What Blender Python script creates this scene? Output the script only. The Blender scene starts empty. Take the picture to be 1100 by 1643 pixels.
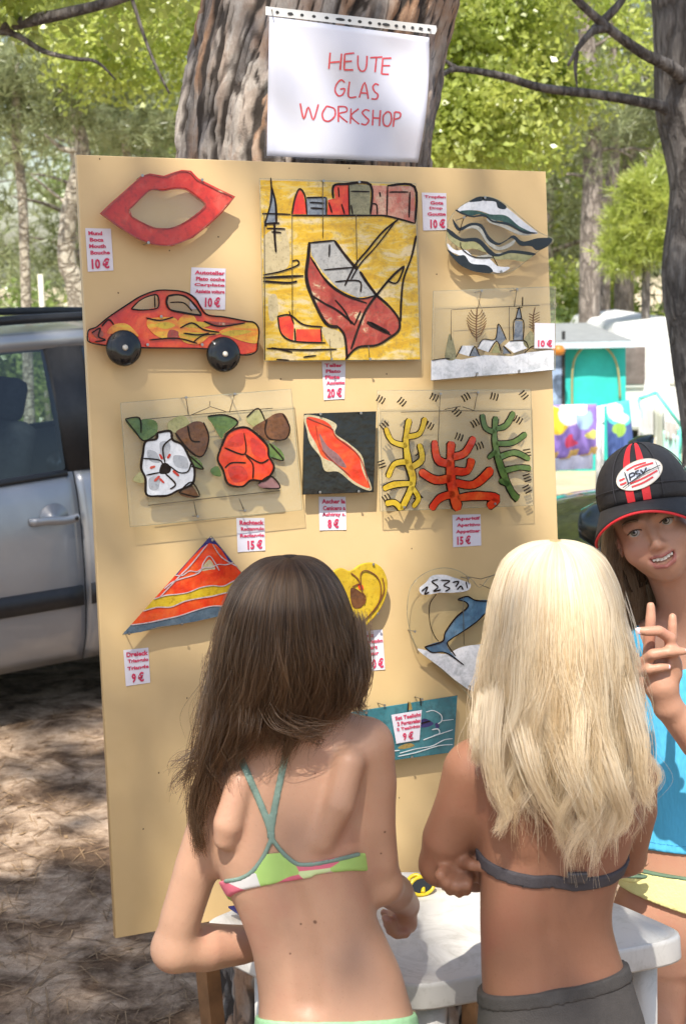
import bpy, bmesh, math, random
import numpy as np
from mathutils import Vector, Matrix
random.seed(7); rng = np.random.default_rng(11)
S = bpy.context.scene
COL = S.collection

# ------------------------------------------------------------------ camera
FPX = 2400.0; PW, PH = 1100.0, 1643.0
CAMPOS = np.array([0.0, 0.0, 1.8])
_pitch = math.atan((821.5 - 430.0) / FPX); _roll = math.radians(1.2)
FW = np.array([0.0, math.cos(_pitch), -math.sin(_pitch)])
_r0 = np.array([1.0, 0, 0]); _u0 = np.cross(_r0, FW)
RT = _r0 * math.cos(_roll) - _u0 * math.sin(_roll)
UP = _u0 * math.cos(_roll) + _r0 * math.sin(_roll)
cam_data = bpy.data.cameras.new('camera'); cam = bpy.data.objects.new('camera', cam_data); COL.objects.link(cam)
cam.matrix_world = Matrix(((RT[0], UP[0], -FW[0], 0), (RT[1], UP[1], -FW[1], 0), (RT[2], UP[2], -FW[2], 1.8), (0, 0, 0, 1)))
cam_data.sensor_fit = 'VERTICAL'; cam_data.sensor_height = 24.0; cam_data.sensor_width = 16.07
cam_data.lens = FPX / PH * 24.0
cam_data.clip_start = 0.05; cam_data.clip_end = 600
cam_data.dof.use_dof = True; cam_data.dof.focus_distance = 2.62; cam_data.dof.aperture_fstop = 6.3
S.camera = cam

# ------------------------------------------------------------------ sky, sun, exposure
SUN = np.array([-0.116, -0.514, 0.848]); SUN /= np.linalg.norm(SUN)
W_ = bpy.data.worlds.new('World'); S.world = W_; W_.use_nodes = True
nt = W_.node_tree; bg = nt.nodes['Background']
sky = nt.nodes.new('ShaderNodeTexSky'); sky.sky_type = 'NISHITA'; sky.sun_disc = False
sky.sun_elevation = math.asin(SUN[2]); sky.sun_rotation = math.atan2(SUN[0], SUN[1])
sky.air_density = 1.2; sky.dust_density = 2.0; sky.ozone_density = 1.0
nt.links.new(sky.outputs[0], bg.inputs[0]); bg.inputs[1].default_value = 0.15
sl = bpy.data.lights.new('sun', 'SUN'); sl.energy = 5.0; sl.angle = math.radians(0.53); sl.color = (1.0, 0.95, 0.86)
so = bpy.data.objects.new('sun', sl); COL.objects.link(so)
so.rotation_euler = Vector(SUN).to_track_quat('Z', 'Y').to_euler(); so.location = (-3, -8, 20)
vs = S.view_settings; vs.view_transform = 'Standard'; vs.look = 'None'; vs.gamma = 1; vs.exposure = 0.55
try: vs.use_curve_mapping = False
except Exception: pass
S.render.engine = 'CYCLES'
cy = S.cycles; cy.use_denoising = True; cy.max_bounces = 8; cy.diffuse_bounces = 4; cy.transparent_max_bounces = 24
cy.glossy_bounces = 3; cy.transmission_bounces = 6; cy.caustics_reflective = False; cy.caustics_refractive = False
cy.sample_clamp_indirect = 6
try: S.cycles_curves.shape = 'RIBBONS'
except Exception: pass
# ------------------------------------------------------------------ helpers
def A(*v): return np.array(v, dtype=float)
def nrm(v): v = np.asarray(v, float); return v / (np.linalg.norm(v) + 1e-12)
def ray(px, py): return FW + RT * ((px - 550) / FPX) - UP * ((py - 821.5) / FPX)
def W(px, py, Y):                       # the point of the world at depth Y (metres north of the camera) seen at that place
    d = ray(px, py); return CAMPOS + d * (Y / d[1])
def WZ(px, py, z):
    d = ray(px, py); return CAMPOS + d * ((z - 1.8) / d[2])
def rpx(px, py, r, Y):                  # a length of r photograph pixels at that depth, in metres
    d = ray(px, py); return r * (Y / d[1]) / FPX
def proj(p):
    q = np.asarray(p) - CAMPOS; d = q @ FW
    return 550 + FPX * (q @ RT) / d, 821.5 - FPX * (q @ UP) / d

def prop(o, label=None, cat=None, group=None, kind=None):
    if label: o['label'] = label
    if cat: o['category'] = cat
    if group: o['group'] = group
    if kind: o['kind'] = kind
    return o
def empty(name, loc, label, cat, group=None):
    o = bpy.data.objects.new(name, None); o.empty_display_size = 0.05; COL.objects.link(o); o.location = loc
    return prop(o, label, cat, group)
def link(name, me, parent=None, mats=None, smooth=True):
    """links mesh data given in WORLD coordinates; under a parent it is moved into the parent's frame"""
    if mats is not None:
        me.materials.clear()
        for m in (mats if isinstance(mats, (list, tuple)) else [mats]): me.materials.append(m)
    if smooth and len(me.polygons): me.polygons.foreach_set('use_smooth', [True] * len(me.polygons))
    o = bpy.data.objects.new(name, me); COL.objects.link(o)
    if parent is not None:
        o.parent = parent
    return o
def base_of(o):                        # world matrix without a depsgraph update
    m = o.matrix_basis.copy()
    p = o.parent
    while p is not None: m = p.matrix_basis @ m; p = p.parent
    return m
class MB:
    def __init__(s): s.v = []; s.f = []; s.m = []; s.n = 0
    def add(s, vs, fs, mi=0):
        n = s.n; vs = [tuple(map(float, v)) for v in vs]
        s.v += vs; s.n += len(vs)
        for f in fs: s.f.append([i + n for i in f]); s.m.append(mi)
        return s
    def box(s, c, sz, R=None, mi=0):
        c = np.asarray(c, float); h = np.asarray(sz, float) / 2; R = np.eye(3) if R is None else R
        vs = [c + R @ (h * A(x, y, z)) for x in (-1, 1) for y in (-1, 1) for z in (-1, 1)]
        return s.add(vs, [(0, 1, 3, 2), (4, 6, 7, 5), (0, 4, 5, 1), (2, 3, 7, 6), (0, 2, 6, 4), (1, 5, 7, 3)], mi)
    def tube(s, pts, rad, n=8, mi=0, flat=1.0, fdir=None):
        pts = [np.asarray(p, float) for p in pts]; k = len(pts)
        if np.isscalar(rad): rad = [rad] * k
        vs = []; prev = None
        for i in range(k):
            t = nrm(pts[min(i + 1, k - 1)] - pts[max(i - 1, 0)])
            a = prev if prev is not None else (A(0, 0, 1) if abs(t[2]) < .9 else A(1, 0, 0))
            if fdir is not None: a = fdir
            b = nrm(np.cross(t, a)); a = np.cross(b, t); prev = a
            for j in range(n):
                th = 2 * math.pi * j / n
                vs.append(pts[i] + rad[i] * (math.cos(th) * a * flat + math.sin(th) * b))
        fs = [(i * n + j, i * n + (j + 1) % n, (i + 1) * n + (j + 1) % n, (i + 1) * n + j) for i in range(k - 1) for j in range(n)]
        fs += [tuple(range(n))[::-1], tuple((k - 1) * n + j for j in range(n))]
        return s.add(vs, fs, mi)
    def lathe(s, c, prof, n=20, R=None, mi=0, close=True):
        c = np.asarray(c, float); R = np.eye(3) if R is None else R
        vs = [c + R @ A(r * math.cos(2 * math.pi * j / n), r * math.sin(2 * math.pi * j / n), z) for r, z in prof for j in range(n)]
        k = len(prof)
        fs = [(i * n + j, i * n + (j + 1) % n, (i + 1) * n + (j + 1) % n, (i + 1) * n + j) for i in range(k - 1) for j in range(n)]
        if close: fs += [tuple(range(n))[::-1], tuple((k - 1) * n + j for j in range(n))]
        return s.add(vs, fs, mi)
    def prism(s, poly, d, mi=0):        # polygon (3-D points) pushed along vector d
        n = len(poly); d = np.asarray(d, float)
        vs = [np.asarray(p, float) for p in poly] + [np.asarray(p, float) + d for p in poly]
        return s.add(vs, [tuple(range(n))[::-1], tuple(range(n, 2 * n))] + [(i, (i + 1) % n, n + (i + 1) % n, n + i) for i in range(n)], mi)
    def quad(s, a, b, c, d, mi=0): return s.add([a, b, c, d], [(0, 1, 2, 3)], mi)
    def mesh(s, name):
        me = bpy.data.meshes.new(name); me.from_pydata(s.v, [], s.f); me.update()
        if any(s.m): me.polygons.foreach_set('material_index', s.m)
        return me
    def build(s, name, mats, parent=None, smooth=False, bevel=0, origin=None):
        me = s.mesh(name)
        if parent is not None: me.transform(base_of(parent).inverted())
        elif origin is not None: me.transform(Matrix.Translation([-float(q) for q in origin]))
        o = link(name, me, parent, mats, smooth)
        if parent is None and origin is not None: o.location = origin
        if bevel:
            b = o.modifiers.new('b', 'BEVEL'); b.width = bevel; b.segments = 2; b.limit_method = 'ANGLE'; b.angle_limit = 0.6
        return o
def np_mesh(name, V, F, mi=None):
    """V (n,3), F (m,4 or 3) arrays to mesh data, fast"""
    V = np.ascontiguousarray(V, np.float32); F = np.ascontiguousarray(F, np.int32)
    me = bpy.data.meshes.new(name); k = F.shape[1]
    me.vertices.add(len(V)); me.vertices.foreach_set('co', V.ravel())
    me.loops.add(F.size); me.loops.foreach_set('vertex_index', F.ravel())
    me.polygons.add(len(F)); me.polygons.foreach_set('loop_start', np.arange(0, F.size, k, dtype=np.int32))
    me.update(calc_edges=True)
    if mi is not None: me.polygons.foreach_set('material_index', np.asarray(mi, np.int32))
    return me

# ---- numpy noise
_perm = np.random.default_rng(3).random((64, 64, 64)).astype(np.float32)
def vnoise(P):
    P = np.asarray(P, float); i = np.floor(P).astype(int); f = P - i; f = f * f * (3 - 2 * f); r = 0
    for dx in (0, 1):
        for dy in (0, 1):
            for dz in (0, 1):
                w = (f[..., 0] if dx else 1 - f[..., 0]) * (f[..., 1] if dy else 1 - f[..., 1]) * (f[..., 2] if dz else 1 - f[..., 2])
                r = r + w * _perm[(i[..., 0] + dx) & 63, (i[..., 1] + dy) & 63, (i[..., 2] + dz) & 63]
    return r
def fbm(P, o=4):
    P = np.asarray(P, float); r = 0; a = .5
    for k in range(o): r = r + a * vnoise(P * 2 ** k + 7.3 * k); a *= .5
    return r
def worley(P):                          # F1, F2 and the id of the nearest cell
    P = np.asarray(P, float); i = np.floor(P).astype(int); f1 = np.full(P.shape[:-1], 9.0); f2 = f1.copy(); cid = np.zeros(P.shape[:-1])
    for dx in (-1, 0, 1):
        for dy in (-1, 0, 1):
            for dz in (-1, 0, 1):
                c = i + np.array([dx, dy, dz]); h = lambda k: _perm[(c[..., 0] + k * 17) & 63, (c[..., 1] + k * 31) & 63, (c[..., 2] + k * 5) & 63]
                q = c + np.stack([h(1), h(2), h(3)], -1); d = np.linalg.norm(q - P, axis=-1)
                nearer = d < f1; f2 = np.where(nearer, f1, np.minimum(f2, d)); cid = np.where(nearer, h(4), cid); f1 = np.where(nearer, d, f1)
    return f1, f2, cid
def smooth01(x, a, b): t = np.clip((x - a) / (b - a), 0, 1); return t * t * (3 - 2 * t)
def catmull(pts, n=6, closed=False):
    P = [np.asarray(p, float) for p in pts]; k = len(P); out = []
    rngi = range(k if closed else k - 1)
    for i in rngi:
        g = (lambda j: P[j % k]) if closed else (lambda j: P[min(max(j, 0), k - 1)])
        a, b, c, d = g(i - 1), g(i), g(i + 1), g(i + 2)
        for j in range(n):
            t = j / n
            out.append(.5 * (2 * b + (c - a) * t + (2 * a - 5 * b + 4 * c - d) * t * t + (3 * b - a - 3 * c + d) * t ** 3))
    if not closed: out.append(P[-1])
    return out

# ---- materials
class NT:
    def __init__(s, name):
        s.m = bpy.data.materials.new(name); s.m.use_nodes = True; s.t = s.m.node_tree; s.b = s.t.nodes['Principled BSDF']; s.out = s.t.nodes['Material Output']
    def n(s, typ, **k):
        o = s.t.nodes.new(typ)
        for a, v in k.items():
            if a.startswith('i_'):
                key = a[2:]; key = int(key) if key.isdigit() else key.replace('_', ' ')
                o.inputs[key].default_value = v
            else: setattr(o, a, v)
        return o
    def l(s, a, b): s.t.links.new(a, b)
    def noise(s, scale, detail=3, rough=.55, vec=None, dist=0):
        o = s.n('ShaderNodeTexNoise'); o.inputs['Scale'].default_value = scale; o.inputs['Detail'].default_value = detail
        o.inputs['Roughness'].default_value = rough; o.inputs['Distortion'].default_value = dist
        if vec is not None: s.l(vec, o.inputs['Vector'])
        return o.outputs['Fac']
    def coord(s, scale=(1, 1, 1), kind='Object', rot=(0, 0, 0)):
        c = s.n('ShaderNodeTexCoord'); mp = s.n('ShaderNodeMapping'); mp.inputs['Scale'].default_value = scale; mp.inputs['Rotation'].default_value = rot
        s.l(c.outputs[kind], mp.inputs['Vector']); return mp.outputs[0]
    def ramp(s, fac, stops, interp='LINEAR'):
        r = s.n('ShaderNodeValToRGB'); cr = r.color_ramp; cr.interpolation = interp
        while len(cr.elements) < len(stops): cr.elements.new(.5)
        for e, (p, c) in zip(cr.elements, stops):
            e.position = p; e.color = (c[0], c[1], c[2], 1) if not np.isscalar(c) else (c, c, c, 1)
        s.l(fac, r.inputs[0]); return r.outputs[0]
    def mix(s, fac, a, b, mode='MIX'):
        m = s.n('ShaderNodeMix', data_type='RGBA', blend_type=mode)
        for sock, v in ((m.inputs[0], fac), (m.inputs[6], a), (m.inputs[7], b)):
            if hasattr(v, 'is_output'): s.l(v, sock)
            else: sock.default_value = v if np.isscalar(v) else (v[0], v[1], v[2], 1)
        return m.outputs[2]
    def bump(s, h, strength=.3, dist=.01):
        b = s.n('ShaderNodeBump'); b.inputs['Strength'].default_value = strength; b.inputs['Distance'].default_value = dist
        s.l(h, b.inputs['Height']); s.l(b.outputs[0], s.b.inputs['Normal'])
    def col(s, c):
        if hasattr(c, 'is_output'): s.l(c, s.b.inputs['Base Color'])
        else: s.b.inputs['Base Color'].default_value = (c[0], c[1], c[2], 1)
        return s
    def set(s, **k):
        for a, v in k.items(): s.b.inputs[a.replace('_', ' ')].default_value = v
        return s
def plain(name, c, rough=.5, var=.12, scale=20, bump=0, metal=0, bscale=None, **k):
    t = NT(name); f = t.noise(scale, 4, .6, t.coord())
    lo = tuple(x * (1 - var) for x in c); hi = tuple(min(1, x * (1 + var)) for x in c)
    t.col(t.ramp(f, [(.3, lo), (.7, hi)])); t.set(Roughness=rough, Metallic=metal, **k)
    if bump: t.bump(t.noise(bscale or scale * 6, 3, .6, t.coord()), bump, .004)
    return t.m
def glassy(name, tint=(.93, .95, .92), gloss=.10, bumpy=0.0, bscale=60, haze=0.0):
    """thin clear glass: mostly see-through with a reflecting surface"""
    t = NT(name); t.t.nodes.remove(t.b)
    tr = t.n('ShaderNodeBsdfTransparent'); tr.inputs[0].default_value = (*tint, 1)
    gl = t.n('ShaderNodeBsdfGlossy'); gl.inputs['Roughness'].default_value = .06
    fr = t.n('ShaderNodeFresnel'); fr.inputs[0].default_value = 1.45
    if bumpy:
        b = t.n('ShaderNodeBump'); b.inputs['Strength'].default_value = bumpy; b.inputs['Distance'].default_value = .004
        t.l(t.noise(bscale, 2, .6, t.coord()), b.inputs['Height']); t.l(b.outputs[0], gl.inputs['Normal']); t.l(b.outputs[0], fr.inputs['Normal'])
    ge = t.n('ShaderNodeNewGeometry'); sb = t.n('ShaderNodeMath', operation='SUBTRACT'); sb.inputs[0].default_value = 1; t.l(ge.outputs['Backfacing'], sb.inputs[1]); ml = t.n('ShaderNodeMath', operation='MULTIPLY'); t.l(fr.outputs[0], ml.inputs[0]); t.l(sb.outputs[0], ml.inputs[1])
    mx = t.n('ShaderNodeMixShader'); t.l(ml.outputs[0], mx.inputs[0]); t.l(tr.outputs[0], mx.inputs[1]); t.l(gl.outputs[0], mx.inputs[2])
    last = mx.outputs[0]
    if haze:
        df = t.n('ShaderNodeBsdfDiffuse'); df.inputs[0].default_value = (.7, .66, .55, 1)
        m2 = t.n('ShaderNodeMixShader'); m2.inputs[0].default_value = haze
        t.l(last, m2.inputs[1]); t.l(df.outputs[0], m2.inputs[2]); last = m2.outputs[0]
    t.l(last, t.out.inputs['Surface']); return t.m
def leafmat(name, c1, c2, trans=.45, scale=2.5):
    t = NT(name); t.t.nodes.remove(t.b)
    col = t.ramp(t.noise(scale, 5, .7, t.coord()), [(.3, c1), (.7, c2)])
    d = t.n('ShaderNodeBsdfDiffuse'); r = t.n('ShaderNodeBsdfTranslucent'); m = t.n('ShaderNodeMixShader'); m.inputs[0].default_value = trans
    t.l(col, d.inputs[0]); t.l(col, r.inputs[0]); t.l(d.outputs[0], m.inputs[1]); t.l(r.outputs[0], m.inputs[2])
    g = t.n('ShaderNodeBsdfGlossy'); g.inputs['Roughness'].default_value = .35; g.inputs[0].default_value = (1, 1, 1, 1)
    m2 = t.n('ShaderNodeMixShader'); m2.inputs[0].default_value = .05; t.l(m.outputs[0], m2.inputs[1]); t.l(g.outputs[0], m2.inputs[2])
    t.l(m2.outputs[0], t.out.inputs['Surface']); return t.m
# ------------------------------------------------------------------ ground
def gz(x, y):
    x = np.asarray(x, float); y = np.asarray(y, float)
    drop = -0.55 * smooth01(y, 8.5, 14.5)
    b = (fbm(np.stack([x * .8, y * .8, x * 0 + 3], -1), 3) - .45) * .05 * smooth01(np.hypot(x, y - 2.3), .8, 3)
    return drop + b
def ground():
    ax = np.unique(np.concatenate([np.linspace(-150, -8, 30), np.linspace(-8, 8, 161), np.linspace(8, 150, 30)]))
    ay = np.unique(np.concatenate([np.linspace(-60, -2, 16), np.linspace(-2, 17, 200), np.linspace(17, 260, 40)]))
    X, Y = np.meshgrid(ax, ay, indexing='ij'); Z = gz(X, Y)
    n, m = X.shape; idx = np.arange(n * m).reshape(n, m)
    F = np.stack([idx[:-1, :-1], idx[1:, :-1], idx[1:, 1:], idx[:-1, 1:]], -1).reshape(-1, 4)
    me = np_mesh('ground', np.stack([X, Y, Z], -1).reshape(-1, 3), F)
    t = NT('sandy_ground'); c = t.coord()
    big = t.noise(.55, 4, .6, c); fine = t.noise(26, 6, .75, c); mid = t.noise(4.5, 5, .65, c, .6)
    sand = t.ramp(fine, [(.25, (.28, .185, .115)), (.5, (.50, .36, .25)), (.75, (.64, .50, .37))])
    litter = t.ramp(fine, [(.25, (.05, .034, .024)), (.55, (.16, .10, .062)), (.8, (.32, .205, .12))])
    col = t.mix(t.ramp(mid, [(.42, 0), (.6, 1)]), sand, litter)
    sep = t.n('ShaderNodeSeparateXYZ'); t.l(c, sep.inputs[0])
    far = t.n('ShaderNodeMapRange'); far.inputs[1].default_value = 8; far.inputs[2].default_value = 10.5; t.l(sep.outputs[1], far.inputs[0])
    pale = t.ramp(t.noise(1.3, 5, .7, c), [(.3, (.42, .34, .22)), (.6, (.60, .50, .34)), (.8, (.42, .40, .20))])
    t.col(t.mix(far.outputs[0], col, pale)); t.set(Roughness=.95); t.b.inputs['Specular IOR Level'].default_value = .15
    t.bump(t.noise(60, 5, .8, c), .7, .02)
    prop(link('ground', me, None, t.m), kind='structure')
ground()
# pine needles and bits of bark lying loose on the sand
def litter():
    N = 6500
    y = rng.uniform(2.3, 6.0, N); x = rng.uniform(-1.7, 1.2, N) * (y / 3.2)
    z = gz(x, y) + .004; th = rng.uniform(0, math.pi, N); L = rng.uniform(.02, .055, N); w = rng.uniform(.0008, .002, N)
    chip = rng.random(N) < .06; L = np.where(chip, rng.uniform(.006, .014, N), L); w = np.where(chip, rng.uniform(.003, .006, N), w)
    d = np.stack([np.cos(th), np.sin(th), rng.uniform(-.12, .25, N)], -1); s = np.stack([-np.sin(th), np.cos(th), 0 * th], -1)
    c = np.stack([x, y, z], -1); L = L[:, None]; w = w[:, None]
    V = np.stack([c - d * L - s * w, c - d * L + s * w, c + d * L + s * w, c + d * L - s * w], 1); V[:, :, 2] = np.maximum(V[:, :, 2], (z - .002)[:, None])
    me = np_mesh('needle_litter', V.reshape(-1, 3), np.arange(4 * N).reshape(N, 4))
    prop(link('needle_litter', me, None, leafmat('dry_needle', (.16, .09, .045), (.40, .27, .15), .1, 30)), 'brown pine needles and bark bits strewn over the sandy ground', 'pine needles', kind='stuff')
litter()

# ------------------------------------------------------------------ bark, trunks, limbs
def barkmat(name, plates, fissure, scale=(7, 7, 2.2), patch=None):
    t = NT(name); c = t.coord(scale)
    v = t.n('ShaderNodeTexVoronoi', feature='DISTANCE_TO_EDGE'); v.inputs['Scale'].default_value = 1.6
    nz = t.n('ShaderNodeTexNoise'); nz.inputs['Scale'].default_value = 2; nz.inputs['Detail'].default_value = 5; t.l(c, nz.inputs['Vector'])
    ad = t.n('ShaderNodeVectorMath', operation='ADD'); t.l(c, ad.inputs[0]); t.l(nz.outputs['Color'], ad.inputs[1]); t.l(ad.outputs[0], v.inputs['Vector'])
    fine = t.noise(9, 6, .7, t.coord((scale[0], scale[1], scale[2] * .5)))
    pl = t.ramp(fine, [(.28, plates[0]), (.5, plates[1]), (.72, plates[2])])
    if patch: pl = t.mix(t.ramp(t.noise(.55, 3, .5, c), [(.52, 0), (.6, 1)]), pl, t.ramp(fine, [(.3, patch[0]), (.7, patch[1])]))
    t.col(t.mix(t.ramp(v.outputs['Distance'], [(.0, .25), (.22, 1)]), fissure, pl)); t.set(Roughness=.9)
    mx = t.n('ShaderNodeMath', operation='ADD'); mul = t.n('ShaderNodeMath', operation='MULTIPLY'); mul.inputs[1].default_value = .5
    t.l(fine, mul.inputs[0]); t.l(t.ramp(v.outputs['Distance'], [(0, 0), (.2, 1)]), mx.inputs[0]); t.l(mul.outputs[0], mx.inputs[1])
    t.bump(mx.outputs[0], .8, .02); return t.m
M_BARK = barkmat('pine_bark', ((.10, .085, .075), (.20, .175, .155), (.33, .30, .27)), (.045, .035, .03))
M_BARKF = barkmat('sunlit_pine_bark', ((.17, .14, .12), (.32, .27, .23), (.46, .40, .35)), (.09, .07, .055))  # the pine bark again, lighter: sunlight put into the colour
M_BARKP = barkmat('pale_bark', ((.28, .24, .18), (.46, .41, .33), (.6, .56, .48)), (.14, .11, .08), (5, 5, 6))
M_TWIG = plain('dark_twig', (.10, .075, .055), .85, .4, 30, .4)

def bent(pts, rad, n=10, k=5, jit=0.0):
    P = catmull(pts, k); R = np.interp(np.linspace(0, len(rad) - 1, len(P)), range(len(rad)), rad)
    if jit: P = [p + rng.normal(0, jit, 3) for p in P]
    return P, list(R)
def leaves(centers, rad, per, size, up=.3, aspect=.55, seed=1, squash=.8):
    """leaf-sized kite faces scattered through clumps"""
    r = np.random.default_rng(seed); C = np.repeat(np.asarray(centers, float), per, 0); N = len(C)
    d = r.normal(size=(N, 3)); d /= np.linalg.norm(d, axis=1)[:, None]; rr = np.repeat(np.broadcast_to(rad, (len(centers),)), per)
    P = C + d * (rr * r.random(N) ** .45)[:, None] * A(1, 1, squash)
    a = r.normal(size=(N, 3)); a[:, 2] -= up; a /= np.linalg.norm(a, axis=1)[:, None]
    b = np.cross(a, r.normal(size=(N, 3))); b /= np.linalg.norm(b, axis=1)[:, None] + 1e-9
    s = (size * r.uniform(.6, 1.3, N))[:, None]; nn = np.cross(a, b) * s * .12
    V = np.stack([P, P + a * s * .5 + b * s * aspect * .5 + nn, P + a * s, P + a * s * .5 - b * s * aspect * .5 + nn], 1)
    return V.reshape(-1, 3), np.arange(4 * N).reshape(N, 4)
def tufts(centers, rad, per, needles, length, width, seed=1, squash=.6):
    """pine foliage: sprays of thin needles"""
    r = np.random.default_rng(seed); C = np.repeat(np.asarray(centers, float), per, 0); N = len(C)
    d = r.normal(size=(N, 3)); d /= np.linalg.norm(d, axis=1)[:, None]; rr = np.repeat(np.broadcast_to(rad, (len(centers),)), per)
    P = C + d * (rr * r.random(N) ** .5)[:, None] * A(1, 1, squash)
    ax = d + A(0, 0, .5) + r.normal(0, .4, (N, 3)); ax /= np.linalg.norm(ax, axis=1)[:, None]
    P = np.repeat(P, needles, 0); ax = np.repeat(ax, needles, 0); M = len(P)
    a = ax * .7 + r.normal(0, .55, (M, 3)); a /= np.linalg.norm(a, axis=1)[:, None]
    b = np.cross(a, r.normal(size=(M, 3))); b /= np.linalg.norm(b, axis=1)[:, None] + 1e-9
    L = (length * r.uniform(.6, 1.2, M))[:, None]; w = width
    V = np.stack([P - b * w, P + b * w, P + a * L + b * w * .3, P + a * L - b * w * .3], 1)
    return V.reshape(-1, 3), np.arange(4 * M).reshape(M, 4)
def clumps(n, c, r, seed, hollow=.35):
    g = np.random.default_rng(seed); d = g.normal(size=(n, 3)); d /= np.linalg.norm(d, axis=1)[:, None]
    return np.asarray(c) + d * (hollow + (1 - hollow) * g.random(n) ** .6)[:, None] * np.asarray(r)

# ------------------------------------------------------------------ the big pine the board leans on
M_BIG = None
def big_pine():
    global M_BIG
    Y0 = 3.30
    path = [(.0, 3.30, -.1), (.0, 3.31, .6), (-.05, 3.36, 1.3), (-.078, 3.38, 2.0), (.008, 3.40, 2.4), (.07, 3.41, 2.7), (.16, 3.45, 3.6), (.30, 3.6, 5.2), (.42, 3.7, 7.5), (.5, 3.8, 10.5)]
    rad = [.32, .29, .255, .242, .25, .255, .25, .23, .19, .10]
    P = np.array(catmull(path, 50)); R = np.interp(np.linspace(0, 9, len(P)), range(10), rad)
    keep = np.concatenate([np.where(P[:, 2] < 3.3)[0], np.where(P[:, 2] >= 3.3)[0][::6]]); P = P[keep]; R = R[keep]
    # finer rings where the camera sees bark close up
    tt = np.arange(len(P)); z = P[:, 2]; zz = np.concatenate([np.arange(-.1, 3.0, .0065), np.arange(3.0, 10.5, .05)])
    P = np.stack([np.interp(zz, z, P[:, i]) for i in range(3)], -1); R = np.interp(zz, z, R)
    n = 260; th = np.linspace(0, 2 * math.pi, n, endpoint=False)
    T, Zg = np.meshgrid(th, zz); Rg = np.repeat(R[:, None], n, 1)
    cyl = np.stack([np.cos(T), np.sin(T), Zg * 0], -1)
    q = np.stack([np.cos(T) * 4.6, np.sin(T) * 4.6, Zg * 2.2 + np.cos(T) * 1.4], -1)
    q = q + (np.stack([fbm(q * 1.3 + 9), fbm(q * 1.3 + 31), fbm(q * 1.3 + 57)], -1) - .47) * 1.1
    f1, f2, cid = worley(q); edge = smooth01(f2 - f1, .02, .11)
    q2 = np.stack([np.cos(T) * 13, np.sin(T) * 13, Zg * 6.5], -1); g1, g2, cid2 = worley(q2 + fbm(q2 * .7)[..., None])
    edge2 = smooth01(g2 - g1, 0, .22)
    fine = fbm(np.stack([np.cos(T) * 16, np.sin(T) * 16, Zg * 22], -1), 4)
    peeled = smooth01(fbm(np.stack([np.cos(T) * 2.1, np.sin(T) * 2.1, Zg * 1.6 + 4], -1), 3), .50, .55)
    lump = fbm(np.stack([np.cos(T) * 1.5, np.sin(T) * 1.5, Zg * 1.4], -1), 2) - .4; fl = worley(np.stack([np.cos(T) * 9, np.sin(T) * 9, Zg * 5.5], -1) + 40 + fbm(q2 * .5)[..., None] * 1.5)[2]
    ter = fbm(np.stack([np.cos(T) * 7, np.sin(T) * 7, Zg * 3.2], -1) + 11, 4); ter = np.floor(ter * 16) / 16; fl = (fl + np.mod(ter * 16 * .37, 1)) / 2
    h = ter * .036 + edge * (.005 + .006 * cid) * (1 - .6 * peeled) + edge2 * (.003 + .004 * fl) * (1 - .6 * peeled) + fine * .014 * (1 - .5 * peeled) + lump * .03
    V = np.repeat(P[:, None, :], n, 1) + cyl * (Rg + h)[..., None]
    k = len(zz); idx = np.arange(k * n).reshape(k, n); j = np.roll(idx, -1, 1)
    F = np.stack([idx[:-1], j[:-1], j[1:], idx[1:]], -1).reshape(-1, 4)
    me = np_mesh('trunk', V.reshape(-1, 3), F)
    for nm, arr in (('plate', cid), ('crack', np.minimum(edge, .25 + .75 * edge2)), ('flake', fl), ('peeled', peeled)):
        a = me.attributes.new(nm, 'FLOAT', 'POINT'); a.data.foreach_set('value', np.ascontiguousarray(arr, np.float32).ravel())
    t = NT('big_pine_bark'); c = t.coord()
    at = lambda nm: t.n('ShaderNodeAttribute', attribute_name=nm).outputs['Fac']
    fn = t.noise(38, 7, .75, t.coord((1, 1, .45))); md = t.noise(7, 4, .6, c)
    grey = t.ramp(fn, [(.28, (.06, .05, .044)), (.5, (.17, .15, .135)), (.74, (.36, .33, .30))])
    tan = t.ramp(fn, [(.25, (.24, .13, .075)), (.55, (.42, .25, .15)), (.8, (.56, .41, .30))])
    pal = t.ramp(fn, [(.25, (.30, .25, .21)), (.6, (.50, .44, .38)), (.8, (.60, .55, .49))])
    col = t.mix(t.ramp(at('plate'), [(.45, 0), (.62, 1)]), grey, pal)
    col = t.mix(t.ramp(at('plate'), [(.78, 0), (.86, 1)]), col, tan)
    col = t.mix(t.ramp(at('flake'), [(.5, 0), (.9, .75)]), col, t.mix(.5, pal, tan)); col = t.mix(t.ramp(at('flake'), [(.05, .7), (.3, 0)]), col, (.13, .105, .09))
    col = t.mix(at('peeled'), col, t.mix(t.ramp(md, [(.4, 0), (.6, 1)]), tan, pal))
    t.col(t.mix(t.ramp(at('crack'), [(.12, 0), (.62, 1)]), (.05, .038, .03), col)); t.set(Roughness=.92); t.bump(fn, .9, .012)
    tree = empty('pine_tree', (-.2, 3.3, 0), 'thick old pine with flaking bark carrying the paper sign and the board', 'tree')
    me.transform(base_of(tree).inverted()); link('trunk', me, tree, t.m)
    # high limbs and crown, above the picture
    b = MB()
    for i in range(9):
        a = i * 2.4; z0 = 5.5 + i * .55; p0 = A(np.interp(z0, zz, P[:, 0]), np.interp(z0, zz, P[:, 1]), z0); e = p0 + A(math.cos(a) * 2.2, math.sin(a) * 2.2, .7)
        b.tube(*bent([p0, (p0 + e) / 2 + A(0, 0, .25), e], [.09, .05, .02], k=4), n=7)
    b.build('limb', M_BARK, tree, True)
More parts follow.
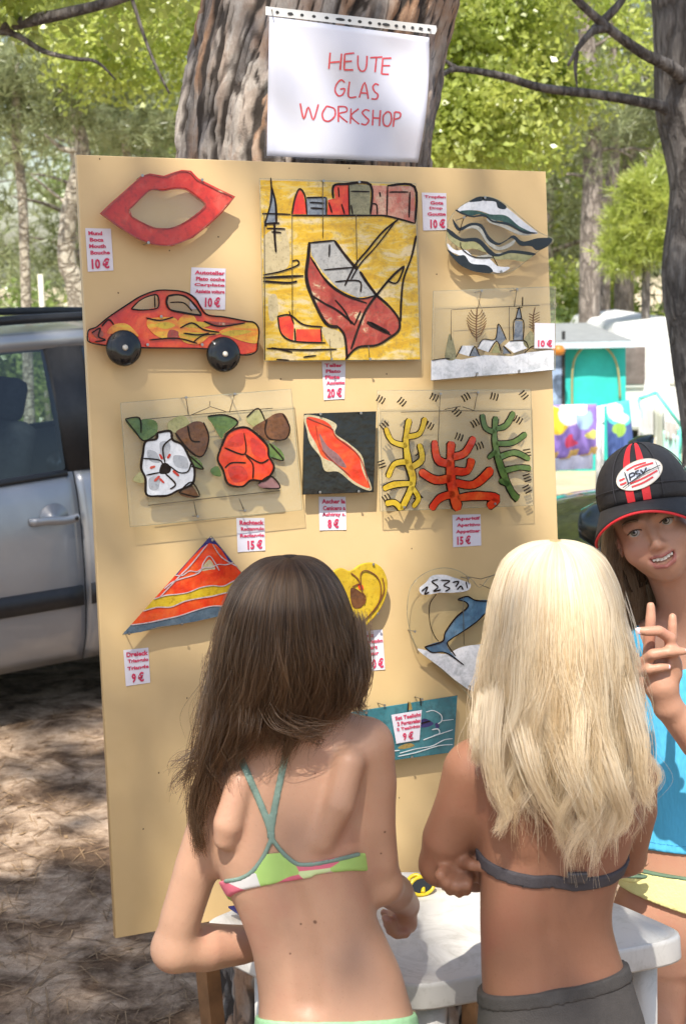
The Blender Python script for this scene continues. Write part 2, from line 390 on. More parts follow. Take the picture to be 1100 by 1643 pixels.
    cl = clumps(60, (.45, 3.9, 9.2), (2.6, 2.4, 2.2), 5); V, F = tufts(cl, .55, 14, 12, .16, .005, 3)
    me = np_mesh('crown', V, F); me.transform(base_of(tree).inverted()); link('crown', me, tree, M_PINE, False)
    return tree
M_PINE = leafmat('pine_needles', (.13, .16, .06), (.33, .36, .17), .4, 1.2)
M_PINEL = leafmat('pale_pine_needles', (.21, .25, .11), (.44, .47, .25), .4, 1.0)
M_LIME = leafmat('lime_leaves', (.30, .40, .06), (.64, .68, .18), .55, 1.7)
M_GREEN = leafmat('green_leaves', (.15, .23, .06), (.42, .50, .16), .5, 1.3)
big_pine()

# ------------------------------------------------------------------ trees of the wood behind
def copy_tree(root, loc, scale, rz, label=None, group=None):
    r = root.copy(); COL.objects.link(r); r.location = loc; r.scale = (scale,) * 3; r.rotation_euler = (0, 0, rz)
    if label: r['label'] = label
    if group: r['group'] = group
    for ch in root.children:
        c = ch.copy(); COL.objects.link(c); c.parent = r
    return r
def make_tree(name, label, cat, loc, trunkpts, trunkrad, crownVF, leaf, bark, group=None, limbs=()):
    """loc is the foot; everything else is given relative to it"""
    t = empty(name, (0, 0, 0), label, cat, group)
    P, R = bent(trunkpts, trunkrad, k=6); b = MB().tube(P, R, 10)
    for pts, rad in limbs: b.tube(*bent(pts, rad, k=5), n=6)
    b.build('trunk', bark, t, True)
    o = link('crown', np_mesh('crown', *crownVF), t, leaf, False)
    t.location = loc
    return t
def floor(x, y): return float(gz(x, y))
def at_px(px, Y): x = float(W(px, 430, Y)[0]); return (x, Y, floor(x, Y) - .03)

G_WOOD = 'trees of the wood behind the camp site'
protos = []
for i in range(4):           # four pines
    h = 8 + i; cl = np.concatenate([clumps(46, (0, 0, h * .66), (1.9, 1.9, h * .34), 20 + i, .25), clumps(16, (0, 0, 2.6), (1.5, 1.5, 1.3), 30 + i, .3)])
    tw = [([(0, 0, z), (math.cos(a) * .8, math.sin(a) * .8, z + .25), (math.cos(a) * 1.6, math.sin(a) * 1.6, z + .35)], [.05, .03, .012]) for z, a in zip(np.linspace(1.8, h * .9, 12), np.arange(12) * 2.3)]
    protos.append(make_tree('pine_tree', 'grey green pine standing in the sunlit wood behind the camp', 'tree', (0, 30, 0),
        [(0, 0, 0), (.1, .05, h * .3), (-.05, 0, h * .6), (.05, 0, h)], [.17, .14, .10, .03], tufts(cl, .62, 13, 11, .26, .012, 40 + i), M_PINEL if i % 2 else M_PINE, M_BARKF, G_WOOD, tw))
for i in range(3):           # three leafy trees
    h = 7 + i; cl = np.concatenate([clumps(60, (0, 0, h * .62), (2.3, 2.3, h * .42), 60 + i, .3)])
    protos.append(make_tree('leafy_tree', 'bright green leafy tree standing in the sunlit wood behind the camp', 'tree', (0, 30, 0),
        [(0, 0, 0), (-.1, .05, h * .3), (.12, 0, h * .6), (0, 0, h * .95)], [.13, .10, .07, .02], leaves(cl, .62, 130, .17, .3, .6, 70 + i), M_GREEN if i != 1 else M_LIME, M_BARKP, G_WOOD))
bush = []
for i in range(3):
    cl = clumps(34, (0, 0, 1.0), (1.35, 1.2, 1.0), 80 + i, .2); cl[:, 2] = np.abs(cl[:, 2])
    bush.append(make_tree('shrub', 'green shrub in the undergrowth at the edge of the wood', 'shrub', (0, 26, 0), [(0, 0, 0), (.05, 0, .5), (0, .05, 1.2)], [.05, .04, .015],
        leaves(cl, .42, 150, .11, .2, .55, 90 + i), [M_GREEN, M_LIME, M_GREEN][i], M_BARK, 'shrubs at the edge of the wood'))
# where they stand: (x px, depth, proto, scale)
spots = []
g = np.random.default_rng(5)
for row, (Y, n) in enumerate(((27, 9), (34, 11), (42, 12), (52, 13))):
    for j in range(n):
        px = -250 + (j + .5 + g.uniform(-.35, .35)) * 1600 / n
        if 25 < px < 105: continue
        spots.append((px, Y + g.uniform(-2.5, 2.5), int(g.integers(0, 7)), g.uniform(.85, 1.2)))
used = set()
for px, Y, k, sc in spots:
    loc = at_px(px, Y)
    if k not in used: used.add(k); o = protos[k]; o.location = loc; o.scale = (sc,) * 3; o.rotation_euler = (0, 0, px)
    else: copy_tree(protos[k], loc, sc, px)
for k in range(7):
    if k not in used: protos[k].location = at_px(300 + 40 * k, 58)
for j in range(17):
    px = -150 + j * 85 + g.uniform(-25, 25); Y = 22 + g.uniform(-2, 3); loc = at_px(px, Y); k = j % 3; sc = g.uniform(.75, 1.25)
    if 870 < px < 1120: Y += 3; loc = at_px(px, Y)
    if j < 3: bush[k].location = loc; bush[k].scale = (sc,) * 3
    else: copy_tree(bush[k], loc, sc, px)

# trees one can tell apart
def rel(pts, base): return [tuple(np.asarray(p) - np.asarray(base)) for p in pts]
# pale slim leafy tree just right of the sign, lime crown on both sides of the big trunk
b0 = at_px(690, 11.5)
cl = np.concatenate([clumps(74, rel([W(800, 60, 11.5)], b0)[0], (1.25, .9, .95), 101, .1), clumps(30, rel([W(760, 200, 11.2)], b0)[0], (.55, .5, .42), 102, .1),
                     clumps(40, rel([W(190, 30, 12.5)], b0)[0], (1.15, .9, .62), 103, .1), clumps(30, rel([W(450, -60, 12)], b0)[0], (1.5, .9, .6), 104, .1),
                     clumps(20, rel([W(850, 150, 12)], b0)[0], (.4, .5, .5), 105, .1)])
make_tree('leafy_tree', 'slim pale barked tree with bright lime leaves just right of the paper sign', 'tree', b0,
    rel([b0, W(694, 300, 11.5), W(708, 200, 11.5), W(738, 75, 11.5), W(750, -60, 11.5), W(700, -300, 11.5)], b0), [.10, .08, .07, .06, .04, .02], leaves(cl, .30, 190, .062, .5, .62, 106), M_LIME, M_BARKP,
    limbs=[(rel([W(738, 75, 11.5), W(600, 0, 12), W(300, 20, 12.5)], b0), [.04, .03, .01]), (rel([W(708, 200, 11.5), W(760, 160, 11.3), W(830, 60, 11.4)], b0), [.03, .02, .01])])
# grey pines left of the trunk
for px, py, Y, sd, lab in ((30, 150, 15, 1, 'grey green pine high above the silver car, at the left edge of the photo'), (205, 175, 17, 2, 'soft grey green pine seen between the board and the big trunk')):
    b0 = at_px(px, Y); c0 = rel([W(px, py, Y)], b0)[0]
    cl = np.concatenate([clumps(46, c0, (.75, .7, .6), 110 + sd, .1), clumps(26, A(*c0) + A(.1, 0, 1.6), (1.2, 1, .9), 113 + sd, .1)])
    make_tree('pine_tree', lab, 'tree', b0, rel([b0, W(px + 8, 350, Y), W(px - 4, 200, Y), W(px, -150, Y)], b0), [.06, .05, .045, .02], tufts(cl, .30, 12, 14, .15, .0065, 120 + sd), M_PINEL, M_BARKP)
# crooked slim tree behind the top left corner of the board
b0 = at_px(128, 13)
cl = np.concatenate([clumps(12, rel([W(110, 165, 13)], b0)[0], (.35, .3, .2), 130, .1), clumps(16, rel([W(140, -60, 13)], b0)[0], (.8, .6, .4), 131, .1)])
make_tree('dead_pine', 'crooked slim pine with bare side branches behind the upper left corner of the board', 'tree', b0,
    rel([b0, W(126, 495, 13), W(108, 420, 13), W(112, 340, 13), W(132, 240, 13), W(122, 180, 13), W(128, 60, 13), W(140, -80, 13)], b0), [.09, .085, .08, .075, .06, .05, .04, .02], tufts(cl, .22, 9, 12, .13, .005, 133), M_PINE, M_BARKP,
    limbs=[(rel([W(134, 238, 13), W(105, 240, 13), W(72, 215, 13)], b0), [.03, .025, .008]), (rel([W(124, 190, 13), W(100, 186, 13), W(84, 192, 13)], b0), [.025, .02, .006]), (rel([W(128, 150, 13), W(108, 140, 13), W(88, 155, 13)], b0), [.02, .015, .006]), (rel([W(112, 330, 13), W(80, 305, 13), W(50, 280, 13)], b0), [.02, .012, .005])])
# tall post of pale wood at the wood's edge
b0 = at_px(65, 20); MB().tube([b0, W(65, 440, 20)], .035, 10).build('post', plain('pale_post', (.62, .58, .48), .8), None, True)
prop(bpy.data.objects['post'], 'pale wooden post among bushes above the silver car roof', 'post')
# right: two pines standing behind the tent, young pine beside them, near trunk at the edge
for (pts, rad, Y, lab, sd) in ((((944, 560), (946, 400), (950, 260), (940, 60), (935, -150)), [.15, .14, .13, .11, .06], 20, 'tall straight pine rising right behind the grey tent roof', 1),
                               (((972, 560), (966, 440), (975, 330), (985, 230), (980, 0)), [.12, .11, .10, .08, .04], 22, 'pine with brown dead twigs just right of the tall straight pine', 2),
                               (((1003, 560), (1000, 470), (1004, 400), (1010, 200)), [.17, .16, .15, .09], 24, 'stout dark pine between the tent roof and the white caravan', 3)):
    b0 = at_px(pts[0][0], Y); b0 = (b0[0], b0[1], floor(b0[0], b0[1]) - .05)
    top = W(pts[-1][0], pts[-1][1], Y)
    cl = np.concatenate([clumps(30, rel([W(pts[2][0] - 10, 190, Y)], b0)[0], (.75, .7, .6), 140 + sd, .2), clumps(34, rel([top], b0)[0], (1.5, 1.2, 1.2), 143 + sd, .2)])
    lim = []
    for q in range(9):
        py = 330 - q * 42; x0 = np.interp(py, [p[1] for p in pts][::-1], [p[0] for p in pts][::-1]); s = (-1) ** q * (40 + 12 * (q % 3))
        lim.append((rel([W(x0, py, Y), W(x0 + s * .5, py - 8, Y), W(x0 + s, py - 22 + 14 * (q % 3), Y)], b0), [.035, .022, .008]))
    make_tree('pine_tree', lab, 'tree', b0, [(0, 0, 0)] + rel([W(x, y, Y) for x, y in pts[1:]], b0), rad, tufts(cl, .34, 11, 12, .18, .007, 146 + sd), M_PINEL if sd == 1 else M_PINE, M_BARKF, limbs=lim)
b0 = at_px(1035, 18)
cl = np.concatenate([clumps(44, rel([W(1035, 330, 18)], b0)[0], (.42, .4, .75), 150, .1), clumps(18, rel([W(1010, 400, 18)], b0)[0], (.4, .4, .3), 151, .1)])
make_tree('young_pine', 'young bright green pine standing above the white caravan', 'tree', b0, rel([b0, W(1036, 400, 18), W(1034, 250, 18)], b0), [.06, .05, .015], tufts(cl, .26, 14, 14, .16, .007, 152), M_LIME, M_BARK)
b0 = at_px(1112, 7.0)
R7 = W(0, 0, 7)
pts = [(1150, 760), (1128, 560), (1112, 440), (1122, 300), (1104, 170), (1100, 60), (1086, -60), (1060, -400)]
cl = np.concatenate([clumps(30, rel([W(1060, -420, 7)], b0)[0], (1.6, 1.4, .9), 160, .2)])
make_tree('pine_tree', 'dark mottled pine trunk at the right edge of the photo, above the black cap', 'tree', b0,
    [(0, 0, 0)] + rel([W(x, y, 7) for x, y in pts], b0), [.19, .17, .155, .15, .14, .155, .15, .13, .07], tufts(cl, .35, 12, 12, .16, .006, 161), M_PINE, M_BARK,
    limbs=[(rel([W(1085, 185, 6.95), W(1050, 168, 6.9), W(960, 152, 6.8), W(870, 141, 6.7), W(800, 121, 6.6), W(730, 111, 6.6), W(704, 126, 6.5)], b0), [.034, .026, .021, .019, .017, .013, .006]),
           (rel([W(735, 112, 6.6), W(718, 100, 6.6), W(706, 92, 6.6)], b0), [.012, .008, .004]),
           (rel([W(1110, 140, 6.95), W(1075, 108, 6.8), W(1030, 85, 6.7), W(975, 45, 6.6), W(925, 0, 6.5), W(880, -50, 6.4)], b0), [.038, .032, .027, .022, .018, .010]),
           (rel([W(975, 45, 6.6), W(950, 50, 6.55), W(928, 75, 6.5), W(910, 106, 6.5)], b0), [.02, .018, .013, .006]),
           (rel([W(952, 48, 6.6), W(985, 15, 6.6), W(1005, -10, 6.6)], b0), [.02, .018, .012]),
           (rel([W(925, 85, 6.5), W(922, 110, 6.5), W(925, 140, 6.5)], b0), [.01, .008, .003])])
# leafy tree out of frame on the left whose dark boughs reach across the top left corner
b0 = at_px(-260, 6.5)
cl = np.concatenate([clumps(26, rel([W(60, -40, 6.5)], b0)[0], (.8, .6, .22), 170, .1), clumps(40, rel([W(-200, -250, 6.5)], b0)[0], (1.2, 1.1, .6), 171, .1)])
make_tree('leafy_tree', 'tree whose dark boughs cross the top left corner above the silver car', 'tree', b0,
    [(0, 0, 0)] + rel([W(-262, 600, 6.5), W(-255, 300, 6.5), W(-250, 90, 6.5), W(-235, -300, 6.5)], b0), [.13, .12, .11, .10, .05], leaves(cl, .2, 85, .055, .5, .62, 172), M_LIME, M_BARK,
    limbs=[(rel([W(-250, 90, 6.5), W(-120, 62, 6.4), W(0, 42, 6.3), W(110, 20, 6.2), W(210, -8, 6.1), W(300, -60, 6.1)], b0), [.045, .036, .028, .023, .018, .008]),
           (rel([W(-120, 66, 6.4), W(-40, 52, 6.3), W(20, 54, 6.3), W(70, 82, 6.3), W(120, 94, 6.2), W(155, 99, 6.2), W(186, 128, 6.2)], b0), [.018, .015, .013, .011, .009, .007, .003]),
           (rel([W(210, -8, 6.1), W(232, 60, 6.1), W(252, 110, 6.1), W(272, 150, 6.1)], b0), [.008, .007, .006, .004])])

# pines behind the photographer: nothing of them is in the picture but the broken shade they throw, and their leaves are placed for it
SA = nrm(np.cross(SUN, A(0, 0, 1))); SB = np.cross(SA, SUN)   # two axes across the sunlight
def ab(p): p = np.asarray(p, float); return p @ SA, p @ SB
def canopy():
    r = np.random.default_rng(77)
    corners = [A(x, y, z) for x in (-3.2, 2.4) for y in (1.2, 7.2) for z in (0, 2.0)]
    ca = [ab(c) for c in corners]; a0, a1 = min(c[0] for c in ca), max(c[0] for c in ca); b0, b1 = min(c[1] for c in ca), max(c[1] for c in ca)
    N = 52000
    a = r.uniform(a0, a1, N); b = r.uniform(b0, b1, N); t = r.uniform(9.0, 12.5, N)
    base = fbm(np.stack([a * 2.2, b * 2.2, a * 0 + 1.5], -1), 3)                 # lumpy boughs with gaps
    dens = .08 + .9 * smooth01(base, .40, .58)
    for px, py, Y, rad, keep in LIGHT:                                          # leaf density shaped to drop sun (low keep) or shade (high keep) on chosen spots
        p = ab(W(px, py, Y)); d = np.hypot(a - p[0], b - p[1])
        w = 1 - smooth01(d, rad * .8, rad * 1.25)
        dens = dens * (1 - w) + w * keep
    k = r.random(N) < dens * .36
    a, b, t = a[k], b[k], t[k]
    C = a[:, None] * SA + b[:, None] * SB + t[:, None] * SUN
    M = len(C); d1 = r.normal(size=(M, 3)); d1 -= (d1 @ SUN)[:, None] * SUN * .8; d1 /= np.linalg.norm(d1, axis=1)[:, None]
    d2 = np.cross(d1, SUN + r.normal(0, .3, (M, 3))); d2 /= np.linalg.norm(d2, axis=1)[:, None]
    s = r.uniform(.045, .085, M)[:, None]
    V = np.stack([C - d1 * s, C + d2 * s * .6, C + d1 * s, C - d2 * s * .6], 1).reshape(-1, 3)
    foot = A(-2.6, -4.6, 0)
    t_ = empty('pine_tree', foot, 'unseen tall pine behind the photographer, its crown shaped to dapple the board', 'tree')
    me = np_mesh('crown', V, np.arange(4 * M).reshape(M, 4)); me.transform(base_of(t_).inverted()); link('crown', me, t_, M_PINE, False)
    m = MB().tube(*bent([foot + A(0, 0, -.1), foot + A(.1, 0, 3), foot + A(.3, .2, 6), foot + A(.6, .8, 9), foot + A(.9, 1.2, 11)], [.24, .2, .17, .12, .04], k=5), n=12)
    for i in range(7):
        z = 6.8 + i * .55; e = A(-1.6 + r.uniform(-1.6, 1.8), -1.8 + r.uniform(-2, 1.8), 9.0 + r.uniform(-.6, 1)); st = foot + A(.35 + (z - 6) * .1, .3 + (z - 6) * .2, z)
        m.tube(*bent([st, (st + e) / 2 + A(0, 0, .3), e], [.06, .04, .012], k=4), n=6)
    m.build('trunk', M_BARK, t_, True)
LIGHT = [  # spots to light or shade: px, py, depth, radius, leaf density
    (90, 1500, 3.4, .62, 1.7), (60, 1380, 4.0, .55, 1.7), (-60, 1480, 3.6, .6, 1.6), (200, 1580, 3.1, .4, 1.5), (60, 930, 5.95, .42, 1.7), (30, 700, 5.95, .3, .9), (140, 900, 5.9, .3, 1.5),
    (885, 960, 2.05, .15, .0), (880, 1100, 2.02, .13, .12), (960, 1100, 2.05, .1, .1), (840, 1225, 2.02, .06, .05), (755, 1215, 2.07, .04, .05),
    (950, 1505, 2.04, .055, .0), (690, 1510, 2.36, .09, .0), (725, 1580, 2.2, .06, .0), (1070, 1300, 2.6, .15, .0), (1050, 1060, 2.45, .09, .1), (1050, 1500, 2.5, .05, .1),
    (400, 275, 2.7, .10, .1), (700, 290, 2.8, .12, .25), (330, 640, 2.65, .10, .25), (300, 250, 3.05, .25, .35), (650, 1330, 2.6, .07, .1),
    (860, 1400, 2.0, .10, .75), (870, 1330, 2.0, .10, .5), (470, 1000, 2.05, .12, .55), (500, 1300, 2.05, .14, .45), (310, 1430, 2.12, .11, .04), (425, 1270, 2.03, .075, .04), (350, 1300, 2.06, .05, .1), (585, 1210, 2.07, .05, .35), (470, 1440, 2.03, .05, .2), (240, 1400, 2.6, .12, .2),
    (50, 1170, 4.85, .20, .0), (140, 1195, 4.65, .20, .0), (30, 1250, 4.35, .22, .0), (150, 1268, 4.25, .20, .0), (90, 1215, 4.5, .05, 1.2), (90, 1440, 3.6, .14, .05), (150, 1590, 3.2, .15, .1), (60, 1350, 4.0, .2, 1.6), (60, 1510, 3.4, .22, 1.6), (120, 1120, 5.0, .22, 1.6),
    (610, 1590, 2.2, .10, .98), (790, 1600, 2.2, .07, .9), (1050, 1480, 2.42, .07, .8), (185, 900, 2.63, .16, .32), (235, 1330, 2.58, .14, .15), (1060, 880, 2.6, .1, .55), (1040, 760, 2.6, .08, .35)]
canopy()
# ------------------------------------------------------------------ tent trailer, caravan, laundry
GZ = -.55
M_WHITE = plain('white_paint', (.78, .78, .76), .45, .05, 6)
M_GREYC = plain('grey_canvas', (.24, .25, .25), .8, .1, 8, .2)
M_TEAL = plain('turquoise_canvas', (.03, .50, .45), .75, .1, 7, .2)
M_WINDOW = plain('caravan_window', (.17, .14, .13), .15, .3, 8)
M_DARKR = plain('dark_rubber', (.02, .02, .02), .6, .2, 30)
M_TUBEY = plain('cream_tube', (.34, .31, .14), .5, .05, 9)
M_TUBEW = plain('white_tube', (.8, .8, .78), .4, .05, 9)
M_TUBET = plain('turquoise_tube', (.12, .62, .52), .4, .05, 9)
M_ORANGE = plain('orange_plastic', (.48, .17, .02), .4, .1, 9)
def camp():
    f = lambda px, py, Y=17: W(px, py, Y)
    Y = 17.0
    t = empty('awning_tent', (f(940, 740)[0], Y, GZ), 'turquoise awning tent with a grey roof behind the hanging towels', 'tent')
    xl, xr = f(770, 700)[0], f(1001, 700)[0]; zt = f(940, 547)[2]; zr = f(940, 518)[2]
    m = MB(); P = []                                     # front wall, gently bellied canvas
    nx, nz = 24, 12
    for j in range(nz + 1):
        for i in range(nx + 1):
            u, v = i / nx, j / nz
            P.append((xl + (xr - xl) * u, Y - .05 * math.sin(math.pi * v) - .03 * math.sin(u * 19) * (1 - v), GZ + (zt - GZ) * v))
    m.add(P, [(j * (nx + 1) + i, j * (nx + 1) + i + 1, (j + 1) * (nx + 1) + i + 1, (j + 1) * (nx + 1) + i) for j in range(nz) for i in range(nx)])
    m.build('front_panel', M_TEAL, t, True)
    for xs in (xl, xr): MB().quad((xs, Y, GZ), (xs, Y + 2.2, GZ), (xs, Y + 2.2, zt), (xs, Y, zt)).build('side_panel', M_TEAL, t)
    r = MB(); a, b, c, d = A(xl - .1, Y - .22, zt - .02), A(xr + .03, Y - .22, zt - .02), A(xr - .25, Y + 1.2, zr - .08), A(xl - .1, Y + 1.2, zr - .08)
    r.prism([a, b, c, d], (0, 0, .035)); r.prism([d, c, A(xr, Y + 2.5, zt), A(xl, Y + 2.5, zt)], (0, 0, .035)); r.build('roof', M_GREYC, t)
    MB().box(((xl + xr) / 2, Y - .23, zt - .035), (xr - xl + .12, .02, .07)).build('valance', plain('pale_blue_edge', (.5, .6, .66), .8), t)
    MB().tube(catmull([f(917, 660, Y - .09), f(918, 590, Y - .09), f(930, 562, Y - .09), f(952, 550, Y - .09), f(976, 562, Y - .09), f(990, 590, Y - .09), f(994, 640, Y - .09)], 5), .013, 8).build('door_zip', M_TUBEY, t, True)
    MB().box(f(903, 610, Y - .1), (.035, .03, 1.1)).build('pole', M_DARKR, t)
    MB().box(f(886, 610, Y - .09), (.2, .02, .62)).build('curtain', plain('blue_curtain', (.25, .33, .48), .8, .5, 12), t)
    MB().lathe(f(895, 562, Y - .35), [(.0, -.06), (.06, -.05), (.08, 0), (.05, .05), (0, .06)], 12).build('lantern', M_ORANGE, None, True, origin=f(895, 562, Y - .35))
    prop(bpy.data.objects['lantern'], 'small orange lantern hanging under the grey tent roof', 'lantern')
    # caravan
    Y = 17.6
    t = empty('caravan', (f(1060, 740, Y)[0], Y, GZ), 'white caravan with a grey window beside the turquoise tent', 'caravan')
    z0, z1 = GZ + .38, f(1045, 511, Y)[2]; x0, x1 = f(988, 600, Y)[0], f(1094, 600, Y)[0]
    sec = [(x0, z0), (x1 - .05, z0), (x1, z0 + .3), (x1 + .03, z1 - .35), (x1 - .03, z1 - .05), (x1 - .12, z1 + .01), (x0 + .3, z1 - .03), (x0 + .05, z1 - .06), (x0 - .02, z1 - .2), (x0 - .04, z0 + .4)]
    MB().prism([(x, Y, z) for x, z in sec], (0, 3.6, 0)).build('body', M_WHITE, t, False, .05)
    wa, wb = f(1000, 617, Y - .02), f(1034, 556, Y - .02)
    w = MB().box((wa + wb) / 2, (wb[0] - wa[0] + .08, .03, wb[2] - wa[2] + .08)).build('window_frame', M_TUBEW, t, False, .015)
    MB().box((wa + wb) / 2 + A(0, -.02, 0), (wb[0] - wa[0], .02, wb[2] - wa[2])).build('window', M_WINDOW, t, False, .01)
    MB().box(((x0 + x1) / 2, Y - .012, f(0, 640, Y)[2] + .03), (x1 - x0, .02, .035)).build('trim_strip', plain('cream_trim', (.6, .58, .5), .5), t)
    for sx in (x0 + .18, ):
        MB().lathe((sx, Y + 1.6, GZ + .22), [(.0, -.08), (.2, -.09), (.24, -.05), (.24, .05), (.2, .09), (0, .08)], 20, np.array([[0, 0, 1], [0, 1, 0], [-1, 0, 0]], float)).build('wheel', M_DARKR, t, True)
    MB().box(((x0 + x1) / 2, Y + 1.8, z0 - .07), (x1 - x0 - .2, 3.0, .14)).build('chassis', M_DARKR, t)
    for q in (.08, 3.4):
        MB().box(((x0 + x1) / 2, Y + q, (z0 + GZ) / 2 - .02), (.06, .06, z0 - GZ)).build('steady_leg', M_DARKR, t)
    # awning cloth hanging slack from the caravan
    t = MB(); pts = []
    for j in range(9):
        for i in range(9):
            u, v = i / 8, j / 8; top = f(1040 + 8 * u, 560 - 20 * u, 16.9); bot = f(1022 + 78 * u, 700 + 0 * u, 16.4)
            p = top + (bot - top) * v + A(0, .06 * math.sin(u * 16) * v, 0); pts.append(p)
    t.add(pts, [(j * 9 + i, j * 9 + i + 1, j * 9 + i + 10, j * 9 + i + 9) for j in range(8) for i in range(8)])
    o = t.build('awning_cloth', plain('white_canvas', (.52, .51, .49), .8, .08, 8, .1), None, True, origin=(f(1050, 640, 16.7)[0], 16.7, GZ))
    o.modifiers.new('s', 'SOLIDIFY').thickness = .01
    prop(o, 'slack white awning cloth hanging down the front of the white caravan', 'awning')
    # clothes airer
    Y = 15.6
    t = empty('clothes_airer', (f(1060, 735, Y)[0], Y, GZ), 'turquoise framed clothes airer with pale washing beside the towels', 'clothes airer')
    fr = MB(); q = lambda px, py, dy=0: f(px, py, Y + dy)
    for pa, pb in (((1024, 640), (1052, 630)), ((1052, 630), (1092, 684)), ((1024, 640), (1040, 720)), ((1092, 684), (1090, 726)), ((1040, 720), (1090, 726))):
        fr.tube([q(*pa), q(*pb)], .018, 7)
    for sx, sy in ((1030, 0), (1088, 0), (1030, .5), (1088, .5)): MB().tube([q(sx, 690, sy), A(q(sx + 4, 740, sy)[0], Y + sy, GZ - .02)], .014, 7).build('leg', M_TUBET, t, True)
    fr.build('frame', M_TUBET, t, True)
    for k, (xa, xb, ya, yb, c) in enumerate(((1026, 1048, 645, 700, (.55, .56, .55)), (1048, 1064, 652, 730, (.40, .42, .36)), (1062, 1088, 690, 735, (.45, .72, .66)), (1030, 1052, 700, 738, (.58, .56, .54)), (1066, 1084, 672, 704, (.5, .48, .46)))):
        g = MB(); n = 7; pts = [q(xa + (xb - xa) * i / n, ya + (yb - ya) * j / n + (xa % 7) * i / n * 2, -.03 - .01 * k + .03 * math.sin(i * 1.9 + k)) for j in range(n + 1) for i in range(n + 1)]
        g.add(pts, [(j * (n + 1) + i, j * (n + 1) + i + 1, (j + 1) * (n + 1) + i + 1, (j + 1) * (n + 1) + i) for j in range(n) for i in range(n)])
        o = g.build('washing', plain('washing_cloth', c, .9, .12, 5), None, True, origin=q((xa + xb) / 2, ya)); o.modifiers.new('s', 'SOLIDIFY').thickness = .006
        prop(o, ['white cloth at the left end of the turquoise airer', 'grey green cloth hanging second from the left on the airer', 'pale turquoise cloth low on the right of the airer', 'white cloth hanging low at the left of the airer', 'small white cloth high on the right of the airer'][k], 'laundry', 'washing on the turquoise airer')
    # washing line with towels
    Y = 14.6; q = lambda px, py, dy=0: f(px, py, Y + dy)
    gy = floor(0, Y)
    t = empty('washing_line', (q(960, 750)[0], Y, gy), 'white washing line posts carrying bright towels in front of the tent', 'washing line')
    for px in (960, 970, 850):
        p = q(px, 652); MB().tube([A(p[0], Y + (.12 if px == 970 else 0), gy - .05), A(p[0], Y + (.12 if px == 970 else 0), p[2])], .028 if px == 960 else .012, 10).build('post', M_TUBEW, t, True)
    MB().tube([q(840, 654), q(960, 653), q(1016, 641)], .008, 6).build('line', M_TUBEW, t, True)
    def towel(poly, mat, label):
        (xa, ya), (xb, yb), (xc, yc), (xd, yd) = poly; n = 14; pts = []
        for j in range(n + 1):
            for i in range(n + 1):
                u, v = i / n, j / n
                pts.append(q((xa * (1 - u) + xb * u) * (1 - v) + (xd * (1 - u) + xc * u) * v, (ya * (1 - u) + yb * u) * (1 - v) + (yd * (1 - u) + yc * u) * v, -.02 + .035 * math.sin(u * 14 + v) * v))
        o = MB().add(pts, [(j * (n + 1) + i, j * (n + 1) + i + 1, (j + 1) * (n + 1) + i + 1, (j + 1) * (n + 1) + i) for j in range(n) for i in range(n)]).build('towel', mat, None, True, origin=q(xa, ya))
        o.modifiers.new('s', 'SOLIDIFY').thickness = .012
        prop(o, label, 'towel', 'towels on the washing line')
    def spots_mat(name, base, sp):       # beach towel print: blobs of colour at fixed places on the towel
        t = NT(name); c = t.coord(); col = base
        for (x, z, r, cc) in sp:
            m = t.n('ShaderNodeVectorMath', operation='DISTANCE'); nz = t.n('ShaderNodeTexNoise'); nz.inputs['Scale'].default_value = 7; t.l(c, nz.inputs['Vector'])
            ad = t.n('ShaderNodeVectorMath', operation='MULTIPLY_ADD'); ad.inputs[1].default_value = (.14,) * 3; t.l(nz.outputs['Color'], ad.inputs[0]); t.l(c, ad.inputs[2])
            mk = t.n('ShaderNodeVectorMath', operation='MULTIPLY'); mk.inputs[1].default_value = (1, 0, 1); t.l(ad.outputs[0], mk.inputs[0])
            t.l(mk.outputs[0], m.inputs[0]); m.inputs[1].default_value = (x + .07, 0, z + .07)
            lt = t.n('ShaderNodeMath', operation='LESS_THAN'); lt.inputs[1].default_value = r; t.l(m.outputs['Value'], lt.inputs[0])
            col = t.mix(lt.outputs[0], col, cc)
        t.col(col); t.set(Roughness=.9); return t.m
    s = 1 / 2400 * 14.7
    sp = lambda lst: [((x) * s, -(y) * s, r * s, c) for x, y, r, c in lst]
    towel([(884, 650), (956, 648), (958, 725), (885, 738)], spots_mat('flower_towel', (.30, .20, .58), sp([(5, 25, 22, (.85, .60, .05)), (28, 14, 18, (.78, .66, .70)), (50, 22, 13, (.35, .50, .80)), (30, 58, 9, (.75, .08, .16)), (62, 50, 9, (.80, .72, .20)), (45, 8, 9, (.8, .75, .78)), (10, 78, 16, (.30, .2, .6))])), 'purple towel with yellow, red and white flowers on the washing line')
    towel([(886, 736), (950, 727), (950, 752), (888, 755)], plain('lilac_cloth', (.62, .62, .80), .9, .1, 6), 'pale lilac cloth hanging below the purple flowered towel')
    towel([(886, 726), (957, 716), (958, 727), (886, 739)], plain('orange_hem_cloth', (.66, .42, .14), .9, .1, 6), 'narrow ochre hem cloth along the foot of the purple towel')
    towel([(972, 650), (1008, 641), (1016, 720), (974, 736)], spots_mat('fish_towel', (.07, .12, .33), sp([(18, 8, 26, (.10, .60, .55)), (14, 12, 14, (.72, .80, .80)), (20, 40, 12, (.32, .52, .10)), (24, 20, 9, (.70, .80, .78))])), 'turquoise and navy towel with a green leaf to the right of the white post')
    MB().box(A(q(1000, 735)[0] + .1, Y + .6, gy + .15), (.42, .4, .36)).build('storage_box', plain('dark_box', (.04, .05, .07), .5), None, False, .03, origin=A(q(1000, 735)[0] + .1, Y + .6, gy))
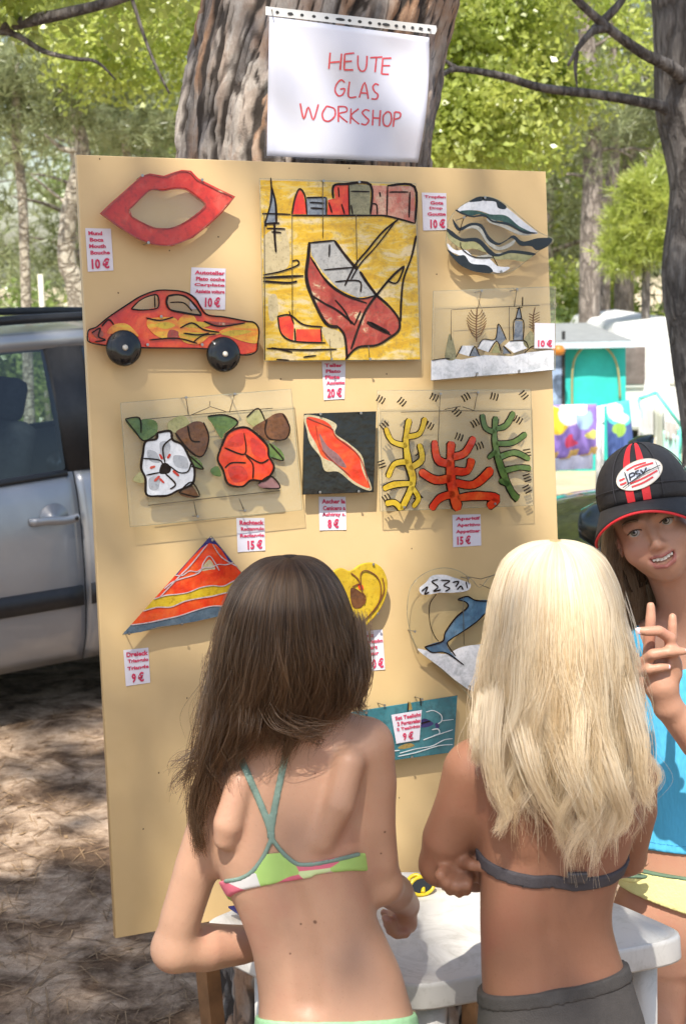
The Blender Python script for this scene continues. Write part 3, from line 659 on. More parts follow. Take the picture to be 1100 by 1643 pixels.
    prop(bpy.data.objects['storage_box'], 'dark low box standing in the shade behind the towels', 'box')
camp()

# ------------------------------------------------------------------ parked cars
M_TYRE = plain('tyre_rubber', (.02, .02, .021), .8, .2, 60, .3); M_RIM = plain('rim_metal', (.42, .43, .45), .3, .05, 9, metal=.8)
M_BLACKP = plain('black_plastic', (.018, .018, .02), .45, .2, 40, .1); M_SEAT = plain('seat_cloth', (.035, .038, .045), .95, .25, 40, .3)
M_LAMP = plain('lamp_glass', (.7, .7, .72), .1, .05, 9); M_REDL = plain('red_lamp_glass', (.45, .01, .01), .12, .05, 9)
def carglass():
    t = NT('car_window_glass'); t.t.nodes.remove(t.b)
    tr = t.n('ShaderNodeBsdfTransparent'); tr.inputs[0].default_value = (.62, .70, .70, 1); gl = t.n('ShaderNodeBsdfGlossy'); gl.inputs['Roughness'].default_value = .015
    fr = t.n('ShaderNodeFresnel'); fr.inputs[0].default_value = 1.6; mx = t.n('ShaderNodeMixShader')
    t.l(fr.outputs[0], mx.inputs[0]); t.l(tr.outputs[0], mx.inputs[1]); t.l(gl.outputs[0], mx.inputs[2]); t.l(mx.outputs[0], t.out.inputs['Surface']); return t.m
M_CGLASS = carglass()
def paint(name, c, metal=.5):
    t = NT(name); t.col(t.ramp(t.noise(3, 5, .7, t.coord()), [(.3, tuple(x * .9 for x in c)), (.7, c)])); t.set(Metallic=metal, Roughness=.32)
    t.b.inputs['Coat Weight'].default_value = .8; t.b.inputs['Coat Roughness'].default_value = .06; t.l(t.ramp(t.noise(30, 5, .7, t.coord()), [(.3, .28), (.7, .42)]), t.b.inputs['Roughness']); return t.m
def car(label, origin, fdir, col, zs=1.0, rails=True, strip=True, mx=1.10):
    """origin: near-side B post at ground level; fdir: heading of the nose. local x nose, y to the near side, z up"""
    fx = nrm(A(fdir[0], fdir[1], 0)); sy = nrm(np.cross(A(0, 0, 1), fx)); sy = sy if sy @ (CAMPOS - origin) > 0 else -sy
    o_ = np.asarray(origin, float)
    T = lambda x, y, z: o_ + fx * x + sy * (y - HW) + A(0, 0, z * zs)
    HW = .86
    M_P = paint('car_paint', col)
    root = empty('parked_car', o_ - sy * HW, label, 'car')
    XF, XR = 1.72, -1.02; RW = .40                     # wheel centres, arch radius
    belt = lambda x: np.interp(x, [-1.75, -1.0, 0, 1.0, 1.35, 1.9, 2.3], [1.06, 1.05, 1.01, .965, .945, .86, .70])
    def yprof(x, z, s=1):                               # half width of the body side
        t = np.interp(z, [.22, .34, .46, .62, .80, .93, 1.06], [.80, .845, .86, .862, .852, .83, .79])
        taper = np.interp(x, [-1.75, -1.4, -.8, 1.3, 1.9, 2.3], [.88, .95, 1, 1, .93, .74]); return t * taper
    def arch(x):
        z = np.full_like(np.asarray(x, float), .24)
        for xc in (XF, XR):
            d = RW ** 2 - (np.asarray(x) - xc) ** 2; z = np.where(d > 0, np.maximum(z, .31 + np.sqrt(np.maximum(d, 0))), z)
        return z
    def panel(name, xa, xb, side, parent=root, mat=M_P, za=None, zb=None):
        nx, nz = 26, 16; m = MB(); pts = []
        for i in range(nx + 1):
            x = xa + (xb - xa) * i / nx; lo = float(arch(x)) if za is None else za; hi = float(belt(x)) if zb is None else zb; lo = min(lo, hi - .02)
            for j in range(nz + 1):
                z = lo + (hi - lo) * j / nz; y = yprof(x, z)
                if j in (0, nz) or i in (0, nx): y -= .012
                pts.append(T(x, side * y, z))
        k = nz + 1; m.add(pts, [(i * k + j, (i + 1) * k + j, (i + 1) * k + j + 1, i * k + j + 1) if True else 0 for i in range(nx) for j in range(nz)])
        o = m.build(name, mat, parent, True); so = o.modifiers.new('s', 'SOLIDIFY'); so.thickness = .01; so.offset = 0; return o
    doors = {}
    for side in (1, -1):
        panel('fender', 1.155, 2.30, side); panel('rear_quarter', -1.75, -.955, side)
        doors[side] = (panel('door', .004, 1.147, side), panel('door', -.947, -.004, side))
        # wheel wells, inner dark body
        for xa, xb, d in ((.02, 1.13, doors[side][0]), (-.93, -.02, doors[side][1])):
            if strip:
                pts = []; n = 14
                for i in range(n + 1):
                    x = xa + (xb - xa) * i / n
                    for z, dy in ((.475, .004), (.48, .017), (.555, .017), (.56, .004)): pts.append(T(x, side * (yprof(x, z) + dy), z))
                MB().add(pts, [(i * 4 + j, (i + 1) * 4 + j, (i + 1) * 4 + j + 1, i * 4 + j + 1) for i in range(n) for j in range(3)] + [(0, 1, 2, 3), (n * 4 + 3, n * 4 + 2, n * 4 + 1, n * 4)]).build('rub_strip', M_BLACKP, d, True)
            hx = .12 if xa > 0 else -.75; z = .835
            cup = MB(); cup.lathe(T(hx, side * (yprof(hx, z) - .004), z), [(.0, -.02), (.045, -.015), (.062, .004), (.066, .008)], 20, np.stack([fx, A(0, 0, 1), sy * side], 1)); cup.build('handle_cup', M_P, d, True)
            hp = [T(hx + dx, side * (yprof(hx + dx, z) + dy), z + .004 * math.sin(dx * 30)) for dx, dy in ((-.10, .002), (-.09, .022), (-.03, .034), (.04, .034), (.09, .024), (.105, .004))]
            h = MB().tube(catmull(hp, 3), .0165, 10, flat=.6, fdir=sy * side).build('handle', M_P, d, True)
            MB().lathe(T(hx - .082, side * (yprof(hx, z) + .034), z), [(0, 0), (.008, 0), (.009, .004), (0, .006)], 10, np.stack([fx, A(0, 0, 1), sy * side], 1)).build('keyhole', M_BLACKP, d, True)
    # inner dark tub, floor, front, bonnet, tail
    MB().box(T(.25, 0, .42), (3.7, 1.50, .36), np.stack([fx, sy, A(0, 0, 1)], 1)).build('underbody', M_BLACKP, root)
    def strip_across(name, xs, zf, wf, mat, n=14, crown=.04):
        pts = []
        for x in xs:
            for j in range(n + 1):
                u = -1 + 2 * j / n; pts.append(T(x, u * wf(x), zf(x) + crown * (1 - u * u)))
        k = n + 1; o = MB().add(pts, [(i * k + j, i * k + j + 1, (i + 1) * k + j + 1, (i + 1) * k + j) for i in range(len(xs) - 1) for j in range(n)]).build(name, mat, root, True)
        o.modifiers.new('s', 'SOLIDIFY').thickness = .012; return o
    strip_across('bonnet', np.linspace(1.15, 2.30, 14), lambda x: float(belt(x)) - .005, lambda x: yprof(x, belt(x)) - .012, M_P, crown=.05)
    nose = MB(); pts = [(2.30, .69), (2.42, .60), (2.46, .48), (2.44, .30), (2.36, .20)]
    pp = []; 
    for x, z in pts:
        for j in range(13):
            u = -1 + j / 6; pp.append(T(x - .14 * u * u * abs(u), u * .66, z))
    nose.add(pp, [(i * 13 + j, i * 13 + j + 1, (i + 1) * 13 + j + 1, (i + 1) * 13 + j) for i in range(4) for j in range(12)]).build('front_bumper', M_P, root, True)
    for s in (1, -1):
        MB().lathe(T(2.33, s * .52, .66), [(.0, .05), (.09, .04), (.13, .0), (.12, -.03)], 16, np.stack([sy, A(0, 0, 1), fx], 1)).build('headlight', M_LAMP, root, True)
        MB().box(T(-1.76, s * .68, .9), (.05, .14, .3), np.stack([fx, sy, A(0, 0, 1)], 1)).build('tail_light', M_REDL, root, False, .02)
    MB().box(T(2.44, 0, .42), (.04, .52, .11), np.stack([fx, sy, A(0, 0, 1)], 1)).build('grille', M_BLACKP, root, False, .01)
    tg = MB(); pp = []
    for x, z, w in ((-1.74, 1.07, .70), (-1.80, .8, .72), (-1.84, .55, .73), (-1.82, .3, .70), (-1.7, .22, .68)):
        for j in range(9): u = -1 + j / 4; pp.append(T(x + .06 * u * u, u * w, z))
    tg.add(pp, [(i * 9 + j, i * 9 + j + 1, (i + 1) * 9 + j + 1, (i + 1) * 9 + j) for i in range(4) for j in range(8)]).build('tailgate', M_P, root, True)
    # greenhouse
    roofz = lambda x: float(np.interp(x, [-1.72, -1.3, -.3, .35, .75], [1.46, 1.53, 1.565, 1.545, 1.50])); roofw = lambda x: .60
    strip_across('roof', np.linspace(-1.70, .72, 16), lambda x: roofz(x) - .02, lambda x: .625, M_P, crown=.035)
    GB = lambda x, s: T(x, s * (yprof(x, belt(x)) - .015), float(belt(x)) - .002)     # belt point
    GR = lambda x, s: T(x, s * .635, roofz(min(max(x, -1.72), .75)) - .035)            # roof-edge point
    for s in (1, -1):
        def bar(pa, pb, w, name, mat, th=.025): MB().tube([pa, pb], w / 2, 8, flat=th / w * 1.0, fdir=sy * s).build(name, mat, root, True)
        rail = [T(x, s * .635, roofz(x) - .028) for x in np.linspace(-1.72, .75, 14)]
        MB().tube(rail, .04, 8, flat=.6, fdir=sy * s).build('roof_edge', M_P, root, True)
        MB().tube([T(.75, s * .635, roofz(.75) - .028), T(1.02, s * .70, 1.31), T(1.38, s * .79, float(belt(1.38)))], .034, 8).build('front_pillar', M_P, root, True)
        bar(GB(-.06, s), GR(-.06, s), .20, 'centre_pillar', M_BLACKP); bar(GB(-1.0, s), GR(-1.0, s), .12, 'side_pillar', M_BLACKP); bar(GB(-1.68, s), GR(-1.66, s), .16, 'rear_pillar', M_P)
        for name, xs in (('window', ((.03, .03), (1.24, .70))), ('window', ((-.95, -.95), (-.14, -.14))), ('window', ((-1.62, -1.60), (-1.04, -1.04)))):
            (ba, ra), (bb, rb) = xs; m = MB(); n = 10; pts = []
            for i in range(n + 1):
                u = i / n; p, q_ = GB(ba + (bb - ba) * u, s), GR(ra + (rb - ra) * u, s)
                for j in range(5): v = j / 4; pts.append(p * (1 - v) + q_ * v + sy * s * (.025 * math.sin(math.pi * v)) )
            m.add(pts, [(i * 5 + j, (i + 1) * 5 + j, (i + 1) * 5 + j + 1, i * 5 + j + 1) for i in range(n) for j in range(4)]); w_ = m.build(name, M_CGLASS, root, True)
            edge = [pts[i * 5] + sy * s * .006 for i in range(n + 1)]; MB().tube(edge, .016, 6).build('window_seal', M_BLACKP, w_, True)
            edge = [pts[i * 5 + 4] + sy * s * .008 for i in range(n + 1)]; MB().tube(edge, .013, 6).build('window_seal', M_BLACKP, w_, True)
        if rails:
            rl = catmull([T(.70, s * .60, roofz(.7) + .0), T(.58, s * .60, roofz(.6) + .045), T(.2, s * .60, roofz(.2) + .062), T(-.7, s * .60, roofz(-.7) + .062), T(-1.45, s * .60, roofz(-1.45) + .05), T(-1.62, s * .60, roofz(-1.6) - .005)], 6)
            MB().tube(rl, .019, 8).build('roof_rail', M_BLACKP, root, True)
        mc = T(mx, s * (HW + .10), 1.045); mr = MB(); mr.lathe(mc, [(.0, -.085), (.055, -.075), (.085, -.03), (.092, .02), (.088, .035)], 18, np.stack([sy * 1.15, A(0, 0, .85), -fx], 1))
        mm = mr.build('wing_mirror', M_BLACKP if rails else M_P, root, True)
        MB().lathe(mc - fx * .036, [(0, 0), (.08, 0), (.08, .003), (0, .004)], 18, np.stack([sy * 1.15, A(0, 0, .85), -fx], 1)).build('mirror_glass', plain('mirror_glass', (.6, .65, .66), .05, .02, 5, metal=1), mm)
        MB().tube([mc - sy * s * .05, T(mx + .03, s * (HW - .05), .985)], .028, 8).build('mirror_stalk', M_BLACKP, mm, True)
        for xc in (XF, XR):
            R = np.stack([fx, A(0, 0, 1), sy * s], 1); c = T(xc, s * .74, .31)
            wh = MB().lathe(c, [(.17, -.09), (.27, -.095), (.305, -.06), (.31, 0), (.305, .06), (.27, .095), (.2, .085)], 32, R, close=False).build('wheel', M_TYRE, root, True)
            MB().lathe(c, [(0, .05), (.04, .055), (.05, .07), (.12, .045), (.185, .08), (.205, .085), (.2, .0), (0, -.02)], 28, R).build('rim', M_RIM, wh, True)
            MB().lathe(c, [(.395, -.25), (.395, .08)], 24, R, close=False).build('wheel_well', M_BLACKP, root, True)
    def glass_across(name, a, b):
        n = 10; pts = []
        for j in range(n + 1):
            u = -1 + 2 * j / n
            for v in (0, .25, .5, .75, 1):
                p = a(u) * (1 - v) + b(u) * v; pts.append(p + fx * (.03 * math.sin(math.pi * v)) * (1 if a(0) @ fx > o_ @ fx else -1))
        MB().add(pts, [(i * 5 + j, (i + 1) * 5 + j, (i + 1) * 5 + j + 1, i * 5 + j + 1) for i in range(n) for j in range(4)]).build(name, M_CGLASS, root, True)
    glass_across('windscreen', lambda u: T(1.40 + .10 * (1 - u * u), u * .77, .965), lambda u: T(.74 + .06 * (1 - u * u), u * .62, 1.49))
    glass_across('rear_window', lambda u: T(-1.75, u * .68, 1.06), lambda u: T(-1.70, u * .60, 1.46))
    MB().box(T(1.18, 0, .90), (.42, 1.42, .18), np.stack([fx, sy, A(0, 0, 1)], 1)).build('dashboard', M_BLACKP, root, False, .06)
    for yy in (.37, -.37):                              # front and back seats
        for xx in (.38, -.55):
            R = np.stack([fx, sy, A(0, 0, 1)], 1); c, s_ = math.cos(.25), math.sin(.25); Rb = R @ np.array([[c, 0, -s_], [0, 1, 0], [s_, 0, c]])
            st = MB().box(T(xx + .05, yy, .55), (.5, .5, .16), R).build('seat', M_SEAT, root, True, .05)
            MB().box(T(xx - .22, yy, .90), (.14, .48, .62), Rb).build('backrest', M_SEAT, st, True, .06)
            MB().box(T(xx - .30, yy, 1.285), (.10, .27, .18), Rb).build('headrest', M_SEAT, st, True, .04)
            for dy in (-.06, .06): MB().tube([T(xx - .27, yy + dy, 1.1), T(xx - .295, yy + dy, 1.24)], .007, 6).build('headrest_post', M_RIM, st, True)
    MB().lathe(T(.72, .37, .98), [(.17, -.012), (.19, 0), (.17, .012), (.155, 0)], 24, np.stack([A(0, 0, 1) * .9 + fx * .3, sy, fx], 1), close=False).build('steering_wheel', M_BLACKP, root, True)
    return root
h_ = ray(3700, 400); bp = W(133, 830, 5.9)
car('silver parked car with black roof rails, behind the left edge of the board', A(bp[0], bp[1], floor(bp[0], bp[1]) - .0), (-h_[0], -h_[1]), (.34, .35, .37))
bp = W(982, 834, 4.75); fd = nrm(A(-.965, .265, 0)); bo = A(bp[0], bp[1], 0) - fd * 1.56
car('dark green parked car half hidden behind the girl in the cap', A(bo[0], bo[1] + .1, floor(bo[0], bo[1])), fd, (.022, .030, .024), .93, False, False, 1.56)
# ------------------------------------------------------------------ the board and its own axes (u right, v up, n towards the viewer)
B_TL, B_TR, B_BL = A(-.452928, 2.68816692, 2.00559076), A(.42008597, 3.06666894, 1.98251214), A(-.42079628, 2.54105597, .61555338)
BU = nrm(B_TR - B_TL); BN = nrm(np.cross(BU, B_TL - B_BL)); BV = np.cross(BN, BU)
if BN @ (CAMPOS - B_TL) < 0: BN = -BN; BV = -BV
BW, BH = np.linalg.norm(B_TR - B_TL), np.linalg.norm(B_BL - B_TL)
MBOARD = Matrix(((BU[0], BV[0], BN[0], B_TL[0]), (BU[1], BV[1], BN[1], B_TL[1]), (BU[2], BV[2], BN[2], B_TL[2]), (0, 0, 0, 1)))
def buv(px, py, h=0.0):                 # board coordinates of a mark seen at that place, on the sheet h in front of the board
    d = ray(px, py); o = B_TL + BN * h; t = ((o - CAMPOS) @ BN) / (d @ BN); p = CAMPOS + d * t - B_TL
    return float(p @ BU), float(p @ BV)
ZO = {'A': (120, 240, 3.6667), 'B': (410, 270, 3.929), 'C': (670, 280, 4.696), 'D': (180, 610, 3.548), 'E': (470, 610, 2.75), 'F': (180, 840, 2.391), 'G': (560, 880, 4.231), 'P': (0, 0, 1)}
def zz(k, pts, h=0.0):
    ox, oy, s = ZO[k]; return [buv(ox + x / s, oy + y / s, h) for x, y in pts]
def curve_mesh(name, loops, thick, bevel=0.0, h=0.0):
    """flat shape with holes, thick, with rounded edges; in board axes, its back at height h"""
    c = bpy.data.curves.new('shape', 'CURVE'); c.dimensions = '2D'; c.fill_mode = 'BOTH'
    for lp in loops:
        s = c.splines.new('POLY'); s.points.add(len(lp) - 1); s.use_cyclic_u = True
        for p, q in zip(s.points, lp): p.co = (q[0], q[1], 0, 1)
    c.extrude = max(thick / 2 - bevel, 1e-5); c.bevel_depth = bevel; c.bevel_resolution = 2; c.offset = -bevel
    o = bpy.data.objects.new('shape', c); COL.objects.link(o); dg = bpy.context.evaluated_depsgraph_get()
    me = bpy.data.meshes.new_from_object(o.evaluated_get(dg)); bpy.data.objects.remove(o); bpy.data.curves.remove(c)
    me.name = name; me.transform(Matrix.Translation((0, 0, h + thick / 2))); me.materials.clear(); return me
def on_board(name, me, mat, parent=None, smooth=False):
    me.transform(MBOARD)
    if parent is not None: me.transform(base_of(parent).inverted())
    return link(name, me, parent, mat, smooth)
def ribbon(strokes, h, thick=.0012, seed=0):
    """brush lines: (points in board u,v; width in metres; taper)"""
    r = np.random.default_rng(seed); m = MB()
    for pts, w in strokes:
        P = np.array(catmull([A(p[0], p[1], 0) for p in pts], 5)) if len(pts) > 2 else np.array([A(pts[0][0], pts[0][1], 0) * (1 - t) + A(pts[1][0], pts[1][1], 0) * t for t in np.linspace(0, 1, 6)])
        n = len(P); T = np.gradient(P, axis=0); T /= np.linalg.norm(T, axis=1)[:, None] + 1e-9; N = np.stack([-T[:, 1], T[:, 0], T[:, 2]], -1)
        ww = w / 2 * (1 + .35 * (np.convolve(r.random(n + 4), np.ones(5) / 5, 'valid') - .5) * 2) * np.minimum(1, np.minimum(np.arange(n) + 1.2, n - np.arange(n) + .2) / 2.2)
        L, R = P + N * ww[:, None], P - N * ww[:, None]
        vs = [(p[0], p[1], z) for p, z in [(q, h + thick) for q in L] + [(q, h + thick) for q in R] + [(q, h) for q in L] + [(q, h) for q in R]]
        fs = [(i, n + i, n + i + 1, i + 1) for i in range(n - 1)] + [(2 * n + i, i, i + 1, 2 * n + i + 1) for i in range(n - 1)] + [(n + i, 3 * n + i, 3 * n + i + 1, n + i + 1) for i in range(n - 1)] + [(0, 2 * n, 3 * n, n), (n - 1, 2 * n - 1, 4 * n - 1, 3 * n - 1)]
        m.add(vs, fs)
    return m.mesh('lines')
def text_mesh(txt, size, cap=None):
    c = bpy.data.curves.new('txt', 'FONT'); c.body = txt; c.size = size; c.align_x = 'LEFT'; c.resolution_u = 2; c.offset = size * .038
    o = bpy.data.objects.new('txt', c); COL.objects.link(o); dg = bpy.context.evaluated_depsgraph_get()
    me = bpy.data.meshes.new_from_object(o.evaluated_get(dg)); bpy.data.objects.remove(o); bpy.data.curves.remove(c); me.materials.clear(); return me
def fit_text(txt, x0, x1, y0, y1):
    """lettering stretched into a box"""
    me = text_mesh(txt, 1.0); n = len(me.vertices); co = np.zeros(n * 3); me.vertices.foreach_get('co', co); co = co.reshape(-1, 3)
    mn, mx = co.min(0), co.max(0); co[:, 0] = x0 + (co[:, 0] - mn[0]) / (mx[0] - mn[0] + 1e-9) * (x1 - x0); co[:, 1] = y0 + (co[:, 1] - mn[1]) / (mx[1] - mn[1] + 1e-9) * (y1 - y0)
    return co, [list(p.vertices) for p in me.polygons], me

def board():
    t = NT('cream_board'); c = t.coord()
    col = t.ramp(t.noise(2.2, 5, .65, c), [(.3, (.575, .40, .185)), (.7, (.655, .475, .245))])
    t.col(t.mix(t.ramp(t.noise(38, 6, .8, t.coord((1, 1, .3))), [(.66, 0), (.78, .30)]), col, (.40, .27, .13))); t.set(Roughness=.55); t.bump(t.noise(160, 3, .6, c), .08, .002)
    e = plain('raw_board_edge', (.50, .36, .2), .8, .2, 40)
    b = empty('display_board', B_BL, 'tall cream painted board carrying the painted glass pieces', 'board')
    m = MB(); pts = [(0, 0), (BW, 0), (BW, -BH), (0, -BH)]
    me = curve_mesh('panel', [pts], .016, .0015, -.016); on_board('panel', me, t.m, b)
    # battens and the wooden prop behind, fixing the board to the trunk
    w = plain('brown_wood', (.24, .12, .05), .7, .3, 14, .2)
    P = lambda u, v, n: B_TL + BU * u + BV * v + BN * n
    for v in (-.25, -1.15):
        MB().box(P(BW / 2, v, -.031), (BW - .12, .05, .028), np.stack([BU, BV, BN], 1)).build('batten', w, b, False, .003)
    lx = W(350, 1600, 2.62); top = P(.13, -.32, -.065)
    lx = W(349, 1600, 2.78); MB().tube([A(lx[0] + .005, 2.80, -.02), top], .024, 4, fdir=A(0, 1, 0)).build('prop_leg', w, b)
    rx = P(BW - .13, -.32, -.065); MB().tube([A(rx[0] - .02, rx[1] + .02, -.02), rx], .027, 4, fdir=A(0, 1, 0)).build('prop_leg', w, b)
    hm = MB(); r = np.random.default_rng(12)
    for px, py in ((160, 255), (272, 402), (190, 470), (450, 608), (620, 600), (300, 1120), (255, 1240), (230, 1330), (840, 640), (560, 270), (420, 860), (660, 880), (640, 1280), (350, 380), (700, 440)):
        u, v = buv(px, py, 0); hm.add([(u + .0016 * math.cos(a) * r.uniform(.6, 1.2), v + .0016 * math.sin(a), .0003) for a in np.linspace(0, 2 * math.pi, 8)[:-1]], [tuple(range(7))])
    on_board('pin_hole', hm.mesh('pin_hole'), plain('hole_dark', (.10, .06, .03), .9), b)['kind'] = 'stuff'
    return b
BOARD = board()

# ------------------------------------------------------------------ paints and glasses
def gpaint(name, stops, scale=30, rough=.13, stretch=(1, 1, 1)):
    f_ = .95 if name in ('white_glass_paint', 'snow_paint', 'white_line') else .95 if name in ('orange_red_paint', 'flame_paint') else .80 if name == 'red_glass_paint' else .74; stops = [(a, tuple(x * f_ for x in c)) for a, c in stops]
    t = NT(name); col = t.ramp(t.noise(scale, 4, .65, t.coord(stretch), .6), stops)
    col = t.mix(t.ramp(t.noise(scale * 5, 4, .7, t.coord()), [(.34, .3 if f_ > .9 else .55), (.5, 0)]), col, tuple(np.mean([c for _, c in stops], 0) * .45))
    t.col(col); t.set(Roughness=rough); t.b.inputs['Specular IOR Level'].default_value = .15 if name == 'black_contour' else .35; t.b.inputs['Coat Weight'].default_value = 0 if name == 'black_contour' else .35; t.b.inputs['Coat Roughness'].default_value = .05
    t.bump(t.noise(45, 2, .5, t.coord()), .25, .004)
    cb = t.n('ShaderNodeBump'); cb.inputs['Strength'].default_value = .55; cb.inputs['Distance'].default_value = .006; t.l(t.noise(34, 2, .5, t.coord()), cb.inputs['Height']); t.l(cb.outputs[0], t.b.inputs['Coat Normal']); return t.m
K_OUT = gpaint('black_contour', [(.3, (.012, .008, .007)), (.7, (.035, .02, .014))])
K_RED = gpaint('red_glass_paint', [(.3, (.50, .018, .012)), (.55, (.66, .045, .025)), (.75, (.70, .13, .085))], 16)
K_ORED = gpaint('orange_red_paint', [(.3, (.50, .018, .010)), (.5, (.64, .05, .014)), (.7, (.70, .12, .025))], 20)
K_FLAME = gpaint('flame_paint', [(.3, (.66, .12, .02)), (.48, (.72, .26, .02)), (.62, (.66, .42, .03)), (.75, (.5, .16, .05))], 22, stretch=(1, 1, 2.5))
K_YEL = gpaint('yellow_glass_paint', [(.3, (.62, .38, .02)), (.7, (.74, .52, .03))], 24)
K_SEA = gpaint('streaky_yellow_paint', [(.36, (.60, .34, .012)), (.47, (.72, .44, .02)), (.54, (.70, .50, .12)), (.62, (.72, .56, .30))], 24, stretch=(.6, .6, 1.9))
K_HULL = gpaint('brown_red_paint', [(.3, (.24, .022, .012)), (.5, (.40, .05, .03)), (.62, (.46, .10, .06)), (.7, (.66, .48, .28))], 34)
K_GREY = gpaint('grey_paint', [(.3, (.32, .31, .30)), (.7, (.48, .46, .43))], 30)
K_PINK = gpaint('salmon_paint', [(.35, (.62, .16, .10)), (.55, (.66, .32, .22)), (.7, (.68, .48, .32))], 40)
K_OLIVE = gpaint('olive_paint', [(.3, (.20, .18, .09)), (.7, (.38, .34, .18))], 60)
K_BLUEG = gpaint('blue_grey_paint', [(.3, (.10, .12, .17)), (.7, (.34, .36, .38))], 60)
K_WHITE = gpaint('white_glass_paint', [(.3, (.58, .60, .64)), (.7, (.74, .74, .76))], 24)
K_SNOW = gpaint('snow_paint', [(.3, (.42, .44, .45)), (.5, (.68, .68, .70)), (.7, (.78, .77, .76))], 36)
K_GREEN = gpaint('green_glass_paint', [(.3, (.06, .13, .035)), (.7, (.16, .24, .06))], 30)
K_DGREEN = gpaint('dark_green_paint', [(.3, (.015, .05, .035)), (.7, (.08, .17, .13))], 30)
K_PALEG = gpaint('pale_olive_paint', [(.3, (.34, .33, .12)), (.7, (.48, .44, .22))], 30)
K_BROWN = gpaint('brown_glass_paint', [(.3, (.09, .03, .012)), (.7, (.22, .085, .03))], 30)
K_BLACK = gpaint('black_glass', [(.3, (.008, .008, .008)), (.7, (.02, .02, .02))], 12, .06)
K_CREAM = gpaint('cream_crackle', [(.3, (.50, .40, .20)), (.7, (.70, .60, .40))], 70)
K_DBLUE = gpaint('dark_blue_paint', [(.3, (.02, .02, .13)), (.7, (.05, .05, .22))], 30)
K_SLATE = gpaint('slate_blue_paint', [(.3, (.07, .12, .17)), (.7, (.17, .23, .28))], 30)
K_DOLPH = gpaint('dolphin_blue_paint', [(.3, (.05, .10, .18)), (.55, (.12, .24, .36)), (.75, (.34, .44, .52))], 16)
K_OCEAN = gpaint('teal_glass', [(.3, (.02, .13, .17)), (.5, (.04, .22, .26)), (.7, (.10, .32, .36))], 9, .08)
K_MAUVE = gpaint('mauve_paint', [(.3, (.22, .09, .10)), (.7, (.34, .18, .17))], 24)
K_GOLD = gpaint('gold_paint', [(.3, (.28, .20, .05)), (.7, (.50, .36, .12))], 30)
K_CLEAR = glassy('clear_glass', (.98, .985, .965), bumpy=.12, bscale=20, haze=.025); K_RIM = plain('glass_rim', (.30, .27, .17), .2, .3, 60)
K_TEXT = glassy('textured_glass', (.975, .98, .955), bumpy=.55, bscale=130, haze=.085)
M_NAIL = plain('steel_pin', (.35, .33, .30), .35, .1, 20, metal=.9); M_WIRE = plain('thin_wire', (.10, .085, .06), .5, .2, 20, metal=.6)

class Piece:
    """one glass piece hung in front of the board; marks are given in one view's coordinates"""
    def __init__(s, name, label, cat, zone, h, anchor):
        s.z = zone; s.h = h; s.k = 0
        u, v = zz(zone, [anchor], 0)[0]; loc = B_TL + BU * u + BV * v
        s.o = empty(name, loc, label, cat)
    def sheet(s, name, pts, mat, thick=.005, holes=(), curved=False, dh=0.0, bevel=.0012):
        h = s.h + dh; f = lambda q: zz(s.z, [p[:2] for p in (catmull([A(x, y, 0) for x, y in q], 5, True) if curved else q)], h)
        me = curve_mesh(name, [f(pts)] + [f(q) for q in holes], thick, bevel, h); o = on_board(name, me, mat, s.o)
        if mat in (K_CLEAR, K_TEXT) and name == 'glass_sheet':
            q = f(pts); on_board('glass_rim', ribbon([((q + [q[0]]) if curved else [a for i in range(len(q)) for a in (q[i], (q[i][0] * .5 + q[(i + 1) % len(q)][0] * .5, q[i][1] * .5 + q[(i + 1) % len(q)][1] * .5))][i_:i_ + 3] if False else [q[i_], q[(i_ + 1) % len(q)]], .0011) for i_ in range(1 if curved else len(q))], h + thick * .6, .0006), K_RIM, s.o)
        return o
    def paint(s, name, polys, mat, dh=.0052, curved=True, parent=None, thick=.0009):
        for q in polys:
            s.k += 1; h = s.h + dh + .00003 * s.k
            o = on_board(name, curve_mesh(name, [zz(s.z, [p[:2] for p in (catmull([A(x, y, 0) for x, y in q], 5, True) if curved else q)], h)], thick, 0, h), mat, parent or s.o)
        return o
    def lines(s, name, strokes, w, mat=None, dh=.0064):
        s.k += 1; h = s.h + dh; sc = ZO[s.z][2] * 900
        st = []
        for q in strokes:
            ww = w
            if isinstance(q, tuple) and len(q) == 2 and np.isscalar(q[1]): q, ww = q
            st.append((zz(s.z, q, h), ww / sc))
        return prop(on_board(name, ribbon(st, h, seed=s.k), mat or K_OUT, s.o), kind='stuff')
    def pins(s, pts):                   # pins driven into the board that hold the piece
        m = MB()
        for p in pts:
            u, v = zz(s.z, [p], s.h)[0]; a = B_TL + BU * u + BV * v - BN * .004; b = a + BN * (s.h + .014)
            on = MB().tube([a, b], .0011, 6); on.lathe(b, [(0, .0006), (.0026, .0004), (.0026, -.0006), (0, -.0008)], 10, np.stack([BU, BV, BN], 1)); on.build('pin', M_NAIL, s.o)
    def wires(s, lst, r=.0007):
        for q in lst:
            P = [B_TL + BU * u + BV * v + BN * (s.h + .0075) for u, v in zz(s.z, q, s.h)]
            MB().tube(P, r, 5).build('wire', M_WIRE, s.o, True)

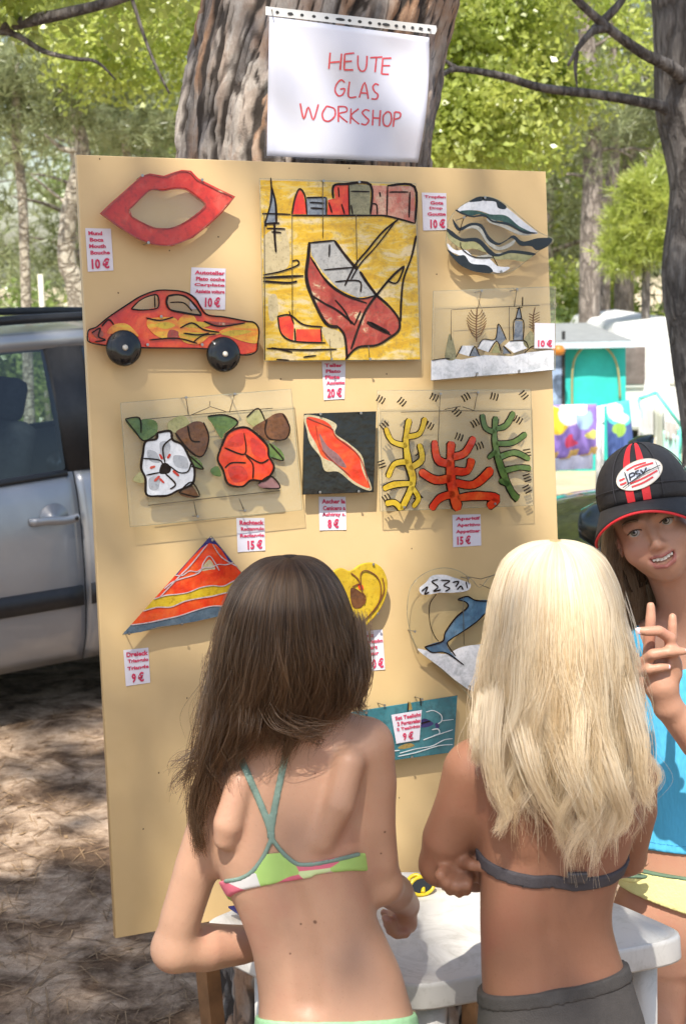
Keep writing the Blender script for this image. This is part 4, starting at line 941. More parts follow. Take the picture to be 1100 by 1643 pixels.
# 1 lips
p = Piece('glass_mouth', 'red glass mouth with pointed corners and a clear textured middle', 'glass ornament', 'A', .022, (540, 140))
lo = [(145, 378), (205, 320), (300, 235), (388, 157), (440, 142), (520, 156), (575, 136), (625, 121), (680, 126), (722, 170), (760, 190), (850, 235), (940, 278), (905, 325), (862, 375), (780, 452), (690, 522), (570, 570), (455, 562), (360, 525), (250, 455)]
li = [(320, 352), (345, 330), (440, 240), (520, 243), (580, 231), (648, 234), (700, 268), (768, 320), (735, 365), (640, 432), (560, 464), (470, 462), (400, 432), (335, 395)]
def inset(q, c, f): return [(c[0] + (x - c[0]) * f, c[1] + (y - c[1]) * f) for x, y in q]
p.sheet('lips', lo, K_RED, .006, [li], bevel=.002); p.sheet('mouth_opening', inset(li, (545, 345), 1.03), K_TEXT, .004, dh=.001)
p.lines('outline', [inset(lo, (540, 345), .965) + [inset(lo, (540, 345), .965)[0]], li + [li[0]]], 7, K_HULL); p.pins([(390, 158), (740, 183), (425, 552)])
# 2 little car
p = Piece('glass_car', 'red glass car silhouette with painted flames and two black wheels', 'glass ornament', 'A', .020, (540, 840))
co = [(75, 1092), (85, 1060), (130, 1042), (200, 985), (320, 905), (390, 862), (480, 830), (570, 828), (650, 840), (712, 880), (772, 968), (880, 985), (1000, 1008), (1055, 1018), (1082, 1060), (1076, 1140), (1062, 1192), (985, 1208), (780, 1172), (400, 1166), (180, 1152), (85, 1132)]
w1 = [(332, 938), (378, 892), (432, 864), (486, 858), (488, 930), (400, 944)]; w2 = [(548, 862), (602, 854), (652, 866), (694, 902), (742, 968), (715, 972), (640, 960), (562, 942), (540, 900)]
p.sheet('body', co, K_ORED, .005, [w1, w2]); p.sheet('window', inset(w1, (405, 900), 1.06), K_CLEAR, .003, dh=.0012); p.sheet('window', inset(w2, (650, 910), 1.05), K_CLEAR, .003, dh=.0012)
p.paint('flame', [[(610, 1005), (650, 968), (700, 980), (735, 1035), (790, 1055), (858, 1080), (790, 1100), (730, 1145), (640, 1130), (600, 1060)], [(850, 1070), (980, 1022), (1065, 1026), (1080, 1080), (1070, 1138), (990, 1128), (900, 1095)], [(190, 1082), (230, 1030), (300, 1024), (350, 1062), (372, 1100), (290, 1078)], [(430, 1000), (540, 985), (600, 1000), (610, 1060), (520, 1110), (440, 1060)]], K_FLAME)
p.paint('flame_tongue', [[(640, 1040), (720, 1012), (800, 1030), (730, 1050)], [(620, 1090), (700, 1075), (800, 1085), (720, 1108)], [(860, 1085), (930, 1062), (1040, 1068), (940, 1096)], [(470, 1030), (540, 1015), (590, 1035), (530, 1056)]], K_YEL)
p.paint('dark_streak', [[(100, 1070), (150, 1062), (170, 1092), (130, 1110)], [(560, 1060), (610, 1075), (590, 1120), (545, 1105)], [(770, 1010), (900, 1018), (990, 1022), (880, 1034)]], K_HULL)
p.lines('outline', [co + [co[0]], w1 + [w1[0]], (w2 + [w2[0]], 12), [(620, 1050), (690, 1020), (760, 1060), (850, 1075)], [(640, 1080), (720, 1090), (790, 1080)], [(700, 1130), (750, 1095), (830, 1085)], [(420, 990), (500, 1005), (580, 985)], [(760, 1010), (850, 1040), (1000, 1020)], [(470, 860), (472, 930)], [(100, 1080), (150, 1050), (140, 1100), (180, 1120), (120, 1130)], [(160, 1040), (200, 1000), (230, 1030)], [(440, 1120), (600, 1110), (720, 1140)], [(560, 900), (640, 902), (690, 950)]], 8)
for cx, cy in ((285, 1168), (870, 1206)):
    u, v = zz('A', [(cx, cy)], p.h)[0]; c = B_TL + BU * u + BV * v + BN * (p.h + .001); wh = MB().lathe(c, [(.0, 0), (.030, 0), (.0325, .004), (.030, .009), (.018, .0125), (0, .0135)], 28, np.stack([BU, BV, BN], 1)).build('wheel', K_BLACK, p.o, True)
    MB().lathe(c, [(0, .0128), (.0055, .0135), (.004, .016), (0, .0165)], 14, np.stack([BU, BV, BN], 1)).build('hub', plain('silver_hub', (.55, .5, .42), .3, .1, 30), wh, True)
p.pins([(500, 985), (420, 1150), (740, 1150)])
# 3 boat picture
p = Piece('glass_picture', 'large yellow glass picture of a red boat before a row of houses', 'glass picture', 'B', .016, (520, 90))
sh = [(22, 66), (1004, 98), (1040, 1212), (50, 1218)]
p.sheet('glass_sheet', sh, K_CLEAR, .004)
p.paint('yellow_ground', [[(30, 75), (480, 90), (500, 120), (450, 185), (330, 180), (280, 135), (230, 290), (250, 305), (830, 315), (1000, 350), (1034, 1205), (560, 1205), (470, 1040), (440, 1010), (420, 1090), (230, 1100), (140, 1040), (140, 930), (300, 960), (420, 940), (330, 680), (340, 470), (490, 455), (620, 620), (740, 800), (830, 880), (1000, 950), (960, 800), (560, 640), (480, 380), (250, 330), (130, 500), (60, 520), (48, 300), (60, 200)]] if False else [[(30, 75), (1000, 104), (1034, 1205), (56, 1212)]], K_SEA, curved=False)
p.paint('clear_glass_patch', [[(60, 420), (180, 380), (215, 560), (180, 640), (60, 660), (50, 540)], [(420, 1000), (540, 1040), (560, 1120), (480, 1130), (430, 1060)], [(80, 820), (130, 800), (140, 920), (90, 960)]], gpaint('bare_glass', [(.3, (.52, .41, .22)), (.6, (.62, .50, .28)), (.75, (.66, .50, .12))], 28))
p.paint('house', [[(230, 290), (245, 190), (275, 132), (300, 165), (325, 290)], [(488, 110), (585, 100), (585, 295), (450, 300), (455, 200), (500, 190)]], K_ORED, curved=False)
p.paint('house', [[(320, 185), (445, 180), (445, 292), (325, 295)]], K_BLUEG, curved=False)
p.paint('house', [[(590, 100), (722, 105), (720, 296), (590, 300)]], K_OLIVE, curved=False)
p.paint('house', [[(730, 108), (825, 112), (825, 306), (725, 300)], [(830, 108), (1000, 115), (1003, 345), (830, 300)]], K_PINK, curved=False)
p.paint('hull', [[(338, 470), (345, 560), (420, 680), (520, 770), (640, 822), (760, 800), (800, 850), (890, 930), (905, 1010), (860, 1060), (760, 1115), (640, 1130), (565, 1200), (560, 1060), (520, 1000), (440, 970), (350, 790), (318, 680), (330, 560)]], K_HULL, curved=False)
p.paint('boat_inside', [[(345, 475), (490, 455), (560, 550), (650, 640), (750, 800), (640, 815), (520, 760), (420, 650), (350, 545)]], K_GREY, curved=False)
p.paint('dinghy', [[(140, 940), (230, 930), (240, 1000), (235, 1090), (160, 1040)], [(255, 1015), (410, 1015), (410, 1095), (255, 1095)]], K_ORED, curved=False)
p.paint('sail', [[(95, 110), (120, 200), (128, 350), (60, 350), (85, 250)]], K_BLUEG, curved=False)
p.lines('outline', [(([(338, 465), (330, 560), (318, 680), (350, 800), (440, 975), (520, 1000)]), 22), [(338, 470), (495, 455)], ([(495, 455), (560, 545), (640, 640)], 18), [(345, 560), (430, 690), (530, 775), (650, 822), (760, 800)],
    ([(655, 650), (700, 720), (760, 800)], 18), [(465, 480), (462, 560)], [(430, 640), (610, 625)], [(500, 715), (650, 710), (660, 780)], ([(760, 800), (840, 870), (900, 950), (900, 1020), (840, 1070), (760, 1115), (640, 1130), (565, 1205)], 16),
    ([(520, 1000), (560, 1060), (575, 1200)], 16), ([(900, 320), (800, 400), (700, 520), (625, 610), (560, 740)], 14), [(880, 335), (760, 490), (660, 600), (600, 700)], ([(1010, 425), (980, 560), (930, 700), (915, 850), (912, 965)], 13), ([(935, 615), (860, 680), (760, 800), (680, 920), (600, 1140)], 14),
    [(935, 620), (890, 720), (830, 710)], ([(350, 800), (430, 850), (520, 900), (620, 985)], 12), [(500, 830), (560, 900), (600, 980)], [(720, 970), (780, 1010), (850, 1050)], [(360, 580), (450, 720), (560, 800), (700, 850)], ([(700, 970), (840, 1040)], 26), [(660, 900), (620, 990)],
    [(135, 935), (215, 925), (300, 985), (420, 1000)], [(140, 940), (160, 1040), (240, 1090), (440, 1100)], [(245, 1010), (250, 1095)], [(210, 900), (240, 980)], [(410, 1010), (415, 1090)], [(70, 1135), (300, 1145), (510, 1140)], [(100, 1130), (230, 1160)], [(300, 1190), (380, 1180)], [(130, 1205), (210, 1210)],
    [(95, 60), (98, 200), (60, 345), (70, 360)], ([(100, 120), (125, 220), (130, 345)], 13), ([(60, 350), (150, 345)], 12), [(70, 378), (185, 382)], ([(118, 340), (120, 440), (128, 530)], 14), [(100, 400), (160, 405)], [(40, 285), (220, 290)], [(48, 672), (160, 650), (265, 610), (262, 580), (230, 585)], ([(48, 690), (300, 678)], 16), ([(48, 712), (200, 722), (260, 712)], 14),
    [(225, 296), (450, 298), (720, 298), (830, 302), (1003, 348)], [(228, 290), (245, 195), (275, 130), (310, 175), (322, 290)], ([(488, 190), (490, 112), (560, 100), (722, 104), (722, 290)], 15), [(585, 105), (590, 295)], [(600, 145), (715, 148)], [(825, 300), (830, 108)], ([(830, 110), (1000, 118), (1003, 345)], 15), [(970, 150), (965, 310)], [(840, 150), (960, 150)], [(445, 185), (445, 295)], [(320, 185), (440, 182)], [(600, 230), (610, 290)], [(730, 225), (760, 230), (765, 290)], [(520, 120), (525, 180)], [(460, 215), (480, 280)], [(540, 225), (560, 290)], [(340, 215), (430, 220)], [(345, 250), (430, 255)], [(780, 150), (785, 180)]], 10)
p.wires([[(412, 78), (414, 440)], [(622, 298), (628, 640)], [(220, 300), (222, 940)], [(45, 280), (50, 1210)], [(700, 1120), (708, 1210)], [(455, 1080), (468, 1205)]])
p.pins([(416, 85), (640, 92), (466, 1205), (708, 1205)])
# 4 drop-shaped striped plate
p = Piece('glass_drop', 'drop shaped glass plate with wavy black, white and green bands', 'glass ornament', 'C', .024, (485, 180))
dr = [(232, 340), (285, 268), (385, 198), (485, 168), (575, 184), (670, 238), (755, 312), (900, 432), (1004, 484), (990, 528), (905, 575), (868, 606), (800, 658), (720, 718), (610, 746), (500, 742), (380, 716), (285, 645), (218, 568), (205, 500), (215, 412)]
p.sheet('glass_sheet', dr, K_CLEAR, .005, curved=True)
p.paint('white_band', [[(300, 262), (390, 205), (500, 195), (600, 205), (700, 275), (800, 360), (900, 440), (840, 440), (720, 370), (620, 335), (540, 300), (440, 270), (350, 285)], [(222, 520), (280, 570), (360, 570), (430, 630), (520, 625), (600, 690), (690, 700), (620, 742), (520, 720), (420, 690), (330, 620), (240, 575)]], K_WHITE)
p.paint('green_band', [[(320, 275), (420, 270), (540, 300), (660, 310), (760, 390), (860, 440), (760, 420), (640, 355), (560, 345), (480, 300), (400, 310), (350, 295)]], K_DGREEN)
p.paint('grey_band', [[(330, 418), (400, 378), (470, 395), (520, 470), (600, 545), (680, 520), (740, 480), (700, 540), (600, 570), (520, 520), (460, 430), (400, 405)], [(420, 625), (540, 600), (700, 585), (640, 615), (560, 632), (470, 640)], [(520, 330), (640, 370), (760, 430), (860, 455), (760, 455), (640, 400), (540, 365)]], gpaint('pale_grey_paint', [(.3, (.34, .33, .28)), (.7, (.62, .60, .52))], 30))
p.paint('olive_band', [[(225, 430), (320, 505), (430, 510), (530, 590), (420, 560), (330, 560), (235, 490)], [(560, 610), (700, 590), (860, 600), (800, 655), (690, 640), (590, 640)]], K_PALEG)
p.paint('black_band', [[(385, 205), (440, 172), (485, 168), (485, 196), (430, 205)], [(490, 168), (575, 182), (660, 235), (650, 262), (600, 250), (580, 205), (490, 196)], [(260, 335), (300, 390), (320, 400), (400, 365), (480, 378), (530, 460), (600, 515), (660, 495), (720, 458), (790, 505), (900, 480), (1002, 482), (985, 530), (900, 572), (850, 540), (770, 535), (710, 480), (650, 510), (600, 532), (530, 500), (470, 400), (400, 385), (320, 425), (280, 400)], [(215, 405), (260, 430), (330, 480), (450, 480), (540, 560), (600, 600), (700, 570), (870, 590), (860, 610), (700, 592), (600, 618), (530, 600), (440, 510), (330, 505), (240, 455)], [(220, 565), (290, 610), (350, 610), (400, 670), (520, 685), (560, 738), (440, 735), (330, 690), (260, 625)], [(285, 265), (400, 310), (500, 300), (560, 345), (680, 365), (780, 420), (900, 440), (800, 445), (680, 385), (560, 360), (500, 318), (400, 322), (310, 290)]], K_BLACK)
p.lines('outline', [[(310, 440), (340, 340), (370, 310)], [(320, 510), (330, 560), (420, 620), (560, 625)], [(560, 610), (600, 690)]], 6)
p.pins([(487, 180), (608, 735), (330, 330)])
# 5 village in snow
p = Piece('glass_picture', 'clear glass picture of a snowy village with a church tower and bare trees', 'glass picture', 'C', .018, (560, 870))
p.sheet('glass_sheet', [(110, 880), (1028, 846), (1025, 1475), (95, 1555)], K_TEXT, .005)
p.paint('snow', [[(100, 1400), (240, 1385), (330, 1395), (500, 1360), (700, 1370), (830, 1340), (1020, 1320), (1020, 1470), (800, 1492), (430, 1520), (98, 1550)]], K_SNOW, curved=False)
p.paint('snow_roof', [[(300, 1345), (330, 1290), (420, 1290), (385, 1370)], [(450, 1290), (480, 1245), (590, 1250), (530, 1340), (450, 1310)], [(650, 1290), (690, 1255), (800, 1255), (830, 1305), (720, 1345)]], K_SNOW, curved=False)
p.paint('grey_wall', [[(385, 1370), (425, 1300), (470, 1370)], [(580, 1250), (605, 1130), (660, 1240), (620, 1280)], [(730, 1100), (785, 1105), (788, 1250), (720, 1250)], [(735, 1095), (760, 1000), (780, 1095)], [(640, 1290), (700, 1350), (640, 1350)]], K_BLUEG, curved=False)
p.paint('fir', [[(205, 1385), (225, 1240), (240, 1200), (265, 1260), (285, 1385)], [(790, 1260), (850, 1180), (880, 1260), (830, 1310)]], K_OLIVE)
p.paint('house_front', [[(550, 1345), (590, 1265), (620, 1345)]], K_PALEG, curved=False)
p.lines('outline', [[(105, 1400), (200, 1385), (240, 1390)], [(285, 1375), (330, 1290)], [(450, 1300), (490, 1242), (580, 1240), (605, 1125), (665, 1245)], [(640, 1290), (700, 1350)], [(530, 1340), (590, 1255), (625, 1330)], [(718, 1250), (722, 1100), (792, 1102), (790, 1250)], [(732, 1098), (760, 1000), (782, 1098)], ([(785, 990), (787, 920)], 9), [(800, 1345), (850, 1300), (880, 1290)], [(385, 1370), (425, 1295), (460, 1360)], [(690, 1255), (800, 1252), (830, 1305)], [(740, 1010), (785, 1000)]], 7)
br = []
for q in range(9):
    y = 1040 + q * 20; w = 30 + 45 * math.sin(math.pi * (q + 1) / 10); br += [[(440, y + 30), (440 - w * .6, y + 10), (440 - w, y - 22)], [(440, y + 32), (440 + w * .6, y + 12), (440 + w, y - 20)]]
for q in range(6):
    y = 1040 + q * 20; br += [[(866, y + 25), (835, y + 8)], [(866, y + 22), (915, y - 5)]]
p.lines('bare_tree', [([(440, 1260), (438, 1120), (445, 1000)], 10), ([(866, 1190), (866, 1080), (880, 1000)], 10)] + br, 6, gpaint('brown_contour', [(.3, (.12, .055, .02)), (.7, (.22, .11, .05))]))
p.wires([[(235, 1250), (237, 1022), (560, 1003), (900, 988)], [(672, 1000), (672, 1250)], [(462, 875), (440, 1005)], [(728, 870), (710, 995)], [(430, 1495), (418, 1530)], [(742, 1478), (745, 1498)]])
p.pins([(462, 880), (728, 870), (428, 1500), (744, 1480)])
# 6 flowers
p = Piece('glass_picture', 'clear ribbed glass picture of a white and a red flower among leaves', 'glass picture', 'D', .020, (545, 110))
p.sheet('glass_sheet', [(45, 130), (1015, 50), (1078, 738), (100, 835)], K_TEXT, .005)
p.sheet('inner_sheet', [(165, 224), (905, 160), (950, 628), (205, 708)], K_CLEAR, .003, dh=.0052)
fd = .0086
p.paint('leaf', [[(75, 222), (155, 215), (165, 300), (180, 345), (120, 290)], [(165, 230), (250, 235), (250, 310), (180, 350)], [(545, 205), (640, 198), (710, 240), (640, 300), (620, 330), (570, 250)], [(440, 430), (500, 460), (515, 505), (450, 490)], [(890, 360), (960, 400), (975, 455), (900, 440)], [(560, 510), (600, 490), (620, 545), (575, 540)]], K_GREEN, fd)
p.paint('leaf', [[(320, 240), (400, 200), (440, 250), (400, 300), (330, 290)], [(765, 210), (830, 170), (870, 220), (840, 270), (780, 250)], [(120, 560), (165, 520), (180, 580), (135, 580)]], K_PALEG, fd)
p.paint('bud', [[(360, 300), (420, 260), (470, 235), (520, 245), (550, 320), (530, 410), (480, 435), (400, 370)], [(800, 270), (880, 220), (930, 190), (980, 195), (1010, 270), (980, 335), (880, 340), (830, 300)], [(380, 640), (430, 580), (490, 660), (430, 668)]], K_BROWN, fd)
p.paint('leaf', [[(830, 590), (900, 545), (955, 610), (870, 618)]], K_MAUVE, fd)
wf = [(255, 300), (330, 290), (345, 340), (400, 370), (445, 455), (468, 510), (455, 590), (370, 630), (320, 655), (260, 660), (195, 650), (190, 560), (165, 500), (175, 420), (190, 350), (250, 335)]
rf = [(620, 380), (660, 300), (740, 268), (800, 290), (880, 370), (890, 430), (920, 500), (870, 570), (790, 570), (740, 605), (660, 590), (630, 510), (600, 450)]
p.paint('white_flower', [wf], K_WHITE, fd); p.paint('red_flower', [rf], K_ORED, fd)
p.paint('petal_shade', [[(270, 360), (320, 350), (330, 400), (290, 450)], [(200, 400), (250, 410), (270, 470), (210, 455)], [(210, 560), (270, 545), (260, 620), (215, 620)], [(350, 430), (420, 440), (430, 500), (360, 490)]], gpaint('petal_grey', [(.3, (.40, .42, .46)), (.7, (.60, .61, .64))], 20), fd)
p.paint('petal_shade', [[(670, 330), (740, 300), (740, 370), (660, 375)], [(790, 330), (860, 370), (870, 440), (800, 420)], [(660, 500), (740, 490), (770, 560), (690, 580)]], K_RED, fd)
p.paint('flower_heart', [[(280, 480), (310, 472), (335, 500), (320, 530), (270, 530)]], K_OUT, fd)
p.lines('outline', [(wf + [wf[0]], 13), (rf + [rf[0]], 13), [(340, 330), (290, 380), (300, 470)], [(175, 445), (270, 455), (290, 490)], [(330, 490), (380, 525), (430, 520), (450, 470)], [(195, 540), (270, 525)], [(330, 620), (360, 590), (300, 530)], [(750, 300), (755, 420), (640, 385)], [(755, 420), (840, 470), (890, 450)], [(640, 500), (680, 470), (760, 470)], [(800, 560), (800, 480), (760, 430)], [(75, 222), (130, 290), (180, 345), (250, 310)], [(75, 220), (155, 215), (165, 300)], [(545, 205), (640, 198), (715, 240), (640, 310)], [(360, 300), (420, 380), (490, 435), (530, 410), (550, 320), (520, 240)], [(430, 260), (450, 340), (500, 350)], [(880, 220), (870, 290), (900, 335), (985, 335), (1010, 270), (970, 190)], [(765, 210), (830, 160), (870, 230)], [(895, 360), (975, 455), (905, 440)], [(830, 590), (900, 545), (955, 612), (860, 615)], [(380, 640), (450, 580), (495, 662), (380, 640)], [(440, 430), (520, 505), (450, 490)]], 8, dh=.0098)
p.lines('stamen', [[(270, 420), (285, 450)], [(330, 420), (315, 445)], [(240, 575), (270, 545)], [(270, 560), (295, 585)], [(215, 500), (245, 490)], [(345, 515), (380, 545)]], 14, K_RED, dh=.0098)
p.wires([[(165, 225), (540, 190), (905, 160)], [(200, 712), (560, 670), (945, 628)], [(412, 95), (428, 195)], [(690, 75), (660, 185)], [(458, 690), (475, 778), (488, 770)], [(715, 672), (745, 745)], [(550, 120), (545, 155), (440, 200)], [(550, 150), (640, 180)]])
p.pins([(412, 100), (688, 80), (478, 775), (745, 742)])
# 7 black square with a red blade
p = Piece('glass_dish', 'small black glass square with a red pointed leaf across it', 'glass ornament', 'E', .020, (200, 150))
p.sheet('glass_sheet', [(46, 148), (362, 137), (350, 494), (38, 505)], K_BLACK, .006)
p.paint('crackle_rim', [[(50, 155), (130, 165), (190, 195), (185, 235), (240, 275), (300, 330), (318, 400), (345, 485), (270, 460), (200, 405), (140, 400), (120, 340), (75, 280), (60, 220)]], K_CREAM)
p.paint('red_leaf', [[(60, 165), (120, 172), (165, 200), (185, 245), (250, 290), (290, 340), (305, 400), (335, 475), (260, 440), (190, 370), (130, 340), (100, 280), (70, 225)]], K_ORED)
p.paint('mauve_vein', [[(115, 235), (150, 290), (200, 330), (235, 385), (190, 370), (140, 330)]], K_MAUVE)
p.lines('outline', [[(60, 165), (165, 210), (190, 250), (290, 335), (340, 480)], [(100, 200), (130, 310), (250, 420)]], 4, K_HULL)
p.pins([(112, 150), (290, 146), (110, 494), (280, 490)])
# 8 clear square with three coloured sprigs (an invented plain motif)
p = Piece('glass_picture', 'clear glass square with yellow, red and green branching shapes', 'glass picture', 'E', .022, (710, 50))
p.sheet('glass_sheet', [(368, 46), (1044, 42), (1054, 552), (380, 578)], K_TEXT, .005)
def coral(nm, stems, w, mt):
    for kk, (mat, ww, dh) in enumerate(((K_OUT, w + 13, .0054), (mt, w, .0068))):
        sc = 2.75 * 900; me = ribbon([(zz('E', q, p.h), (ww if i == 0 else ww * .8) / sc) for i, q in enumerate(stems)], p.h + dh, .0010, 5)
        on_board('outline' if kk == 0 else nm, me, mat, p.o)['kind'] = 'stuff'
coral('yellow_coral', [[(505, 170), (490, 260), (500, 360), (520, 450), (470, 570)], [(495, 290), (430, 270), (400, 210)], [(492, 250), (550, 235), (575, 165)], [(500, 360), (440, 370), (410, 430)], [(505, 390), (560, 350), (548, 280)], [(520, 455), (440, 460), (390, 480)], [(515, 470), (545, 520), (520, 560)], [(470, 570), (440, 540), (400, 545)]], 30, K_YEL)
coral('red_coral', [[(690, 270), (685, 360), (690, 450), (720, 575)], [(688, 370), (630, 350), (615, 265)], [(690, 340), (750, 320), (790, 250)], [(690, 430), (620, 440), (550, 400)], [(700, 450), (790, 460), (870, 390)], [(700, 400), (760, 400), (780, 345)], [(705, 500), (640, 520), (600, 570)], [(715, 520), (800, 510), (890, 520), (850, 560)]], 44, K_ORED)
coral('green_coral', [[(885, 160), (880, 260), (900, 360), (930, 440), (960, 500), (985, 525)], [(882, 230), (840, 210), (825, 150)], [(882, 215), (930, 200), (965, 140)], [(885, 280), (960, 275), (1020, 235)], [(900, 340), (970, 320), (1035, 350)], [(920, 400), (990, 385), (1040, 390)], [(890, 310), (850, 345)], [(945, 460), (900, 440)]], 30, K_GREEN)
dash = []
for cx, cy, a in ((385, 85, 60), (478, 95, 50), (620, 75, 65), (760, 75, 120), (885, 72, 75), (1015, 65, 40), (400, 200, 130), (600, 200, 60), (720, 140, 45), (820, 290, 110), (990, 175, 60), (560, 330, 50), (1030, 320, 10), (410, 520, 120), (550, 520, 140), (1030, 430, 20), (1030, 480, 30), (800, 190, 120), (390, 370, 20), (730, 250, 70)):
    a = math.radians(a); d = (math.cos(a) * 16, -math.sin(a) * 16)
    for k in (-1, 0, 1): ox, oy = -d[1] * .85 * k, d[0] * .85 * k; dash.append([(cx + ox - d[0], cy + oy - d[1]), (cx + ox + 2, cy + oy), (cx + ox + d[0], cy + oy + d[1])])
p.lines('dash', dash, 6)
p.wires([[(468, 142), (700, 135), (900, 138)], [(640, 60), (630, 290)], [(805, 50), (790, 130)], [(730, 115), (660, 130)], [(740, 118), (800, 138)]]); p.pins([(640, 62), (805, 55), (480, 560), (880, 545)])
# 9 triangle
p = Piece('glass_triangle', 'striped red, yellow and blue glass triangle left of the dark haired girl', 'glass ornament', 'F', .022, (380, 60))
tr = [(38, 427), (378, 46), (600, 318)]
p.sheet('glass_sheet', tr, K_CLEAR, .006)
def lerp(a, b, t): return (a[0] + (b[0] - a[0]) * t, a[1] + (b[1] - a[1]) * t)
def wav(a, b, n, amp, sd):
    r = np.random.default_rng(sd); return [(lerp(a, b, i / n)[0], lerp(a, b, i / n)[1] + (r.uniform(-amp, amp) if 0 < i < n else 0)) for i in range(n + 1)]
Lp = lambda t: lerp(tr[1], tr[0], t); Rp = lambda t: lerp(tr[1], tr[2], t)
cuts = [(0.02, .02), (.40, .38), (.64, .62), (.76, .74), (.90, .87), (.995, .995)]
edges = [wav(Lp(a), Rp(b), 8, 7, 9 + i) for i, (a, b) in enumerate(cuts)]
for i, (nm, mt) in enumerate((('blue_tip', K_DBLUE), ('red_band', K_ORED), ('yellow_band', K_YEL), ('red_band', K_ORED), ('slate_band', K_SLATE))): p.paint(nm, [edges[i] + edges[i + 1][::-1]], mt, curved=False)
p.paint('red_peak', [[(372, 75), (470, 190), (480, 215), (380, 190), (290, 225), (240, 235), (200, 260)]], K_ORED)
p.paint('clear_peak', [[(340, 180), (372, 138), (395, 172), (380, 176)]], K_CREAM)
p.lines('outline', edges[1:5] + [[(365, 80), (300, 160), (265, 195), (180, 285)], [(385, 80), (420, 130), (480, 165)], [(200, 250), (240, 220), (330, 190), (350, 150), (375, 125), (410, 180)]], 4, gpaint('pale_contour', [(.3, (.55, .4, .4)), (.7, (.7, .6, .6))]))
p.pins([(378, 62), (262, 384), (60, 420)])
# 10 yellow heart
p = Piece('glass_heart', 'yellow glass heart with a curling dark line, partly behind the dark haired girl', 'glass ornament', 'G', .020, (150, 110))
hy = [(0, 150), (70, 106), (150, 94), (212, 130), (246, 200), (251, 270), (232, 350), (190, 430), (130, 500), (60, 565), (-20, 600), (-100, 560), (-160, 450), (-180, 300), (-140, 180), (-70, 130)]
p.sheet('heart', hy, K_YEL, .007, curved=True, bevel=.002)
p.paint('brown_eye', [[(10, 270), (70, 290), (105, 340), (80, 400), (20, 390)]], K_BROWN, .0072); p.paint('red_dot', [[(60, 240), (90, 250), (95, 280), (65, 275)]], K_ORED, .0072)
p.lines('outline', [[(80, 250), (78, 170), (120, 150), (190, 195), (215, 280), (190, 390), (110, 480)], [(10, 165), (60, 210), (85, 290), (110, 330), (100, 380)], [(225, 200), (235, 290), (180, 400), (90, 500)], [(20, 260), (70, 240), (90, 280)]], 7, gpaint('sienna_line', [(.3, (.16, .05, .02)), (.7, (.28, .1, .04))]), dh=.0086)
p.pins([(150, 105), (180, 440)])
# 11 dolphin
p = Piece('glass_heart', 'clear glass heart painted with a leaping blue dolphin, white foam and a cloud', 'glass ornament', 'G', .020, (800, 200))
ho = [(400, 300), (440, 220), (520, 160), (620, 132), (720, 145), (820, 205), (880, 262), (950, 190), (1060, 150), (1180, 180), (1270, 270), (1300, 400), (1260, 560), (1160, 730), (1010, 920), (875, 1045), (740, 925), (600, 800), (470, 690), (415, 580), (388, 440)]
p.sheet('glass_sheet', ho, K_CLEAR, .005, curved=True)
p.paint('cloud', [[(475, 270), (520, 230), (560, 185), (640, 178), (700, 195), (760, 215), (820, 240), (800, 285), (700, 300), (610, 300), (540, 312), (490, 310)]], K_SNOW)
p.paint('foam', [[(465, 680), (560, 700), (660, 715), (760, 670), (900, 650), (1180, 640), (1150, 740), (1000, 925), (860, 975), (740, 910), (620, 810), (500, 720)]], K_SNOW)
p.paint('dolphin', [[(735, 350), (790, 325), (850, 350), (930, 350), (1050, 380), (1060, 440), (930, 440), (860, 500), (760, 570), (690, 610), (660, 650), (700, 720), (770, 785), (700, 740), (650, 705), (560, 705), (510, 670), (580, 640), (630, 625), (650, 570), (720, 470), (800, 400), (790, 365)]], K_DOLPH)
p.lines('outline', [[(735, 350), (790, 365), (800, 400), (720, 470), (650, 570), (630, 630), (510, 668)], [(510, 668), (560, 705), (655, 708), (775, 790)], [(735, 345), (800, 325), (860, 352), (1000, 360)], [(920, 440), (860, 500), (760, 570), (690, 615), (665, 650), (720, 730)], ([(590, 310), (545, 380), (545, 500), (575, 590), (605, 630)], 5), [(490, 290), (530, 260), (510, 310), (540, 295)], [(600, 210), (560, 225), (600, 260), (570, 290), (620, 280)], [(620, 215), (680, 220), (640, 250), (680, 270), (650, 290)], [(700, 230), (740, 225), (720, 260)], [(730, 280), (755, 255), (770, 280)], [(790, 225), (800, 270)]], 9)
p.wires([[(760, 330), (765, 650)], [(790, 190), (880, 205), (1000, 170)], [(870, 240), (940, 270)], [(780, 185), (800, 240)]]); p.pins([(790, 200), (430, 560), (800, 930), (1180, 220)])
